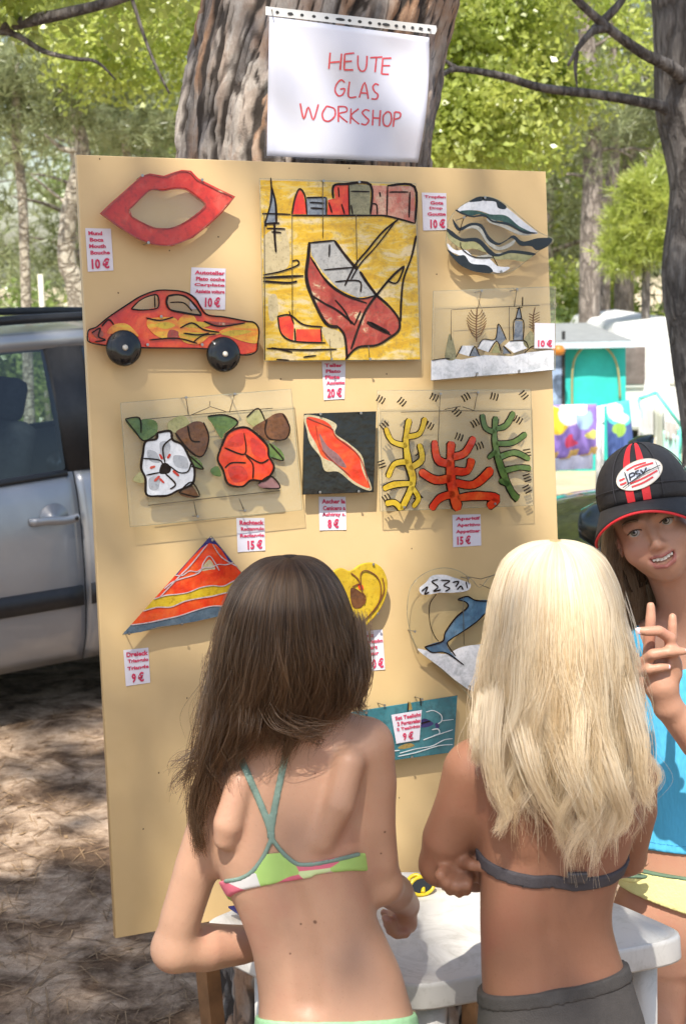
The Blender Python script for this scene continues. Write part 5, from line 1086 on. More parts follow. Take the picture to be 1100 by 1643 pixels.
# 12 ocean plate
p = Piece('glass_picture', 'teal glass plate with a dark blue fish and white wave lines behind the girls', 'glass picture', 'G', .022, (480, 1020))
p.sheet('glass_sheet', [(-60, 1120), (725, 995), (700, 1380), (-40, 1480)], K_OCEAN, .006)
p.paint('fish', [[(470, 1190), (500, 1155), (540, 1165), (570, 1190), (530, 1212), (480, 1212)], [(580, 1190), (600, 1185), (610, 1210), (590, 1222)]], K_DBLUE); p.paint('boat', [[(330, 1350), (400, 1320), (440, 1340), (360, 1362)], [(395, 1090), (410, 1040), (425, 1090)]], K_GOLD)
p.lines('wave', [[(520, 1110), (570, 1100), (620, 1130), (625, 1170), (600, 1190)], [(340, 1390), (450, 1360), (560, 1340), (640, 1300), (700, 1290)], [(330, 1410), (450, 1385), (600, 1340), (700, 1330)], [(560, 1230), (600, 1225), (610, 1255), (570, 1270)], [(500, 1300), (580, 1270), (700, 1230)], [(620, 1170), (705, 1160)], [(120, 1400), (240, 1380), (340, 1370)], [(-20, 1320), (120, 1290), (240, 1260)]], 6, gpaint('white_line', [(.3, (.6, .68, .7)), (.7, (.75, .8, .8))]))
p.lines('outline', [[(400, 1040), (395, 1110)], [(480, 1015), (485, 1070)], [(475, 1190), (550, 1170)]], 8)
p.pins([(225, 1060), (478, 1018), (410, 1410), (100, 1110)])

# ------------------------------------------------------------------ price labels
M_LAB = plain('label_paper', (.66, .63, .68), .7, .03, 9); M_INK = plain('red_ink', (.55, .03, .09), .6, .1, 40)
def price(quad, words, pr, label, lift=.0006, just=0.0, pxx=(.16, .86), tilt=0.0):
    q = [A(*buv(x, y, lift), 0) for x, y in quad]; TLp, TRp, BRp, BLp = q
    at = lambda u, v: TLp * (1 - u) * (1 - v) + TRp * u * (1 - v) + BRp * u * v + BLp * (1 - u) * v
    r = np.random.default_rng(int(quad[0][0] + quad[0][1]))
    hh = lift + .0004; n = 6; m = MB(); pts = []
    curl = lambda u, v: hh + .0025 * max(0, (abs(u - .5) * 2 - .6)) * r.uniform(.4, 1) * v + tilt * (v if tilt > 0 else 0)
    for j in range(n + 1):
        for i in range(n + 1): w = at(i / n, j / n); pts.append((w[0], w[1], curl(i / n, j / n)))
    m.add(pts, [(j * (n + 1) + i, (j + 1) * (n + 1) + i, (j + 1) * (n + 1) + i + 1, j * (n + 1) + i + 1) for j in range(n) for i in range(n)])
    me = m.mesh('paper'); loc = B_TL + BU * at(.5, .5)[0] + BV * at(.5, .5)[1] + BN * lift
    o = empty('price_label', loc, label, 'price label', 'price labels on the board'); ob = on_board('paper', me, M_LAB, o)
    so = ob.modifiers.new('s', 'SOLIDIFY'); so.thickness = .0003; so.offset = 1
    tm = MB()
    def put(txt, x0, x1, y0, y1):
        co, fs, mm = fit_text(txt, x0, x1, y0, y1)
        tm.add([(*(at(x, y)[:2]), hh + .0016 + tilt * y + .001 * max(0, abs(x - .5) * 2 - .6) * y) for x, y, _ in co], fs)
    k = len(words)
    for i, w in enumerate(words):
        y = .04 + i * (.60 / max(k, 3)); L = min(.92, .11 * len(w) + .1); x0 = .1 + just * (.85 - L) + (.04 if i % 2 else 0); put(w, x0, min(.97, x0 + L), y + .50 / max(k, 3), y + .03)
    put(pr, pxx[0], pxx[1], .95 if k > 3 else .94, .70 if k > 3 else .66)
    me = tm.mesh('lettering'); on_board('lettering', me, M_INK, o); return o
price([(137, 366), (178, 367), (182, 434), (141, 436)], ['Mund', 'Boca', 'Mouth', 'Bouche'], '10 €', 'white price label reading 10 € at the left edge, below the red mouth')
price([(307, 429), (362, 431), (361, 497), (304, 496)], ['Autoteller', 'Plato coche', 'Carplate', 'Assiette voiture'], '10 €', 'white price label reading 10 € tucked behind the roof of the glass car', pxx=(.42, .85))
price([(676, 309), (715, 310), (716, 369), (678, 370)], ['Tropfen', 'Gota', 'Drop', 'Goutte'], '10 €', 'white price label reading 10 € beside the striped drop', just=.6, pxx=(.3, .92))

price([(516, 579), (554, 579), (552, 640), (519, 642)], ['Teller', 'Plato', 'Plate', 'Assiette'], '20 €', 'white price label reading 20 € below the yellow boat picture')
price([(379, 831), (424, 831), (425, 883), (381, 886)], ['Rechteck', 'Rectangulo', 'Rectangle'], '15 €', 'white price label reading 15 € below the two glass flowers', pxx=(.36, .9))
price([(511, 797), (554, 797), (555, 850), (512, 851)], ['Ascher la', 'Cenicero a', 'Ashtray s.'], '8 €', 'white price label reading 8 € below the black glass square', pxx=(.3, .72))
price([(725, 826), (770, 825), (771, 875), (726, 878)], ['Aperitif', 'Aperitivo', 'Appetizer'], '15 €', 'white price label reading 15 € below the glass with branching shapes', pxx=(.14, .62))
price([(198, 1043), (238, 1039), (241, 1095), (202, 1101)], ['Dreieck', 'Triangulo', 'Triangle'], '9 €', 'white price label reading 9 € below the striped triangle', pxx=(.25, .75))
price([(573, 1013), (613, 1010), (617, 1074), (576, 1078)], ['Herz', 'Corazón', 'Heart', 'Coeur'], '10 €', 'white price label reading 10 € below the yellow heart', pxx=(.4, .95))
price([(627, 1147), (676, 1139), (672, 1187), (635, 1193)], ['Set Teelicht', '2 Portavelas', '2 Tealights'], '9 €', 'white price label reading 9 € stuck on the teal fish plate', .0305, pxx=(.3, .72))
def church_label():
    o = price([(857, 518), (889, 519), (889, 559), (856, 559)], [], '10 €', 'white price label reading 10 € on the snowy village picture', .026)
    return o
_pl = church_label()

# ------------------------------------------------------------------ the paper sign on the trunk
def sign():
    d = ray(560, 140); c = CAMPOS + d * 2.885 / (d @ FW) * 1.0
    u = nrm(W(690, 160, 2.92) - W(430, 150, 2.88)); n = nrm(np.cross(u, A(0, 0, 1))); n = n if n @ (CAMPOS - c) > 0 else -n
    n = nrm(n + A(0, 0, .10)); v = np.cross(n, u) if np.cross(n, u)[2] > 0 else -np.cross(n, u)
    def P(px, py, h=0.0):
        dd = ray(px, py); o = c + n * h; p = CAMPOS + dd * (((o - CAMPOS) @ n) / (dd @ n)); return p
    top = empty('paper_sign', c, 'white paper sign in a clear sleeve, hand lettered in red, nailed to the trunk', 'sign')
    bend = lambda px, py: .010 * math.sin((px - 430) / 265 * 3.1) + .006 * math.sin((px * .9 + py * 1.3) / 41) * ((px - 430) / 265) + .003 * math.sin((px - py) / 23)
    def grid(quad, h, nx=26, ny=22):
        pts = []; (xa, ya), (xb, yb), (xc, yc), (xd, yd) = quad
        for j in range(ny + 1):
            for i in range(nx + 1):
                a, b = i / nx, j / ny; px = (xa * (1 - a) + xb * a) * (1 - b) + (xd * (1 - a) + xc * a) * b; py = (ya * (1 - a) + yb * a) * (1 - b) + (yd * (1 - a) + yc * a) * b
                px += (6 * math.sin(b * math.pi) - 0) * a * (1 if quad is paper else .4)
                pts.append(P(px, py, h + bend(px, py)))
        return MB().add(pts, [(j * (nx + 1) + i, (j + 1) * (nx + 1) + i, (j + 1) * (nx + 1) + i + 1, j * (nx + 1) + i + 1) for j in range(ny) for i in range(nx)])
    paper = [(432, 26), (688, 60), (670, 261), (428, 250)]; sleeve = [(425, 24), (697, 56), (690, 264), (424, 253)]; head = [(426, 10), (699, 41), (697, 55), (426, 24)]
    o = grid(paper, 0).build('paper', plain('white_paper', (.60, .60, .66), .75, .02, 5), top, True); s = o.modifiers.new('s', 'SOLIDIFY'); s.thickness = .0003; s.offset = -1
    grid(sleeve, .0014).build('sleeve', glassy('clear_plastic', (.97, .97, .98), bumpy=.25, bscale=16), top, True)
    o = grid(head, .0016, 30, 3).build('punched_strip', plain('milky_plastic', (.62, .62, .60), .4, .05, 9), top, True)
    hm = MB(); L = lambda a: (426 + 272 * a, 17.5 + 31 * a)
    for a, w in ((.07, 3), (.15, 6), (.215, 3), (.285, 3.2), (.36, 3.6), (.44, 8), (.495, 3), (.555, 3.4), (.615, 3.2), (.67, 3), (.71, 6.5), (.77, 3), (.815, 2.6), (.865, 3), (.91, 5), (.96, 2.4)):
        x, y = L(a); pts = [P(x + w * math.cos(t), y + w * .12 * math.cos(t) + 2.6 * math.sin(t), .0022 + bend(x, y)) for t in np.linspace(0, 2 * math.pi, 9)[:-1]]; hm.add(pts, [tuple(range(8))])
    hm.build('punch_hole', M_DARKR, top)
    for k, (x, y) in enumerate(((436, 16), (690, 47))): MB().tube([P(x, y, -.05), P(x, y, .012)], .0014, 6).build('nail', M_NAIL, top)
    # lettering: felt pen strokes
    z = lambda pts: [(400 + x / 3.4375, y / 3.4375) for x, y in pts]
    ST = [[(445, 290), (438, 380)], [(440, 345), (498, 340)], [(508, 295), (500, 385)], [(525, 298), (522, 385)], [(525, 298), (578, 292)], [(524, 340), (565, 337)], [(522, 385), (572, 385)], [(598, 305), (598, 360), (612, 390), (635, 388), (645, 360), (648, 308)], [(665, 318), (732, 314)], [(700, 316), (692, 398)], [(735, 322), (728, 408)], [(735, 322), (782, 320)], [(732, 362), (775, 362)], [(728, 408), (768, 410)],
          [(525, 455), (505, 440), (480, 465), (472, 500), (490, 528), (515, 520), (525, 490), (500, 492)], [(552, 450), (546, 532), (590, 534)], [(605, 538), (635, 455), (655, 545)], [(615, 512), (650, 514)], [(712, 470), (695, 462), (680, 480), (690, 505), (708, 522), (700, 545), (672, 545)],
          [(280, 570), (300, 655), (325, 590), (352, 660), (380, 575)], [(425, 585), (402, 625), (410, 660), (440, 668), (470, 640), (468, 600), (425, 585)], [(490, 585), (490, 672)], [(490, 588), (530, 590), (535, 615), (492, 630), (540, 675)], [(560, 598), (556, 682)], [(602, 600), (560, 640), (605, 685)], [(662, 612), (640, 605), (622, 622), (640, 645), (658, 665), (640, 688), (615, 682)], [(682, 605), (678, 692)], [(680, 650), (718, 652)], [(722, 608), (716, 695)], [(760, 615), (738, 640), (740, 685), (765, 695), (782, 665), (778, 625), (760, 615)], [(800, 618), (792, 700)], [(800, 618), (830, 622), (828, 648), (798, 658)]]
    lm = MB(); r = np.random.default_rng(4)
    for st in ST:
        q = z(st); q = [A(x, y, 0) for x, y in q]; q = catmull(q, 4) if len(q) > 2 else [q[0] * (1 - t) + q[1] * t for t in np.linspace(0, 1, 6)]
        q = np.array(q); T = np.gradient(q, axis=0); T /= np.linalg.norm(T, axis=1)[:, None]; N = np.stack([-T[:, 1], T[:, 0], T[:, 2]], -1)
        w = 1.15 + .35 * r.random(len(q)); vs = [P(*(a + b * ww)[:2], .0008 + bend(*a[:2])) for a, b, ww in zip(q, N, w)] + [P(*(a - b * ww)[:2], .0008 + bend(*a[:2])) for a, b, ww in zip(q, N, w)]
        k = len(q); lm.add(vs, [(i, i + 1, k + i + 1, k + i) for i in range(k - 1)])
    lm.build('lettering', plain('red_felt_pen', (.60, .05, .06), .7, .2, 60), top)
sign()
# ------------------------------------------------------------------ plastic table and what lies on it
M_PLAST = None
def table():
    global M_PLAST
    t = NT('worn_white_plastic'); c = t.coord()
    sc = t.ramp(t.noise(9, 6, .75, c, 1.5), [(.48, 0), (.68, 1)])
    t.col(t.mix(sc, (.60, .58, .545), (.44, .42, .38))); t.set(Roughness=.42); t.bump(t.noise(220, 3, .6, c), .12, .001); M_PLAST = t.m
    ZT = .662; top = [(325, 1479), (352, 1502), (421, 1536), (655, 1581), (690, 1581), (1070, 1512), (1092, 1502), (1088, 1492), (985, 1447), (860, 1412), (640, 1398), (420, 1440)]
    poly = [WZ(x, y, ZT) for x, y in top]; ctr = np.mean(poly, 0)
    # rounded corners
    out = []
    n = len(poly)
    for i in range(n):
        a, b, cc = poly[i - 1], poly[i], poly[(i + 1) % n]; ra = min(.035, np.linalg.norm(a - b) * .4); rb = min(.035, np.linalg.norm(cc - b) * .4)
        p, q = b + nrm(a - b) * ra, b + nrm(cc - b) * rb
        for s in np.linspace(0, 1, 5): out.append((1 - s) ** 2 * p + 2 * s * (1 - s) * b + s * s * q)
    o = empty('plastic_table', (ctr[0], ctr[1], 0), 'worn white plastic table with cut corners in front of the board', 'table')
    m = MB(); k = len(out); off = lambda p, d, z: ctr + (p - ctr) * (1 + d) * A(1, 1, 0) + A(0, 0, z - ctr[2] * 1) if False else A(*(ctr + (p - ctr) * (1 + d))[:2], z)
    rings = [(-.06, ZT - .002), (-.035, ZT - .002), (-.02, ZT + .002), (-.006, ZT), (0.0, ZT - .006), (.006, ZT - .039), (.004, ZT - .043), (-.012, ZT - .043), (-.014, ZT - .02)]
    vs = [off(p, d, z) for d, z in rings for p in out]
    fs = [(i * k + j, (i + 1) * k + j, (i + 1) * k + (j + 1) % k, i * k + (j + 1) % k) for i in range(len(rings) - 1) for j in range(k)]
    fs.append(tuple(range(k))); fs.append(tuple((len(rings) - 1) * k + j for j in range(k))[::-1])
    m.add(vs, fs).build('table_top', M_PLAST, o, True)
    for px, py in ((690, 1560), (1030, 1490), (430, 1500), (800, 1420)):
        p = WZ(px, py, ZT); q = ctr + (p - ctr) * 1.05; MB().tube([A(p[0], p[1], ZT - .03), A((p[0] + q[0]) / 2, (p[1] + q[1]) / 2, .3), A(q[0], q[1], -.01)], [.026, .022, .018], 10).build('leg', M_PLAST, o, True)
    # scuffs
    # yellow sunglasses
    c0 = WZ(682, 1432, ZT + .002)
    g = empty('sunglasses', c0, 'yellow framed sunglasses lying on the white table between the two girls', 'sunglasses')
    my = plain('yellow_plastic', (.68, .50, .02), .3, .05, 30); ml = plain('dark_lens', (.02, .018, .014), .08, .1, 20)
    for s in (-1, 1):
        cc = c0 + A(.024 + s * .03, .01 + s * .012, .014); ax = nrm(A(.93, .37, 0)); up = nrm(A(-.1, .35, .95)); lo = [cc + ax * .024 * math.cos(a) + up * .016 * math.sin(a) for a in np.linspace(0, 2 * math.pi, 20)]
        MB().tube(lo, .0034, 7).build('rim', my, g, True); MB().add([cc] + lo[:-1], [(0, i + 1, (i + 1) % 19 + 1) for i in range(19)]).build('lens', ml, g)
        e = c0 + A(.024 + s * .06, .01 + s * .024, .018); MB().tube(catmull([e, e + A(-.02, .06, .004), e + A(-.04, .09, .002), e + A(-.055, .105, -.012)], 5), .003, 6).build('temple', my, g, True)
    MB().tube(catmull([WZ(657, 1436, ZT + .004), WZ(655, 1412, ZT + .02), WZ(668, 1404, ZT + .026), WZ(678, 1414, ZT + .018), WZ(678, 1432, ZT + .006)], 5), .004, 8).build('strap', my, g, True)
    # dark glass tile on the table
    q = [WZ(366, 1457, ZT + .018), WZ(414, 1490, ZT + .003), WZ(470, 1478, ZT + .003), WZ(425, 1450, ZT + .016)]
    MB().prism(q, (0, 0, .004)).build('glass_tile', K_DBLUE, None, False, .0008, origin=q[1])
    prop(bpy.data.objects['glass_tile'], 'dark blue glass tile lying on the table beside the dark haired girl', 'glass tile')
table()
# ------------------------------------------------------------------ bodies as one smooth surface
class Body:
    def __init__(s, ops=()): s.ops = list(ops); s.tag = 'torso'
    def cap(s, a, b, ra, rb, k=.02, sub=False): s.ops.append(('C', [(np.asarray(a, float), np.asarray(b, float), ra, rb)], k, sub, s.tag)); return s
    def chain(s, pts, k=.02, sub=False):
        s.ops.append(('C', [(np.asarray(a, float), np.asarray(b, float), ra, rb) for (a, ra), (b, rb) in zip(pts[:-1], pts[1:])], k, sub, s.tag)); return s
    def part(s, tag): return Body([q for q in s.ops if q[-1] == tag])
    def ell(s, c, r, R=None, k=.02, sub=False): s.ops.append(('e', np.asarray(c, float), np.asarray(r, float), np.eye(3) if R is None else R, k, sub, s.tag)); return s
    def rings(s, rg, k=.02, n=2.3): s.ops.append(('r', rg, k, n, s.tag)); return s
    def bounds(s):
        lo, hi = np.full(3, 9e9), np.full(3, -9e9)
        for o in s.ops:
            if o[0] == 'C' and not o[3]:
                for a, b, ra, rb in o[1]:
                    for p, r in ((a, ra), (b, rb)): lo = np.minimum(lo, p - r); hi = np.maximum(hi, p + r)
            elif o[0] == 'e' and not o[5]: r = max(o[2]); lo = np.minimum(lo, o[1] - r); hi = np.maximum(hi, o[1] + r)
            elif o[0] == 'r':
                z, c, w, d = o[1]; m = max(w.max(), d.max()); lo = np.minimum(lo, A(c[:, 0].min() - m, c[:, 1].min() - m, z.min())); hi = np.maximum(hi, A(c[:, 0].max() + m, c[:, 1].max() + m, z.max()))
        return lo - .03, hi + .03
    def eval(s, lo, hi, h):
        ax = [np.arange(lo[i], hi[i] + h, h) for i in range(3)]; V = np.full([len(a) for a in ax], 1.0, np.float32)
        for o in s.ops:
            if o[0] == 'C':
                k = o[2]; bl = np.min([np.minimum(a, b) - max(ra, rb) for a, b, ra, rb in o[1]], 0); bh = np.max([np.maximum(a, b) + max(ra, rb) for a, b, ra, rb in o[1]], 0)
            elif o[0] == 'e': k = o[4]; bl, bh = o[1] - max(o[2]), o[1] + max(o[2])
            else: k = o[2]; z, c, w, d = o[1]; m = max(w.max(), d.max()); bl = A(c[:, 0].min() - m, c[:, 1].min() - m, z.min()); bh = A(c[:, 0].max() + m, c[:, 1].max() + m, z.max())
            mg = k + .03; sl = []
            for i in range(3):
                a, b = np.searchsorted(ax[i], bl[i] - mg), np.searchsorted(ax[i], bh[i] + mg); sl.append(slice(a, b))
            if any(q.stop <= q.start for q in sl): continue
            X, Y, Z = (ax[0][sl[0]][:, None, None], ax[1][sl[1]][None, :, None], ax[2][sl[2]][None, None, :])
            if o[0] == 'C':
                D = None; sub = o[3]
                for a, b, ra, rb in o[1]:
                    ba = b - a; L2 = float(ba @ ba) + 1e-12
                    t = np.clip(((X - a[0]) * ba[0] + (Y - a[1]) * ba[1] + (Z - a[2]) * ba[2]) / L2, 0, 1)
                    q = np.sqrt((X - a[0] - t * ba[0]) ** 2 + (Y - a[1] - t * ba[1]) ** 2 + (Z - a[2] - t * ba[2]) ** 2) - (ra + t * (rb - ra))
                    if D is None: D = q
                    else: hq = np.maximum(.010 - np.abs(D - q), 0) / .010; D = np.minimum(D, q) - hq * hq * .0004
            elif o[0] == 'e':
                c, r, R = o[1], o[2], o[3]; q = 0
                for i in range(3): q = q + (((X - c[0]) * R[0, i] + (Y - c[1]) * R[1, i] + (Z - c[2]) * R[2, i]) / r[i]) ** 2
                D = (np.sqrt(q) - 1) * min(r) * (1.0 if True else 0); sub = o[5]
            else:
                z, c, w, d = o[1]; zi = ax[2][sl[2]]; cx, cy, wi, di = (np.interp(zi, z, q_)[None, None, :] for q_ in (c[:, 0], c[:, 1], w, d)); e = o[3]
                q = (np.abs((X - cx) / wi) ** e + np.abs((Y - cy) / di) ** e) ** (1 / e); out = np.maximum(np.maximum(zi - z.max(), z.min() - zi), 0)[None, None, :]
                D = (q - 1) * np.minimum(wi, di) + out; sub = False
            v = V[sl[0], sl[1], sl[2]]
            if sub:
                D = -D; hh = np.maximum(k - np.abs(v - D), 0) / k; V[sl[0], sl[1], sl[2]] = np.maximum(v, D) + hh * hh * k * .25
            else:
                hh = np.maximum(k - np.abs(v - D), 0) / k; V[sl[0], sl[1], sl[2]] = np.minimum(v, D) - hh * hh * k * .25
        return V, ax
def rings_px(lst, drop=True):
    z, c, w, d = [], [], [], []
    for py, xl, xr, Y, dp in lst:
        p = W((xl + xr) / 2, py, Y); z.append(p[2]); c.append(p); w.append(rpx((xl + xr) / 2, py, (xr - xl) / 2, Y)); d.append(dp)
    o = np.argsort(z); M = np.concatenate([np.array(z)[o][:, None], np.array(c)[o], np.array(w)[o][:, None], np.array(d)[o][:, None]], 1)
    M = np.array(catmull(list(M), 8)); M[:, 0] = np.maximum.accumulate(M[:, 0]) + np.arange(len(M)) * 1e-7; M[:, 4:] = np.maximum(M[:, 4:], .001)
    return (M[:, 0], M[:, 1:4], M[:, 4], M[:, 5])
def surfnets(V, ax):
    h = ax[0][1] - ax[0][0]; ins = V < 0; sh = np.array(V.shape); cs = sh - 1; nc = int(np.prod(cs))
    acc = [np.zeros(nc, np.float32) for _ in range(3)]; cnt = np.zeros(nc, np.int16); quads = []
    st = np.array([cs[1] * cs[2], cs[2], 1])
    for a in range(3):
        s0 = [slice(None)] * 3; s1 = [slice(None)] * 3; s0[a] = slice(0, -1); s1[a] = slice(1, None)
        i0, i1 = ins[tuple(s0)], ins[tuple(s1)]; E = np.argwhere(i0 != i1)
        if not len(E): continue
        v0 = V[tuple(E.T)]; E1 = E.copy(); E1[:, a] += 1; v1 = V[tuple(E1.T)]; t = v0 / (v0 - v1)
        pos = E.astype(np.float32); pos[:, a] += t; b, c = [(1, 2), (2, 0), (0, 1)][a]; q = []
        ok = np.ones(len(E), bool)
        for db, dc in ((0, 0), (-1, 0), (-1, -1), (0, -1)):
            C = E.copy(); C[:, b] += db; C[:, c] += dc; good = ((C >= 0) & (C < cs)).all(1); ok &= good; f = C @ st; q.append(f); fg = f[good]
            for i in range(3): acc[i] += np.bincount(fg, pos[good, i], nc).astype(np.float32) if len(fg) else 0
            cnt += np.bincount(fg, minlength=nc).astype(np.int16)
        Q = np.stack(q, 1); inside0 = v0 < 0; Q[~inside0] = Q[~inside0][:, ::-1]; quads.append(Q[ok])
    used = np.nonzero(cnt)[0]; mp = np.full(nc, -1, np.int64); mp[used] = np.arange(len(used))
    P = np.stack([acc[i][used] / cnt[used] * h + ax[i][0] for i in range(3)], 1); return P, mp[np.concatenate(quads)]
def relax(P, F, it=2, f=.5):
    n = len(P)
    e = np.concatenate([F[:, [0, 1]], F[:, [1, 2]], F[:, [2, 3]], F[:, [3, 0]]]); e = np.concatenate([e, e[:, ::-1]])
    k = np.bincount(e[:, 0], minlength=n)[:, None]
    for _ in range(it):
        S_ = np.stack([np.bincount(e[:, 0], P[e[:, 1], i], n) for i in range(3)], 1) / np.maximum(k, 1); P = P + (S_ - P) * f
    return P
def body_mesh(name, B, h, parent=None, mat=None, origin=None, smooth_it=2, region=None, grow=0.0, lo=None, hi=None):
    b0, b1 = B.bounds(); lo = b0 if lo is None else np.maximum(lo, b0); hi = b1 if hi is None else np.minimum(hi, b1)
    V, ax = B.eval(lo, hi, h)
    if grow: V = V - grow
    if region is not None: V = np.maximum(V, region(ax[0][:, None, None], ax[1][None, :, None], ax[2][None, None, :]).astype(np.float32))
    P, F = surfnets(V, ax); P = relax(P, F, smooth_it)
    if origin is not None: P = P - np.asarray(origin)
    me = np_mesh(name, P, F)
    if parent is not None: me.transform(base_of(parent).inverted())
    o = link(name, me, parent, mat, True)
    if origin is not None: o.location = origin
    return o
def plane3(p, q, r, up=True):
    n = nrm(np.cross(np.asarray(q) - p, np.asarray(r) - p)); n = n if n[2] > 0 else -n
    return n, float(n @ p)
def projv(X, Y, Z):
    x, y, z = X - CAMPOS[0], Y - CAMPOS[1], Z - CAMPOS[2]; d = x * FW[0] + y * FW[1] + z * FW[2]
    return 550 + FPX * (x * RT[0] + y * RT[1] + z * RT[2]) / d, 821.5 - FPX * (x * UP[0] + y * UP[1] + z * UP[2]) / d
def seg_dist(px, py, pts):
    D = 1e9
    for (ax_, ay), (bx, by) in zip(pts[:-1], pts[1:]):
        vx, vy = bx - ax_, by - ay; t = np.clip(((px - ax_) * vx + (py - ay) * vy) / (vx * vx + vy * vy + 1e-9), 0, 1); D = np.minimum(D, np.hypot(px - ax_ - t * vx, py - ay - t * vy))
    return D
def poly_sdf(px, py, poly):
    D = seg_dist(px, py, list(poly) + [poly[0]]); ins = np.zeros(np.broadcast(px, py).shape, bool); n = len(poly)
    for i in range(n):
        (x1, y1), (x2, y2) = poly[i], poly[(i + 1) % n]
        ins ^= ((y1 > py) != (y2 > py)) & (px < (x2 - x1) * (py - y1) / (y2 - y1 + 1e-12) + x1)
    return np.where(ins, -D, D)

def skinmat(name, c, red, sss=.12, moles=()):
    t = NT(name); co = t.coord(); n1 = t.noise(9, 5, .6, co); n2 = t.noise(140, 3, .6, co)
    n3 = t.noise(3.2, 3, .5, co); col = t.ramp(n1, [(.3, tuple(np.array(c) * .90)), (.5, c), (.70, red)]); col = t.mix(t.ramp(n3, [(.38, .0), (.62, .30)]), col, tuple(np.array(c) * A(.80, .70, .64)))
    for mx, mz, mr in moles:
        mp = t.n('ShaderNodeVectorMath', operation='MULTIPLY'); mp.inputs[1].default_value = (1, 0, 1); t.l(co, mp.inputs[0]); ds = t.n('ShaderNodeVectorMath', operation='DISTANCE'); t.l(mp.outputs[0], ds.inputs[0]); ds.inputs[1].default_value = (mx, 0, mz)
        mr_ = t.n('ShaderNodeMapRange'); mr_.inputs[1].default_value = mr * .6; mr_.inputs[2].default_value = mr * 1.3; mr_.inputs[3].default_value = .8; mr_.inputs[4].default_value = 0; t.l(ds.outputs['Value'], mr_.inputs[0]); col = t.mix(mr_.outputs[0], col, (.10, .045, .03))
    a = t.n('ShaderNodeAttribute', attribute_name='tint'); col = t.mix(a.outputs['Fac'], col, (.36, .13, .105))
    fr = t.ramp(t.noise(330, 2, .5, co), [(.66, 0), (.74, .35)])
    t.col(t.mix(fr, col, tuple(np.array(c) * A(.62, .5, .45)))); t.set(Roughness=.48); t.b.inputs['Subsurface Weight'].default_value = sss; t.b.inputs['Subsurface Radius'].default_value = (1, .35, .18); t.b.inputs['Subsurface Scale'].default_value = .008
    t.b.inputs['Specular IOR Level'].default_value = .35; t.bump(n2, .22, .002); return t.m
def hairmat(name, c1, c2, rough=.35, dif=.45):
    """hair fibres; every lock has its own tone between the two colours"""
    t = NT(name); t.t.nodes.remove(t.b)
    h = t.n('ShaderNodeBsdfHairPrincipled'); h.parametrization = 'COLOR'; h.inputs['Roughness'].default_value = rough; h.inputs['Radial Roughness'].default_value = .5
    hi = t.n('ShaderNodeHairInfo'); at = t.n('ShaderNodeAttribute', attribute_name='tone'); ad = t.n('ShaderNodeMath', operation='MULTIPLY_ADD'); ad.inputs[1].default_value = .35
    t.l(hi.outputs['Random'], ad.inputs[0]); ml = t.n('ShaderNodeMath', operation='MULTIPLY'); ml.inputs[1].default_value = .65; t.l(at.outputs['Fac'], ml.inputs[0]); t.l(ml.outputs[0], ad.inputs[2])
    col = t.ramp(ad.outputs[0], [(.1, c1), (.9, c2)]); t.l(col, h.inputs['Color'])
    d = t.n('ShaderNodeBsdfDiffuse'); t.l(col, d.inputs[0]); m = t.n('ShaderNodeMixShader'); m.inputs[0].default_value = dif
    t.l(h.outputs[0], m.inputs[1]); t.l(d.outputs[0], m.inputs[2]); t.l(m.outputs[0], t.out.inputs['Surface']); return t.m
def strands(name, P, rad, mat, parent, tone=None):
    if isinstance(P, tuple): P, tone = P
    """P (n, k, 3) world points; rad (n, k)"""
    n, k, _ = P.shape; M = np.array(base_of(parent).inverted()); Q = P.reshape(-1, 3) @ M[:3, :3].T + M[:3, 3]
    c = bpy.data.hair_curves.new(name); c.add_curves([k] * n)
    c.position_data.foreach_set('vector', np.ascontiguousarray(Q, np.float32).ravel())
    a = c.attributes.get('radius') or c.attributes.new('radius', 'FLOAT', 'POINT'); a.data.foreach_set('value', np.ascontiguousarray(rad, np.float32).ravel())
    tn = c.attributes.new('tone', 'FLOAT', 'CURVE'); tn.data.foreach_set('value', np.ascontiguousarray(np.full(n, .5) if tone is None else tone, np.float32))
    c.materials.append(mat); o = bpy.data.objects.new(name, c); COL.objects.link(o); o.parent = parent; return o
def ring_at(rg, z):
    Z, c, w, d = rg; return np.stack([np.interp(z, Z, c[:, 0]), np.interp(z, Z, c[:, 1])], -1), np.interp(z, Z, w), np.interp(z, Z, d)
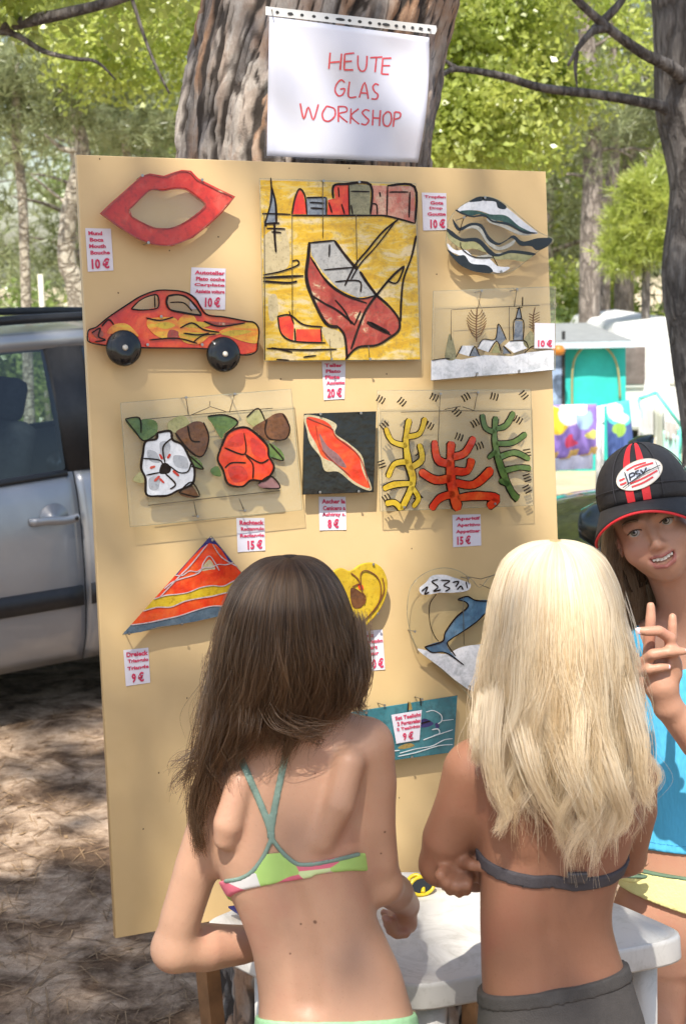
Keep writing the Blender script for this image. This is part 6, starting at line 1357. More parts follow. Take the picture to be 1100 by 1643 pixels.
def hair_on_rings(rg, n, th, z_end, seed, k=30, wave=.006, clump=.7, nclump=160, rho=(.90, 1.06), stray=.03, freq=22, cend=.03):
    r = np.random.default_rng(seed); zt = rg[0].max()
    cth = r.uniform(th[0], th[1], nclump); cph = r.uniform(0, 6.3, nclump); camp = r.uniform(.2, 1.6, nclump); cfr = r.uniform(.7, 1.35, nclump); crh = r.uniform(rho[0], rho[1], nclump); cen = r.normal(0, cend, nclump)
    cid = r.integers(0, nclump, n); csd = r.uniform(.03, .15, nclump); t0 = cth[cid] + r.normal(0, 1, n) * csd[cid]; st = r.random(n) < stray
    ze = z_end(t0, r) + cen[cid]; zs = zt - .0002 - .0012 * r.random(n)
    s = np.linspace(0, 1, k)[None, :] ** 1.7; z = zs[:, None] - (zs - ze)[:, None] * s
    g = np.clip((zt - z) / .20, 0, 2.4); cl = clump * smooth01(g, .15, 1.8) * r.uniform(.6, 1.1, n)[:, None]
    amp = (camp[cid] * wave)[:, None] * smooth01(g, .1, 2.0); ph = cph[cid][:, None]; fq = freq * cfr[cid][:, None]
    wob = amp * np.sin(z * fq + ph) + .3 * amp * np.sin(z * fq * 2.3 + ph * 3); wob2 = amp * np.cos(z * fq * .8 + ph * 2)
    tth = t0[:, None] * (1 - cl) + cth[cid][:, None] * cl
    C, w, d = ring_at(rg, z); out_ = r.normal(0, 1, n); rr = 1 + (crh[cid] - 1)[:, None] * smooth01(g, .1, .9) + (.022 * out_)[:, None] * (1 - .6 * smooth01(g, .4, 2))
    rr = rr + np.where(st, r.uniform(.02, .12, n), 0)[:, None] * smooth01(g, .1, 1)
    P = np.stack([C[..., 0] + w * np.cos(tth) * rr + wob, C[..., 1] + d * np.sin(tth) * rr + wob2 * .8, z], -1)
    P += (r.normal(0, 1, (n, 1, 3)) * A(1, 1, .3) * (.003 + .010 * st[:, None, None]) * smooth01(g, .3, 1.6)[..., None])
    return P, r.random(nclump)[cid]
def guide_locks(guides, n, seed, spread=.012, k=22, curl=.004):
    """strands bundled about drawn guide lines: (points in px with depth, weight, spread)"""
    r = np.random.default_rng(seed); out = []
    tot = sum(g[1] for g in guides)
    for pts, wgt, sp in guides:
        m = max(3, int(n * wgt / tot)); g0 = [W(*p) for p in pts]; g0[0] = g0[0] + A(0, .035, 0); G = np.array(catmull(g0, 8)); u = np.linspace(0, len(G) - 1, k); G = np.stack([np.interp(u, range(len(G)), G[:, i]) for i in range(3)], 1)
        off = r.normal(0, 1, (m, 1, 3)) * sp; s = np.linspace(0, 1, k)[None, :, None]; wv = curl * np.sin(s * r.uniform(6, 11, (m, 1, 1)) + r.uniform(0, 6.3, (m, 1, 3))) * s
        end = r.uniform(.75, 1.05, (m, 1, 1)); P = G[None] + off * (1.0 - .62 * s) + wv
        # individual lengths
        idx = np.clip(s[..., 0] * end[..., 0] * (k - 1), 0, k - 1); i0 = np.floor(idx).astype(int); f = (idx - i0)[..., None]; i1 = np.minimum(i0 + 1, k - 1); ii = np.arange(m)[:, None]
        out.append(P[ii, i0] * (1 - f) + P[ii, i1] * f)
    return np.concatenate(out)
def taper(n, k, r, tip=.25): return r * np.interp(np.linspace(0, 1, k), [0, .1, .6, 1], [.3, 1, .9, tip])[None, :] * np.random.default_rng(1).uniform(.7, 1.25, (n, 1))

def frame(fwd, up):
    f = nrm(fwd); u = nrm(np.asarray(up) - f * (np.asarray(up) @ f)); r = np.cross(u, f); return np.stack([r, f, u], 1)   # columns: viewer's right of the face, forward, up
def head(B, c, R, s=1.0, smile=False):
    """skull, face and neck top; c is mid head at eye level; columns of R: sideways, forward, up"""
    B.tag = "head"
    L = lambda x, y, z: c + R @ (A(x, y, z) * s)
    B.ell(L(0, -.016, .032), A(.070, .090, .084) * s, R, .01); B.ell(L(0, .016, -.026), A(.061, .066, .072) * s, R, .022)
    B.ell(L(0, .050, -.080), A(.018, .019, .016) * s, R, .030)
    for x in (-1, 1):
        B.ell(L(x * .036, .050, -.032), A(.026, .024, .024) * s, R, .018); B.ell(L(x * .030, .0865, .007), A(.018, .012, .011) * s, R, .014, True); B.ell(L(x * .030, .0655, .0035), A(.0142, .0145, .0140) * s, R, .004); B.ell(L(x * .030, .0800, .0022), A(.0125, .0090, .0048) * s, R, .003, True)
        B.cap(L(x * .014, .079, .018), L(x * .043, .066, .017), .007 * s, .006 * s, .012); B.ell(L(x * .0105, .083, -.034), A(.007, .008, .006) * s, R, .007)
        B.ell(L(x * .072, -.006, -.006), A(.008, .018, .029) * s, R, .006); B.ell(L(x * .078, -.002, -.004), A(.006, .009, .017) * s, R, .005, True)
        B.ell(L(x * .0065, .094, -.0415), A(.0028, .003, .0028) * s, R, .003, True)
    B.chain([(L(0, .077, .006), .0062 * s), (L(0, .087, -.014), .0068 * s), (L(0, .0935, -.031), .0088 * s)], .010)
    B.ell(L(0, .066, -.058), A(.030, .018, .021) * s, R, .014)
    if smile:
        pts = [(-.026, .067, -.0450), (-.016, .080, -.0560), (0, .085, -.0610), (.016, .080, -.0560), (.026, .067, -.0450)]
        for (a, b) in zip(pts[:-1], pts[1:]): B.cap(L(*a), L(*b), .0072 * s if abs(a[0]) < .02 else .0032 * s, .0072 * s if abs(b[0]) < .02 else .0032 * s, .003, True)
        for z0, dz, r0 in ((-.0498, -.0045, .0022), (-.0705, -.0055, .0030)):
            up = [(-.028, .067, -.0435), (-.0165, .0805, z0 + (-.0012 if r0 < .0025 else .0035)), (0, .0862, z0 - (.0040 if r0 < .0025 else .0020)), (.0165, .0805, z0 + (-.0012 if r0 < .0025 else .0035)), (.028, .067, -.0435)]
            for (a, b) in zip(up[:-1], up[1:]): B.cap(L(*a), L(*b), r0 * s * (.8 if abs(a[0]) > .02 else 1), r0 * s * (.8 if abs(b[0]) > .02 else 1), .004)
    else:
        for z0, r0 in ((-.0535, .0038), (-.0615, .0046)): B.cap(L(-.014, .078, z0), L(.014, .078, z0), r0 * s, r0 * s, .005)
    return L
def tint_lips(o, pts, rad):
    me = o.data; n = len(me.vertices); co = np.zeros(n * 3); me.vertices.foreach_get('co', co); co = co.reshape(-1, 3) + np.array(o.location)
    D = np.full(n, 1e9)
    for a, b in zip(pts[:-1], pts[1:]):
        t = np.clip((co - a) @ (b - a) / ((b - a) @ (b - a)), 0, 1); D = np.minimum(D, np.linalg.norm(co - a - t[:, None] * (b - a), axis=1))
    at = me.attributes.new('tint', 'FLOAT', 'POINT'); at.data.foreach_set('value', (1 - smooth01(D, rad * .75, rad * 1.15)).astype(np.float32))
M_EYE = plain('eye_white', (.40, .37, .345), .15, .03, 20); M_IRIS = plain('iris', (.075, .075, .055), .15, .15, 300); M_PUPIL = plain('pupil', (.005, .005, .005), .05, .1, 9); M_LASH = plain('lash', (.05, .03, .02), .7, .2, 90); M_TOOTH = plain('teeth', (.75, .71, .62), .2, .05, 60); M_GUM = plain('mouth_inside', (.16, .03, .03), .4, .2, 60); M_NAILS = plain('finger_nail', (.66, .42, .40), .25, .05, 60)  # eye whites greyed: shade under the brim put into the colour
def face_bits(L, R, parent, s=1.0, look=(0, 0)):
    for x in (-1, 1):
        c = L(x * .030, .0665, .0035); e = MB(); n = 18
        prof = [(.0125 * math.sin(a), .0125 * math.cos(a)) for a in np.linspace(math.pi, 0, 14)]; R2 = np.stack([R[:, 0], R[:, 2], R[:, 1]], 1)
        ey = MB().lathe(c, [(r * s, z * s) for r, z in prof], n, R2).build('eye', M_EYE, parent, True)
        g = c + R @ A(look[0], .0112 * s, look[1]); 
        MB().lathe(g, [(0, .0008), (.0064 * s, .0004), (.0066 * s, -.0025), (0, -.003)], 18, R2).build('iris', M_IRIS, ey, True); MB().lathe(g, [(0, .0014), (.0027 * s, .0012), (.0028 * s, 0), (0, -.001)], 14, R2).build('pupil', M_PUPIL, ey, True)
        ls = [L(x * (.030 + dx), .0668 + .0138 * math.cos(dx / .0145 * 1.0), .0026 + .0049 * math.cos(dx / .0135 * 1.45)) for dx in np.linspace(-.0132, .0132, 9)]
        MB().tube(ls, .0011 * s, 6).build('eyelash', M_LASH, parent, True)
        br = [L(x * (.016 + t * .030), .0865 - .016 * t * t - .002 * t, .0215 + .004 * math.sin(t * 2.4)) for t in np.linspace(0, 1, 8)]
        MB().tube(br, [.0016, .002, .0022, .0022, .002, .0017, .0012, .0006], 6).build('eyebrow', plain('brow_hair', (.13, .075, .04), .8, .3, 200), parent, True)
def nail_at(p, d, nrm_, w, parent, mat=None):
    d = nrm(d); n = nrm(np.asarray(nrm_) - d * (np.asarray(nrm_) @ d)); sd = np.cross(d, n); pts = []
    for j in range(5):
        for i in range(5): u, v = i / 2 - 1, j / 4; pts.append(p + sd * u * w * (1 - .25 * (v > .9)) + d * (v - .5) * w * 2.3 + n * (.0012 - .35 * w * u * u))
    MB().add(pts, [(j * 5 + i, j * 5 + i + 1, (j + 1) * 5 + i + 1, (j + 1) * 5 + i) for j in range(4) for i in range(4)]).build('finger_nail', mat or M_NAILS, parent, True)
def leg(B, hip, knee, ankle, toe, r, k=.03):
    B.tag = 'leg'
    B.chain([(hip, r), (hip * .55 + knee * .45, r * .86), (knee, r * .62)], k); B.chain([(knee, r * .62), (knee * .65 + ankle * .35 - A(0, .012, 0), r * .60), (ankle, r * .38)], .015)
    B.chain([(ankle - A(0, 0, .01), r * .40), (ankle * .4 + toe * .6, r * .36), (toe, r * .24)], .015); B.cap(ankle - A(0, .022, .035), ankle - A(0, .01, .03), r * .34, r * .36, .012)

def K(px, py, Y, rp): return (W(px, py, Y), rpx(px, py, rp, Y))
# ------------------------------------------------------------------ skin, hair and cloth
_f = W(465, 1032, 2.122); SK_DG = skinmat('fair_tanned_skin', (.47, .275, .182), (.46, .235, .16), moles=[(float(W(x, y, 2.02)[0] - _f[0] - .01), float(W(x, y, 2.02)[2]), r) for x, y, r in ((505, 1486, .0028), (482, 1492, .0017), (465, 1536, .0016), (350, 1290, .0015), (505, 1255, .0014))] + [(float(W(x, y, 2.08)[0] - _f[0] - .01), float(W(x, y, 2.08)[2]), r) for x, y, r in ((617, 1335, .0018), (611, 1370, .0015))]); SK_BG = skinmat('tanned_skin', (.29, .138, .083), (.31, .130, .082)); SK_CG = skinmat('freckled_skin', (.49, .265, .175), (.48, .225, .155))
H_DARK = hairmat('dark_brown_hair', (.011, .006, .0032), (.115, .062, .032), .30, .4); H_BLOND = hairmat('blond_hair', (.60, .42, .22), (.97, .83, .60), .26, .42); H_BROWN = hairmat('brown_hair', (.08, .048, .025), (.32, .21, .12), .35)
B_DARK = plain('dark_hair_mass', (.016, .010, .007), .6, .5, 60); B_BLOND = plain('blond_hair_mass', (.40, .27, .12), .65, .25, 40); B_BROWN = plain('brown_hair_mass', (.055, .035, .02), .65, .4, 50)
def hair_mass(name, rg, scale, mat, parent, seed=0):
    """the body of the hair: a closed lock-grooved shape the strands lie on"""
    Z = np.linspace(rg[0].min(), rg[0].max() - .001, 46); n = 96; C, w, d = ring_at(rg, Z); th = np.linspace(0, 2 * math.pi, n, endpoint=False); T, ZZ = np.meshgrid(th, Z)
    q = np.stack([np.cos(T) * 6 + seed, np.sin(T) * 6, ZZ * 5], -1); g = scale * (1 + .10 * (fbm(q, 3) - .5) * smooth01(Z.max() - ZZ, 0, .12))
    V = np.stack([C[:, 0][:, None] + w[:, None] * np.cos(T) * g, C[:, 1][:, None] + d[:, None] * np.sin(T) * g, ZZ], -1); k = len(Z); idx = np.arange(k * n).reshape(k, n); j = np.roll(idx, -1, 1)
    F = np.stack([idx[:-1], j[:-1], j[1:], idx[1:]], -1).reshape(-1, 4); V = V.reshape(-1, 3)
    m = MB(); m.add(V, F.tolist()); m.add([(C[-1, 0], C[-1, 1], Z[-1] + .002)], []); m.f += [[(k - 1) * n + i, (k - 1) * n + (i + 1) % n, k * n] for i in range(n)]; m.m += [0] * n
    return m.build(name, mat, parent, True)

# ---- dark haired girl ------------------------------------------------------
def dark_girl():
    B = Body()
    B.rings(rings_px([(1145, 430, 506, 2.105, .040), (1170, 408, 535, 2.11, .048), (1195, 378, 578, 2.115, .058), (1235, 352, 590, 2.12, .068), (1300, 336, 590, 2.12, .077), (1350, 338, 590, 2.115, .079), (1400, 353, 593, 2.11, .077), (1440, 374, 598, 2.105, .074),
        (1480, 391, 606, 2.10, .071), (1520, 404, 624, 2.092, .070), (1560, 411, 642, 2.087, .073), (1600, 415, 654, 2.082, .078), (1643, 413, 666, 2.078, .085), (1700, 404, 677, 2.075, .092), (1755, 402, 680, 2.075, .094), (1800, 415, 668, 2.075, .085)]), .03, 2.25)
    B.chain([K(466, 1050, 2.105, 42), K(466, 1175, 2.112, 42)], .03)
    # trapezius and shoulder caps
    B.chain([K(490, 1150, 2.108, 30), K(585, 1188, 2.115, 34)], .035); B.chain([K(440, 1165, 2.11, 28), K(362, 1243, 2.12, 30)], .03)
    B.tag = 'arm'
    # right arm: hangs bent, forearm going away from the viewer
    B.chain([K(592, 1196, 2.11, 38), K(602, 1255, 2.108, 34), K(603, 1320, 2.106, 31), K(608, 1378, 2.112, 30), K(613, 1418, 2.125, 30)], .022)
    B.chain([K(615, 1418, 2.125, 29), K(634, 1432, 2.19, 29), K(652, 1452, 2.27, 20)], .014)
    # its hand, fingers curled down over something small
    hp = [K(652, 1454, 2.272, 19), K(647, 1478, 2.29, 21)]; B.chain(hp, .008)
    B.chain([K(642, 1470, 2.285, 15), K(654, 1482, 2.285, 14)], .008)
    for i, (kx, ky, mx, my, ex, ey) in enumerate(((656, 1484, 650, 1498, 634, 1500), (645, 1490, 637, 1499, 624, 1494), (638, 1486, 629, 1490, 619, 1483), (632, 1478, 625, 1479, 617, 1472))):
        B.chain([K(kx, ky, 2.28, 8.2), K(mx, my, 2.262, 7.6), K(ex, ey, 2.268, 6.2)], .004)
    B.chain([K(636, 1466, 2.29, 9), K(624, 1470, 2.30, 8), K(615, 1464, 2.30, 6.5)], .005)
    # left arm: elbow out, forearm along the table edge
    B.chain([K(360, 1252, 2.122, 36), K(340, 1310, 2.125, 35), K(316, 1390, 2.13, 35), K(291, 1470, 2.135, 33), K(279, 1522, 2.14, 33)], .022)
    B.chain([K(281, 1523, 2.14, 36), K(330, 1520, 2.165, 38), K(385, 1516, 2.20, 31), K(450, 1508, 2.255, 21)], .016); B.chain([K(454, 1507, 2.258, 20), K(490, 1500, 2.275, 20)], .01)
    for i in range(4): B.chain([K(500, 1490 + i * 8, 2.28, 9), K(528, 1488 + i * 9, 2.285, 8), K(548, 1492 + i * 9, 2.285, 6.5)], .004)
    B.chain([K(478, 1490, 2.27, 9), K(498, 1474, 2.275, 8), K(514, 1470, 2.28, 6.5)], .005)
    B.tag = 'torso'
    # back: spine furrow, shoulder blades
    B.chain([K(452, 1200, 2.028, 7), K(437, 1300, 2.031, 9), K(452, 1390, 2.027, 11), K(478, 1470, 2.025, 15), K(491, 1540, 2.018, 17), K(495, 1610, 2.009, 16)], .022, True)
    B.chain([K(560, 1225, 2.062, 24), K(545, 1290, 2.048, 24), K(518, 1348, 2.050, 17)], .016); B.chain([K(385, 1255, 2.066, 22), K(366, 1322, 2.052, 24), K(362, 1345, 2.054, 20)], .010)
    # head bent towards the table
    hc = W(465, 1032, 2.122); R = frame(A(.12, .93, -.33), A(.02, .3, .95)); L = head(B, hc, R, .98)
    for hx, kx, s in ((468, 470, -1), (610, 606, 1)):
        h0 = W(hx, 1770, 2.078); leg(B, h0, A(h0[0] + .004 * s, 2.09, .36), A(h0[0] + .006 * s, 2.06, .075), A(h0[0] + .02 * s, 2.20, .022), .075)
    foot = A(hc[0] + .01, 2.08, 0)
    o = body_mesh('person', B, .0035, None, SK_DG, foot); prop(o, 'dark haired girl in a green and pink top seen from behind', 'person')
    face_bits(L, R, o, .98)
    # bikini top: shell over the body between two slanting planes, racer back panel and crossed straps
    n1, d1 = plane3(W(376, 1444, 2.10), W(470, 1409, 2.03), W(575, 1405, 2.10)); n2, d2 = plane3(W(362, 1413, 2.10), W(478, 1388, 2.03), W(575, 1370, 2.10))
    back = [(430, 1352), (440, 1352), (455, 1372), (478, 1388), (520, 1392), (500, 1408), (440, 1418), (390, 1428), (385, 1412), (408, 1396)]
    def reg(X, Y, Z):
        band = np.maximum(-(X * n1[0] + Y * n1[1] + Z * n1[2] - d1), X * n2[0] + Y * n2[1] + Z * n2[2] - d2)
        px, py = projv(X, Y, Z); pd = poly_sdf(px, py, back) * 2.06 / FPX; return np.minimum(band, np.maximum(pd, Y - 2.10))
    t = NT('lime_pink_fabric'); co = t.coord(); v = t.n('ShaderNodeTexVoronoi'); v.inputs['Scale'].default_value = 17; t.l(t.coord((1, .3, 1.6)), v.inputs['Vector'])
    sp = t.n('ShaderNodeSeparateColor'); t.l(v.outputs['Color'], sp.inputs[0])
    t.col(t.ramp(sp.outputs[0], [(0, (.36, .55, .15)), (.38, (.62, .14, .20)), (.60, (.54, .64, .32)), (.70, (.62, .42, .42)), (.80, (.62, .60, .58)), (.88, (.42, .60, .18))], 'CONSTANT')); t.set(Roughness=.7); t.bump(t.noise(400, 2, .5, co), .15, .001)
    lo = A(*W(300, 1480, 2.0)) - A(0, .05, .02); hi = A(*W(680, 1300, 2.25)) + A(.02, .1, .02)
    B2 = B.part('torso')
    body_mesh('bikini_top', B2, .0026, o, t.m, None, 1, reg, .0032, lo, hi)
    grn = plain('grey_green_trim', (.17, .25, .205), .7, .1, 60, .2)
    sl = [[(373, 1188), (384, 1212), (406, 1262), (428, 1315), (436, 1342)], [(512, 1138), (474, 1176), (462, 1198), (450, 1250), (439, 1305), (434, 1342)]]
    def strap(lines, w):
        def f(X, Y, Z):
            px, py = projv(X, Y, Z); D = 1e9
            for q in lines: D = np.minimum(D, seg_dist(px, py, [tuple(p[:2]) for p in catmull([A(a, b, 0) for a, b in q], 4)]) - w)
            return np.maximum(D * 2.05 / FPX, Y - 2.13)
        return f
    lo = A(*W(340, 1460, 2.0)) - A(0, .05, 0); hi = A(*W(600, 1120, 2.2)) + A(0, .05, .03)
    body_mesh('shoulder_strap', B2, .0024, o, grn, None, 1, strap(sl, 5.6), .0030, lo, hi)
    body_mesh('trim', B2, .0024, o, grn, None, 1, strap([[(432, 1338), (448, 1362), (470, 1383), (490, 1388), (530, 1382), (575, 1371)], [(438, 1338), (424, 1372), (405, 1398), (385, 1410), (362, 1414)]], 3.6), .0042, lo, hi)
    n3, d3 = plane3(W(410, 1630, 2.08), W(540, 1640, 2.0), W(668, 1626, 2.08))
    legz = W(540, 1800, 2.07)[2] - .03
    reg2 = lambda X, Y, Z: np.maximum(X * n3[0] + Y * n3[1] + Z * n3[2] - d3, legz + .55 * np.abs(X - W(540, 1800, 2.07)[0]) - Z)
    body_mesh('bikini_bottom', B, .0035, o, plain('light_green_fabric', (.28, .50, .27), .7, .1, 60, .2), None, 1, reg2, .0035, A(-.3, 1.9, .48), A(.3, 2.3, .78))
    # hair
    rg = rings_px([(892, 463, 467, 2.105, .003), (893.5, 444, 484, 2.105, .022), (900, 418, 504, 2.105, .046), (912, 400, 522, 2.105, .062), (930, 382, 537, 2.105, .075), (960, 366, 551, 2.10, .086), (1000, 356, 561, 2.100, .091), (1040, 352, 565, 2.100, .091), (1080, 349, 564, 2.102, .086), (1110, 347, 559, 2.105, .080), (1140, 346, 546, 2.107, .072), (1165, 345, 530, 2.108, .066), (1200, 342, 510, 2.108, .064), (1300, 335, 500, 2.108, .064)])
    sub = tuple(q[22:] for q in rg)
    hm = hair_mass('hair', sub, .93, B_DARK, o, 2)
    zp = lambda py: W(465, py, 2.1)[2]
    def zend(t, r):
        x = np.cos(t); e = np.interp(x, [-1, -.8, -.5, 0, .4, .75, 1], [1190, 1200, 1172, 1152, 1150, 1138, 1128]) + r.normal(0, 16, len(t)); return np.interp(e, [893, 1350], [zp(893), zp(1350)])
    P = hair_on_rings(rg, 9000, (-math.pi * 1.12, math.pi * .12), zend, 3, wave=.019, cend=.016, nclump=130, stray=.10, freq=25, clump=.8, rho=(.90, 1.04)); strands('strand', P, taper(len(P[0]), 30, .00042), H_DARK, hm)
    P = hair_on_rings(rg, 900, (-math.pi * 1.12, math.pi * .12), zend, 31, wave=.022, cend=.02, nclump=300, stray=.55, freq=30, clump=.5, rho=(.98, 1.08)); strands('stray_hair', P, taper(len(P[0]), 30, .00036), H_DARK, hm)
    G = [([(350, 1060, 2.062), (345, 1130, 2.066), (338, 1200, 2.066), (330, 1270, 2.062), (318, 1335, 2.062)], 8, .008), ([(362, 1080, 2.056), (350, 1160, 2.051), (330, 1230, 2.056), (312, 1290, 2.066), (318, 1345, 2.062), (322, 1368, 2.072)], 8, .006), ([(350, 1100, 2.062), (335, 1180, 2.062), (312, 1225, 2.072), (288, 1250, 2.082), (278, 1272, 2.082)], 1.2, .009),
         ([(346, 1080, 2.072), (334, 1150, 2.072), (316, 1205, 2.072), (285, 1222, 2.072), (272, 1240, 2.082)], .8, .007), ([(345, 1090, 2.072), (330, 1150, 2.072), (305, 1235, 2.082), (298, 1295, 2.082)], 1, .008), ([(575, 1000, 2.072), (582, 1060, 2.062), (579, 1100, 2.062), (571, 1128, 2.062), (582, 1140, 2.062)], 6, .007), ([(560, 1030, 2.056), (566, 1080, 2.046), (560, 1125, 2.046), (545, 1150, 2.056)], 6, .009),
         ([(380, 1090, 2.036), (372, 1170, 2.036), (345, 1250, 2.056), (360, 1300, 2.061), (372, 1310, 2.061)], 1, .004), ([(430, 1120, 2.026), (470, 1165, 2.026), (505, 1180, 2.036), (512, 1195, 2.046)], 2, .007), ([(420, 1100, 2.026), (452, 1150, 2.021), (500, 1168, 2.026), (545, 1165, 2.036)], 1.5, .009), ([(400, 1100, 2.026), (400, 1160, 2.026), (385, 1195, 2.046), (365, 1230, 2.056)], 5, .010)]
    P = guide_locks(G, 1500, 8, curl=.0075); strands('loose_strand', P, taper(len(P), 22, .00042), H_DARK, hm)
    return o
dark_girl()

# ---- blonde girl -----------------------------------------------------------
def blonde_girl():
    B = Body()
    B.rings(rings_px([(1140, 850, 930, 2.10, .042), (1180, 805, 975, 2.10, .052), (1210, 772, 1004, 2.10, .062), (1250, 757, 1022, 2.10, .07), (1300, 757, 1027, 2.10, .076), (1350, 766, 1012, 2.10, .078), (1400, 769, 993, 2.095, .076), (1440, 770, 982, 2.09, .073), (1480, 770, 980, 2.088, .071), (1520, 771, 989, 2.085, .072),
        (1560, 772, 1002, 2.082, .077), (1600, 774, 1014, 2.08, .084), (1643, 772, 1027, 2.078, .09), (1700, 768, 1034, 2.075, .094), (1750, 770, 1034, 2.075, .094), (1795, 782, 1022, 2.075, .085)]), .03, 2.25)
    B.chain([K(890, 1060, 2.10, 42), K(890, 1175, 2.105, 43)], .03)
    B.chain([K(860, 1165, 2.10, 30), K(768, 1222, 2.11, 36)], .035); B.chain([K(920, 1165, 2.10, 30), K(1008, 1232, 2.11, 34)], .035)
    B.tag = 'arm'
    B.chain([K(752, 1238, 2.11, 42), K(738, 1290, 2.112, 40), K(717, 1345, 2.12, 40), K(707, 1385, 2.135, 34)], .022)
    B.chain([K(708, 1388, 2.135, 33), K(762, 1398, 2.20, 33), K(850, 1392, 2.245, 24), K(940, 1385, 2.235, 19)], .014)
    B.chain([K(950, 1384, 2.23, 18), K(985, 1380, 2.20, 19)], .01)
    for i, (x, y) in enumerate(((1022, 1366), (1026, 1376), (1020, 1388), (1010, 1396))): B.chain([K(990, 1371 + i * 7, 2.195, 8.5), K((990 + x) / 2 + 4, (1371 + i * 7 + y) / 2 - 3, 2.185, 7.6), K(x, y, 2.182, 6)], .004)
    B.chain([K(1014, 1242, 2.11, 36), K(1022, 1300, 2.125, 31), K(1006, 1372, 2.165, 29)], .022); B.chain([K(1004, 1376, 2.167, 27), K(930, 1405, 2.25, 26), K(800, 1395, 2.205, 18)], .014)
    # right hand closed over the left forearm
    B.chain([K(790, 1392, 2.160, 17), K(758, 1390, 2.130, 22), K(732, 1384, 2.115, 22)], .012); B.ell(W(738, 1394, 2.117), (.027, .019, .024), None, .012)
    for i, (ax_, ay, bx, by, cx, cy) in enumerate(((716, 1388, 706, 1404, 709, 1418), (724, 1396, 716, 1416, 721, 1430), (737, 1402, 732, 1422, 736, 1434), (750, 1404, 748, 1420, 749, 1430))):
        B.chain([K(ax_, ay, 2.100, 10.5), K(bx, by, 2.077, 9.6), K(cx, cy, 2.087, 7.6)], .0035)
    B.chain([K(742, 1382, 2.100, 11), K(757, 1388, 2.077, 9.5), K(771, 1391, 2.077, 7.6)], .005)
    B.tag = 'torso'
    B.chain([K(893, 1190, 2.016, 8), K(890, 1300, 2.012, 10), K(888, 1400, 2.011, 12), K(888, 1500, 2.009, 16), K(892, 1590, 1.998, 16)], .022, True)
    B.chain([K(815, 1235, 2.050, 26), K(828, 1310, 2.040, 24), K(846, 1352, 2.042, 17)], .022); B.chain([K(970, 1235, 2.050, 26), K(955, 1320, 2.040, 24), K(940, 1352, 2.042, 17)], .022)
    hc = W(890, 1012, 2.102); R = frame(A(-.05, .97, -.22), A(0, .2, .97)); L = head(B, hc, R, .98)
    for hx, s in ((838, -1), (968, 1)):
        h0 = W(hx, 1765, 2.078); leg(B, h0, A(h0[0] + .004 * s, 2.09, .37), A(h0[0] + .006 * s, 2.06, .075), A(h0[0] + .02 * s, 2.20, .022), .077)
    foot = A(hc[0] + .01, 2.08, 0)
    o = body_mesh('person', B, .0035, None, SK_BG, foot); prop(o, 'long haired blonde girl in grey swimwear seen from behind', 'person'); face_bits(L, R, o, .98)
    B2 = B.part('torso')
    n1, d1 = plane3(W(768, 1367, 2.10), W(885, 1418, 2.02), W(1006, 1376, 2.10)); hb = rpx(890, 1400, 10.5, 2.02)
    reg = lambda X, Y, Z: np.abs(X * n1[0] + Y * n1[1] + Z * n1[2] - d1) - hb
    grey = plain('grey_swim_fabric', (.052, .045, .050), .75, .12, 70, .3)
    lo = W(720, 1480, 2.0) - A(0, .05, .02); hi = W(1060, 1290, 2.25) + A(.02, .1, .04)
    top = body_mesh('bikini_top', B2, .0026, o, grey, None, 1, reg, .0034, lo, hi)
    k = W(925, 1408, 2.012); MB().box(k, (.030, .008, .017)).build('clasp', plain('dark_clasp', (.05, .045, .05), .4, .1, 30), top, False, .003)
    # side strap running up in front of the left shoulder
    MB().tube(catmull([W(774, 1386, 2.14), W(768, 1350, 2.14), W(765, 1320, 2.15), W(776, 1262, 2.175)], 5), .004, 6).build('shoulder_strap', grey, o, True)
    n3, d3 = plane3(W(772, 1588, 2.08), W(868, 1598, 1.99), W(1006, 1546, 2.08)); cx = W(900, 1800, 2.075)
    reg2 = lambda X, Y, Z: np.maximum(X * n3[0] + Y * n3[1] + Z * n3[2] - d3, cx[2] - .055 + .25 * np.abs(X - cx[0]) - Z)
    bt = body_mesh('swim_shorts', B, .0032, o, plain('grey_brown_fabric', (.058, .051, .047), .8, .12, 60, .3), None, 1, reg2, .0045, A(cx[0] - .2, 1.9, .48), A(cx[0] + .2, 2.3, .85))
    reg3 = lambda X, Y, Z: np.abs(X * n3[0] + Y * n3[1] + Z * n3[2] - d3 + .011) - .0105
    body_mesh('waistband', B, .003, bt, plain('grey_brown_band', (.050, .044, .040), .8, .12, 60, .3), None, 1, reg3, .0062, A(cx[0] - .2, 1.9, .6), A(cx[0] + .2, 2.3, .85))
    rg = rings_px([(867, 888, 892, 2.10, .003), (868.5, 872, 908, 2.10, .02), (874, 848, 932, 2.10, .042), (884, 828, 952, 2.10, .058), (905, 808, 970, 2.098, .076), (950, 793, 988, 2.092, .092), (1000, 787, 992, 2.088, .1), (1050, 782, 1000, 2.084, .1), (1100, 780, 1006, 2.08, .098), (1150, 780, 1009, 2.075, .094), (1200, 784, 1011, 2.07, .09), (1250, 793, 1011, 2.065, .088), (1300, 803, 1004, 2.06, .084), (1350, 808, 990, 2.056, .076), (1400, 800, 1000, 2.056, .07)])
    hm = hair_mass('hair', tuple(q[44:] for q in rg), .92, B_BLOND, o, 9)
    zp = lambda py: W(890, py, 2.06)[2]
    def zend(t, r):
        x = np.cos(t); e = np.interp(x, [-1, -.9, -.72, -.60, -.45, -.3, -.15, .1, .5, .75, .9, 1], [1215, 1240, 1268, 1245, 1165, 1165, 1230, 1282, 1288, 1270, 1240, 1215]) + r.normal(0, 22, len(t)) - 70 * (r.random(len(t)) < .25); return np.interp(e, [868, 1400], [zp(868), zp(1400)])
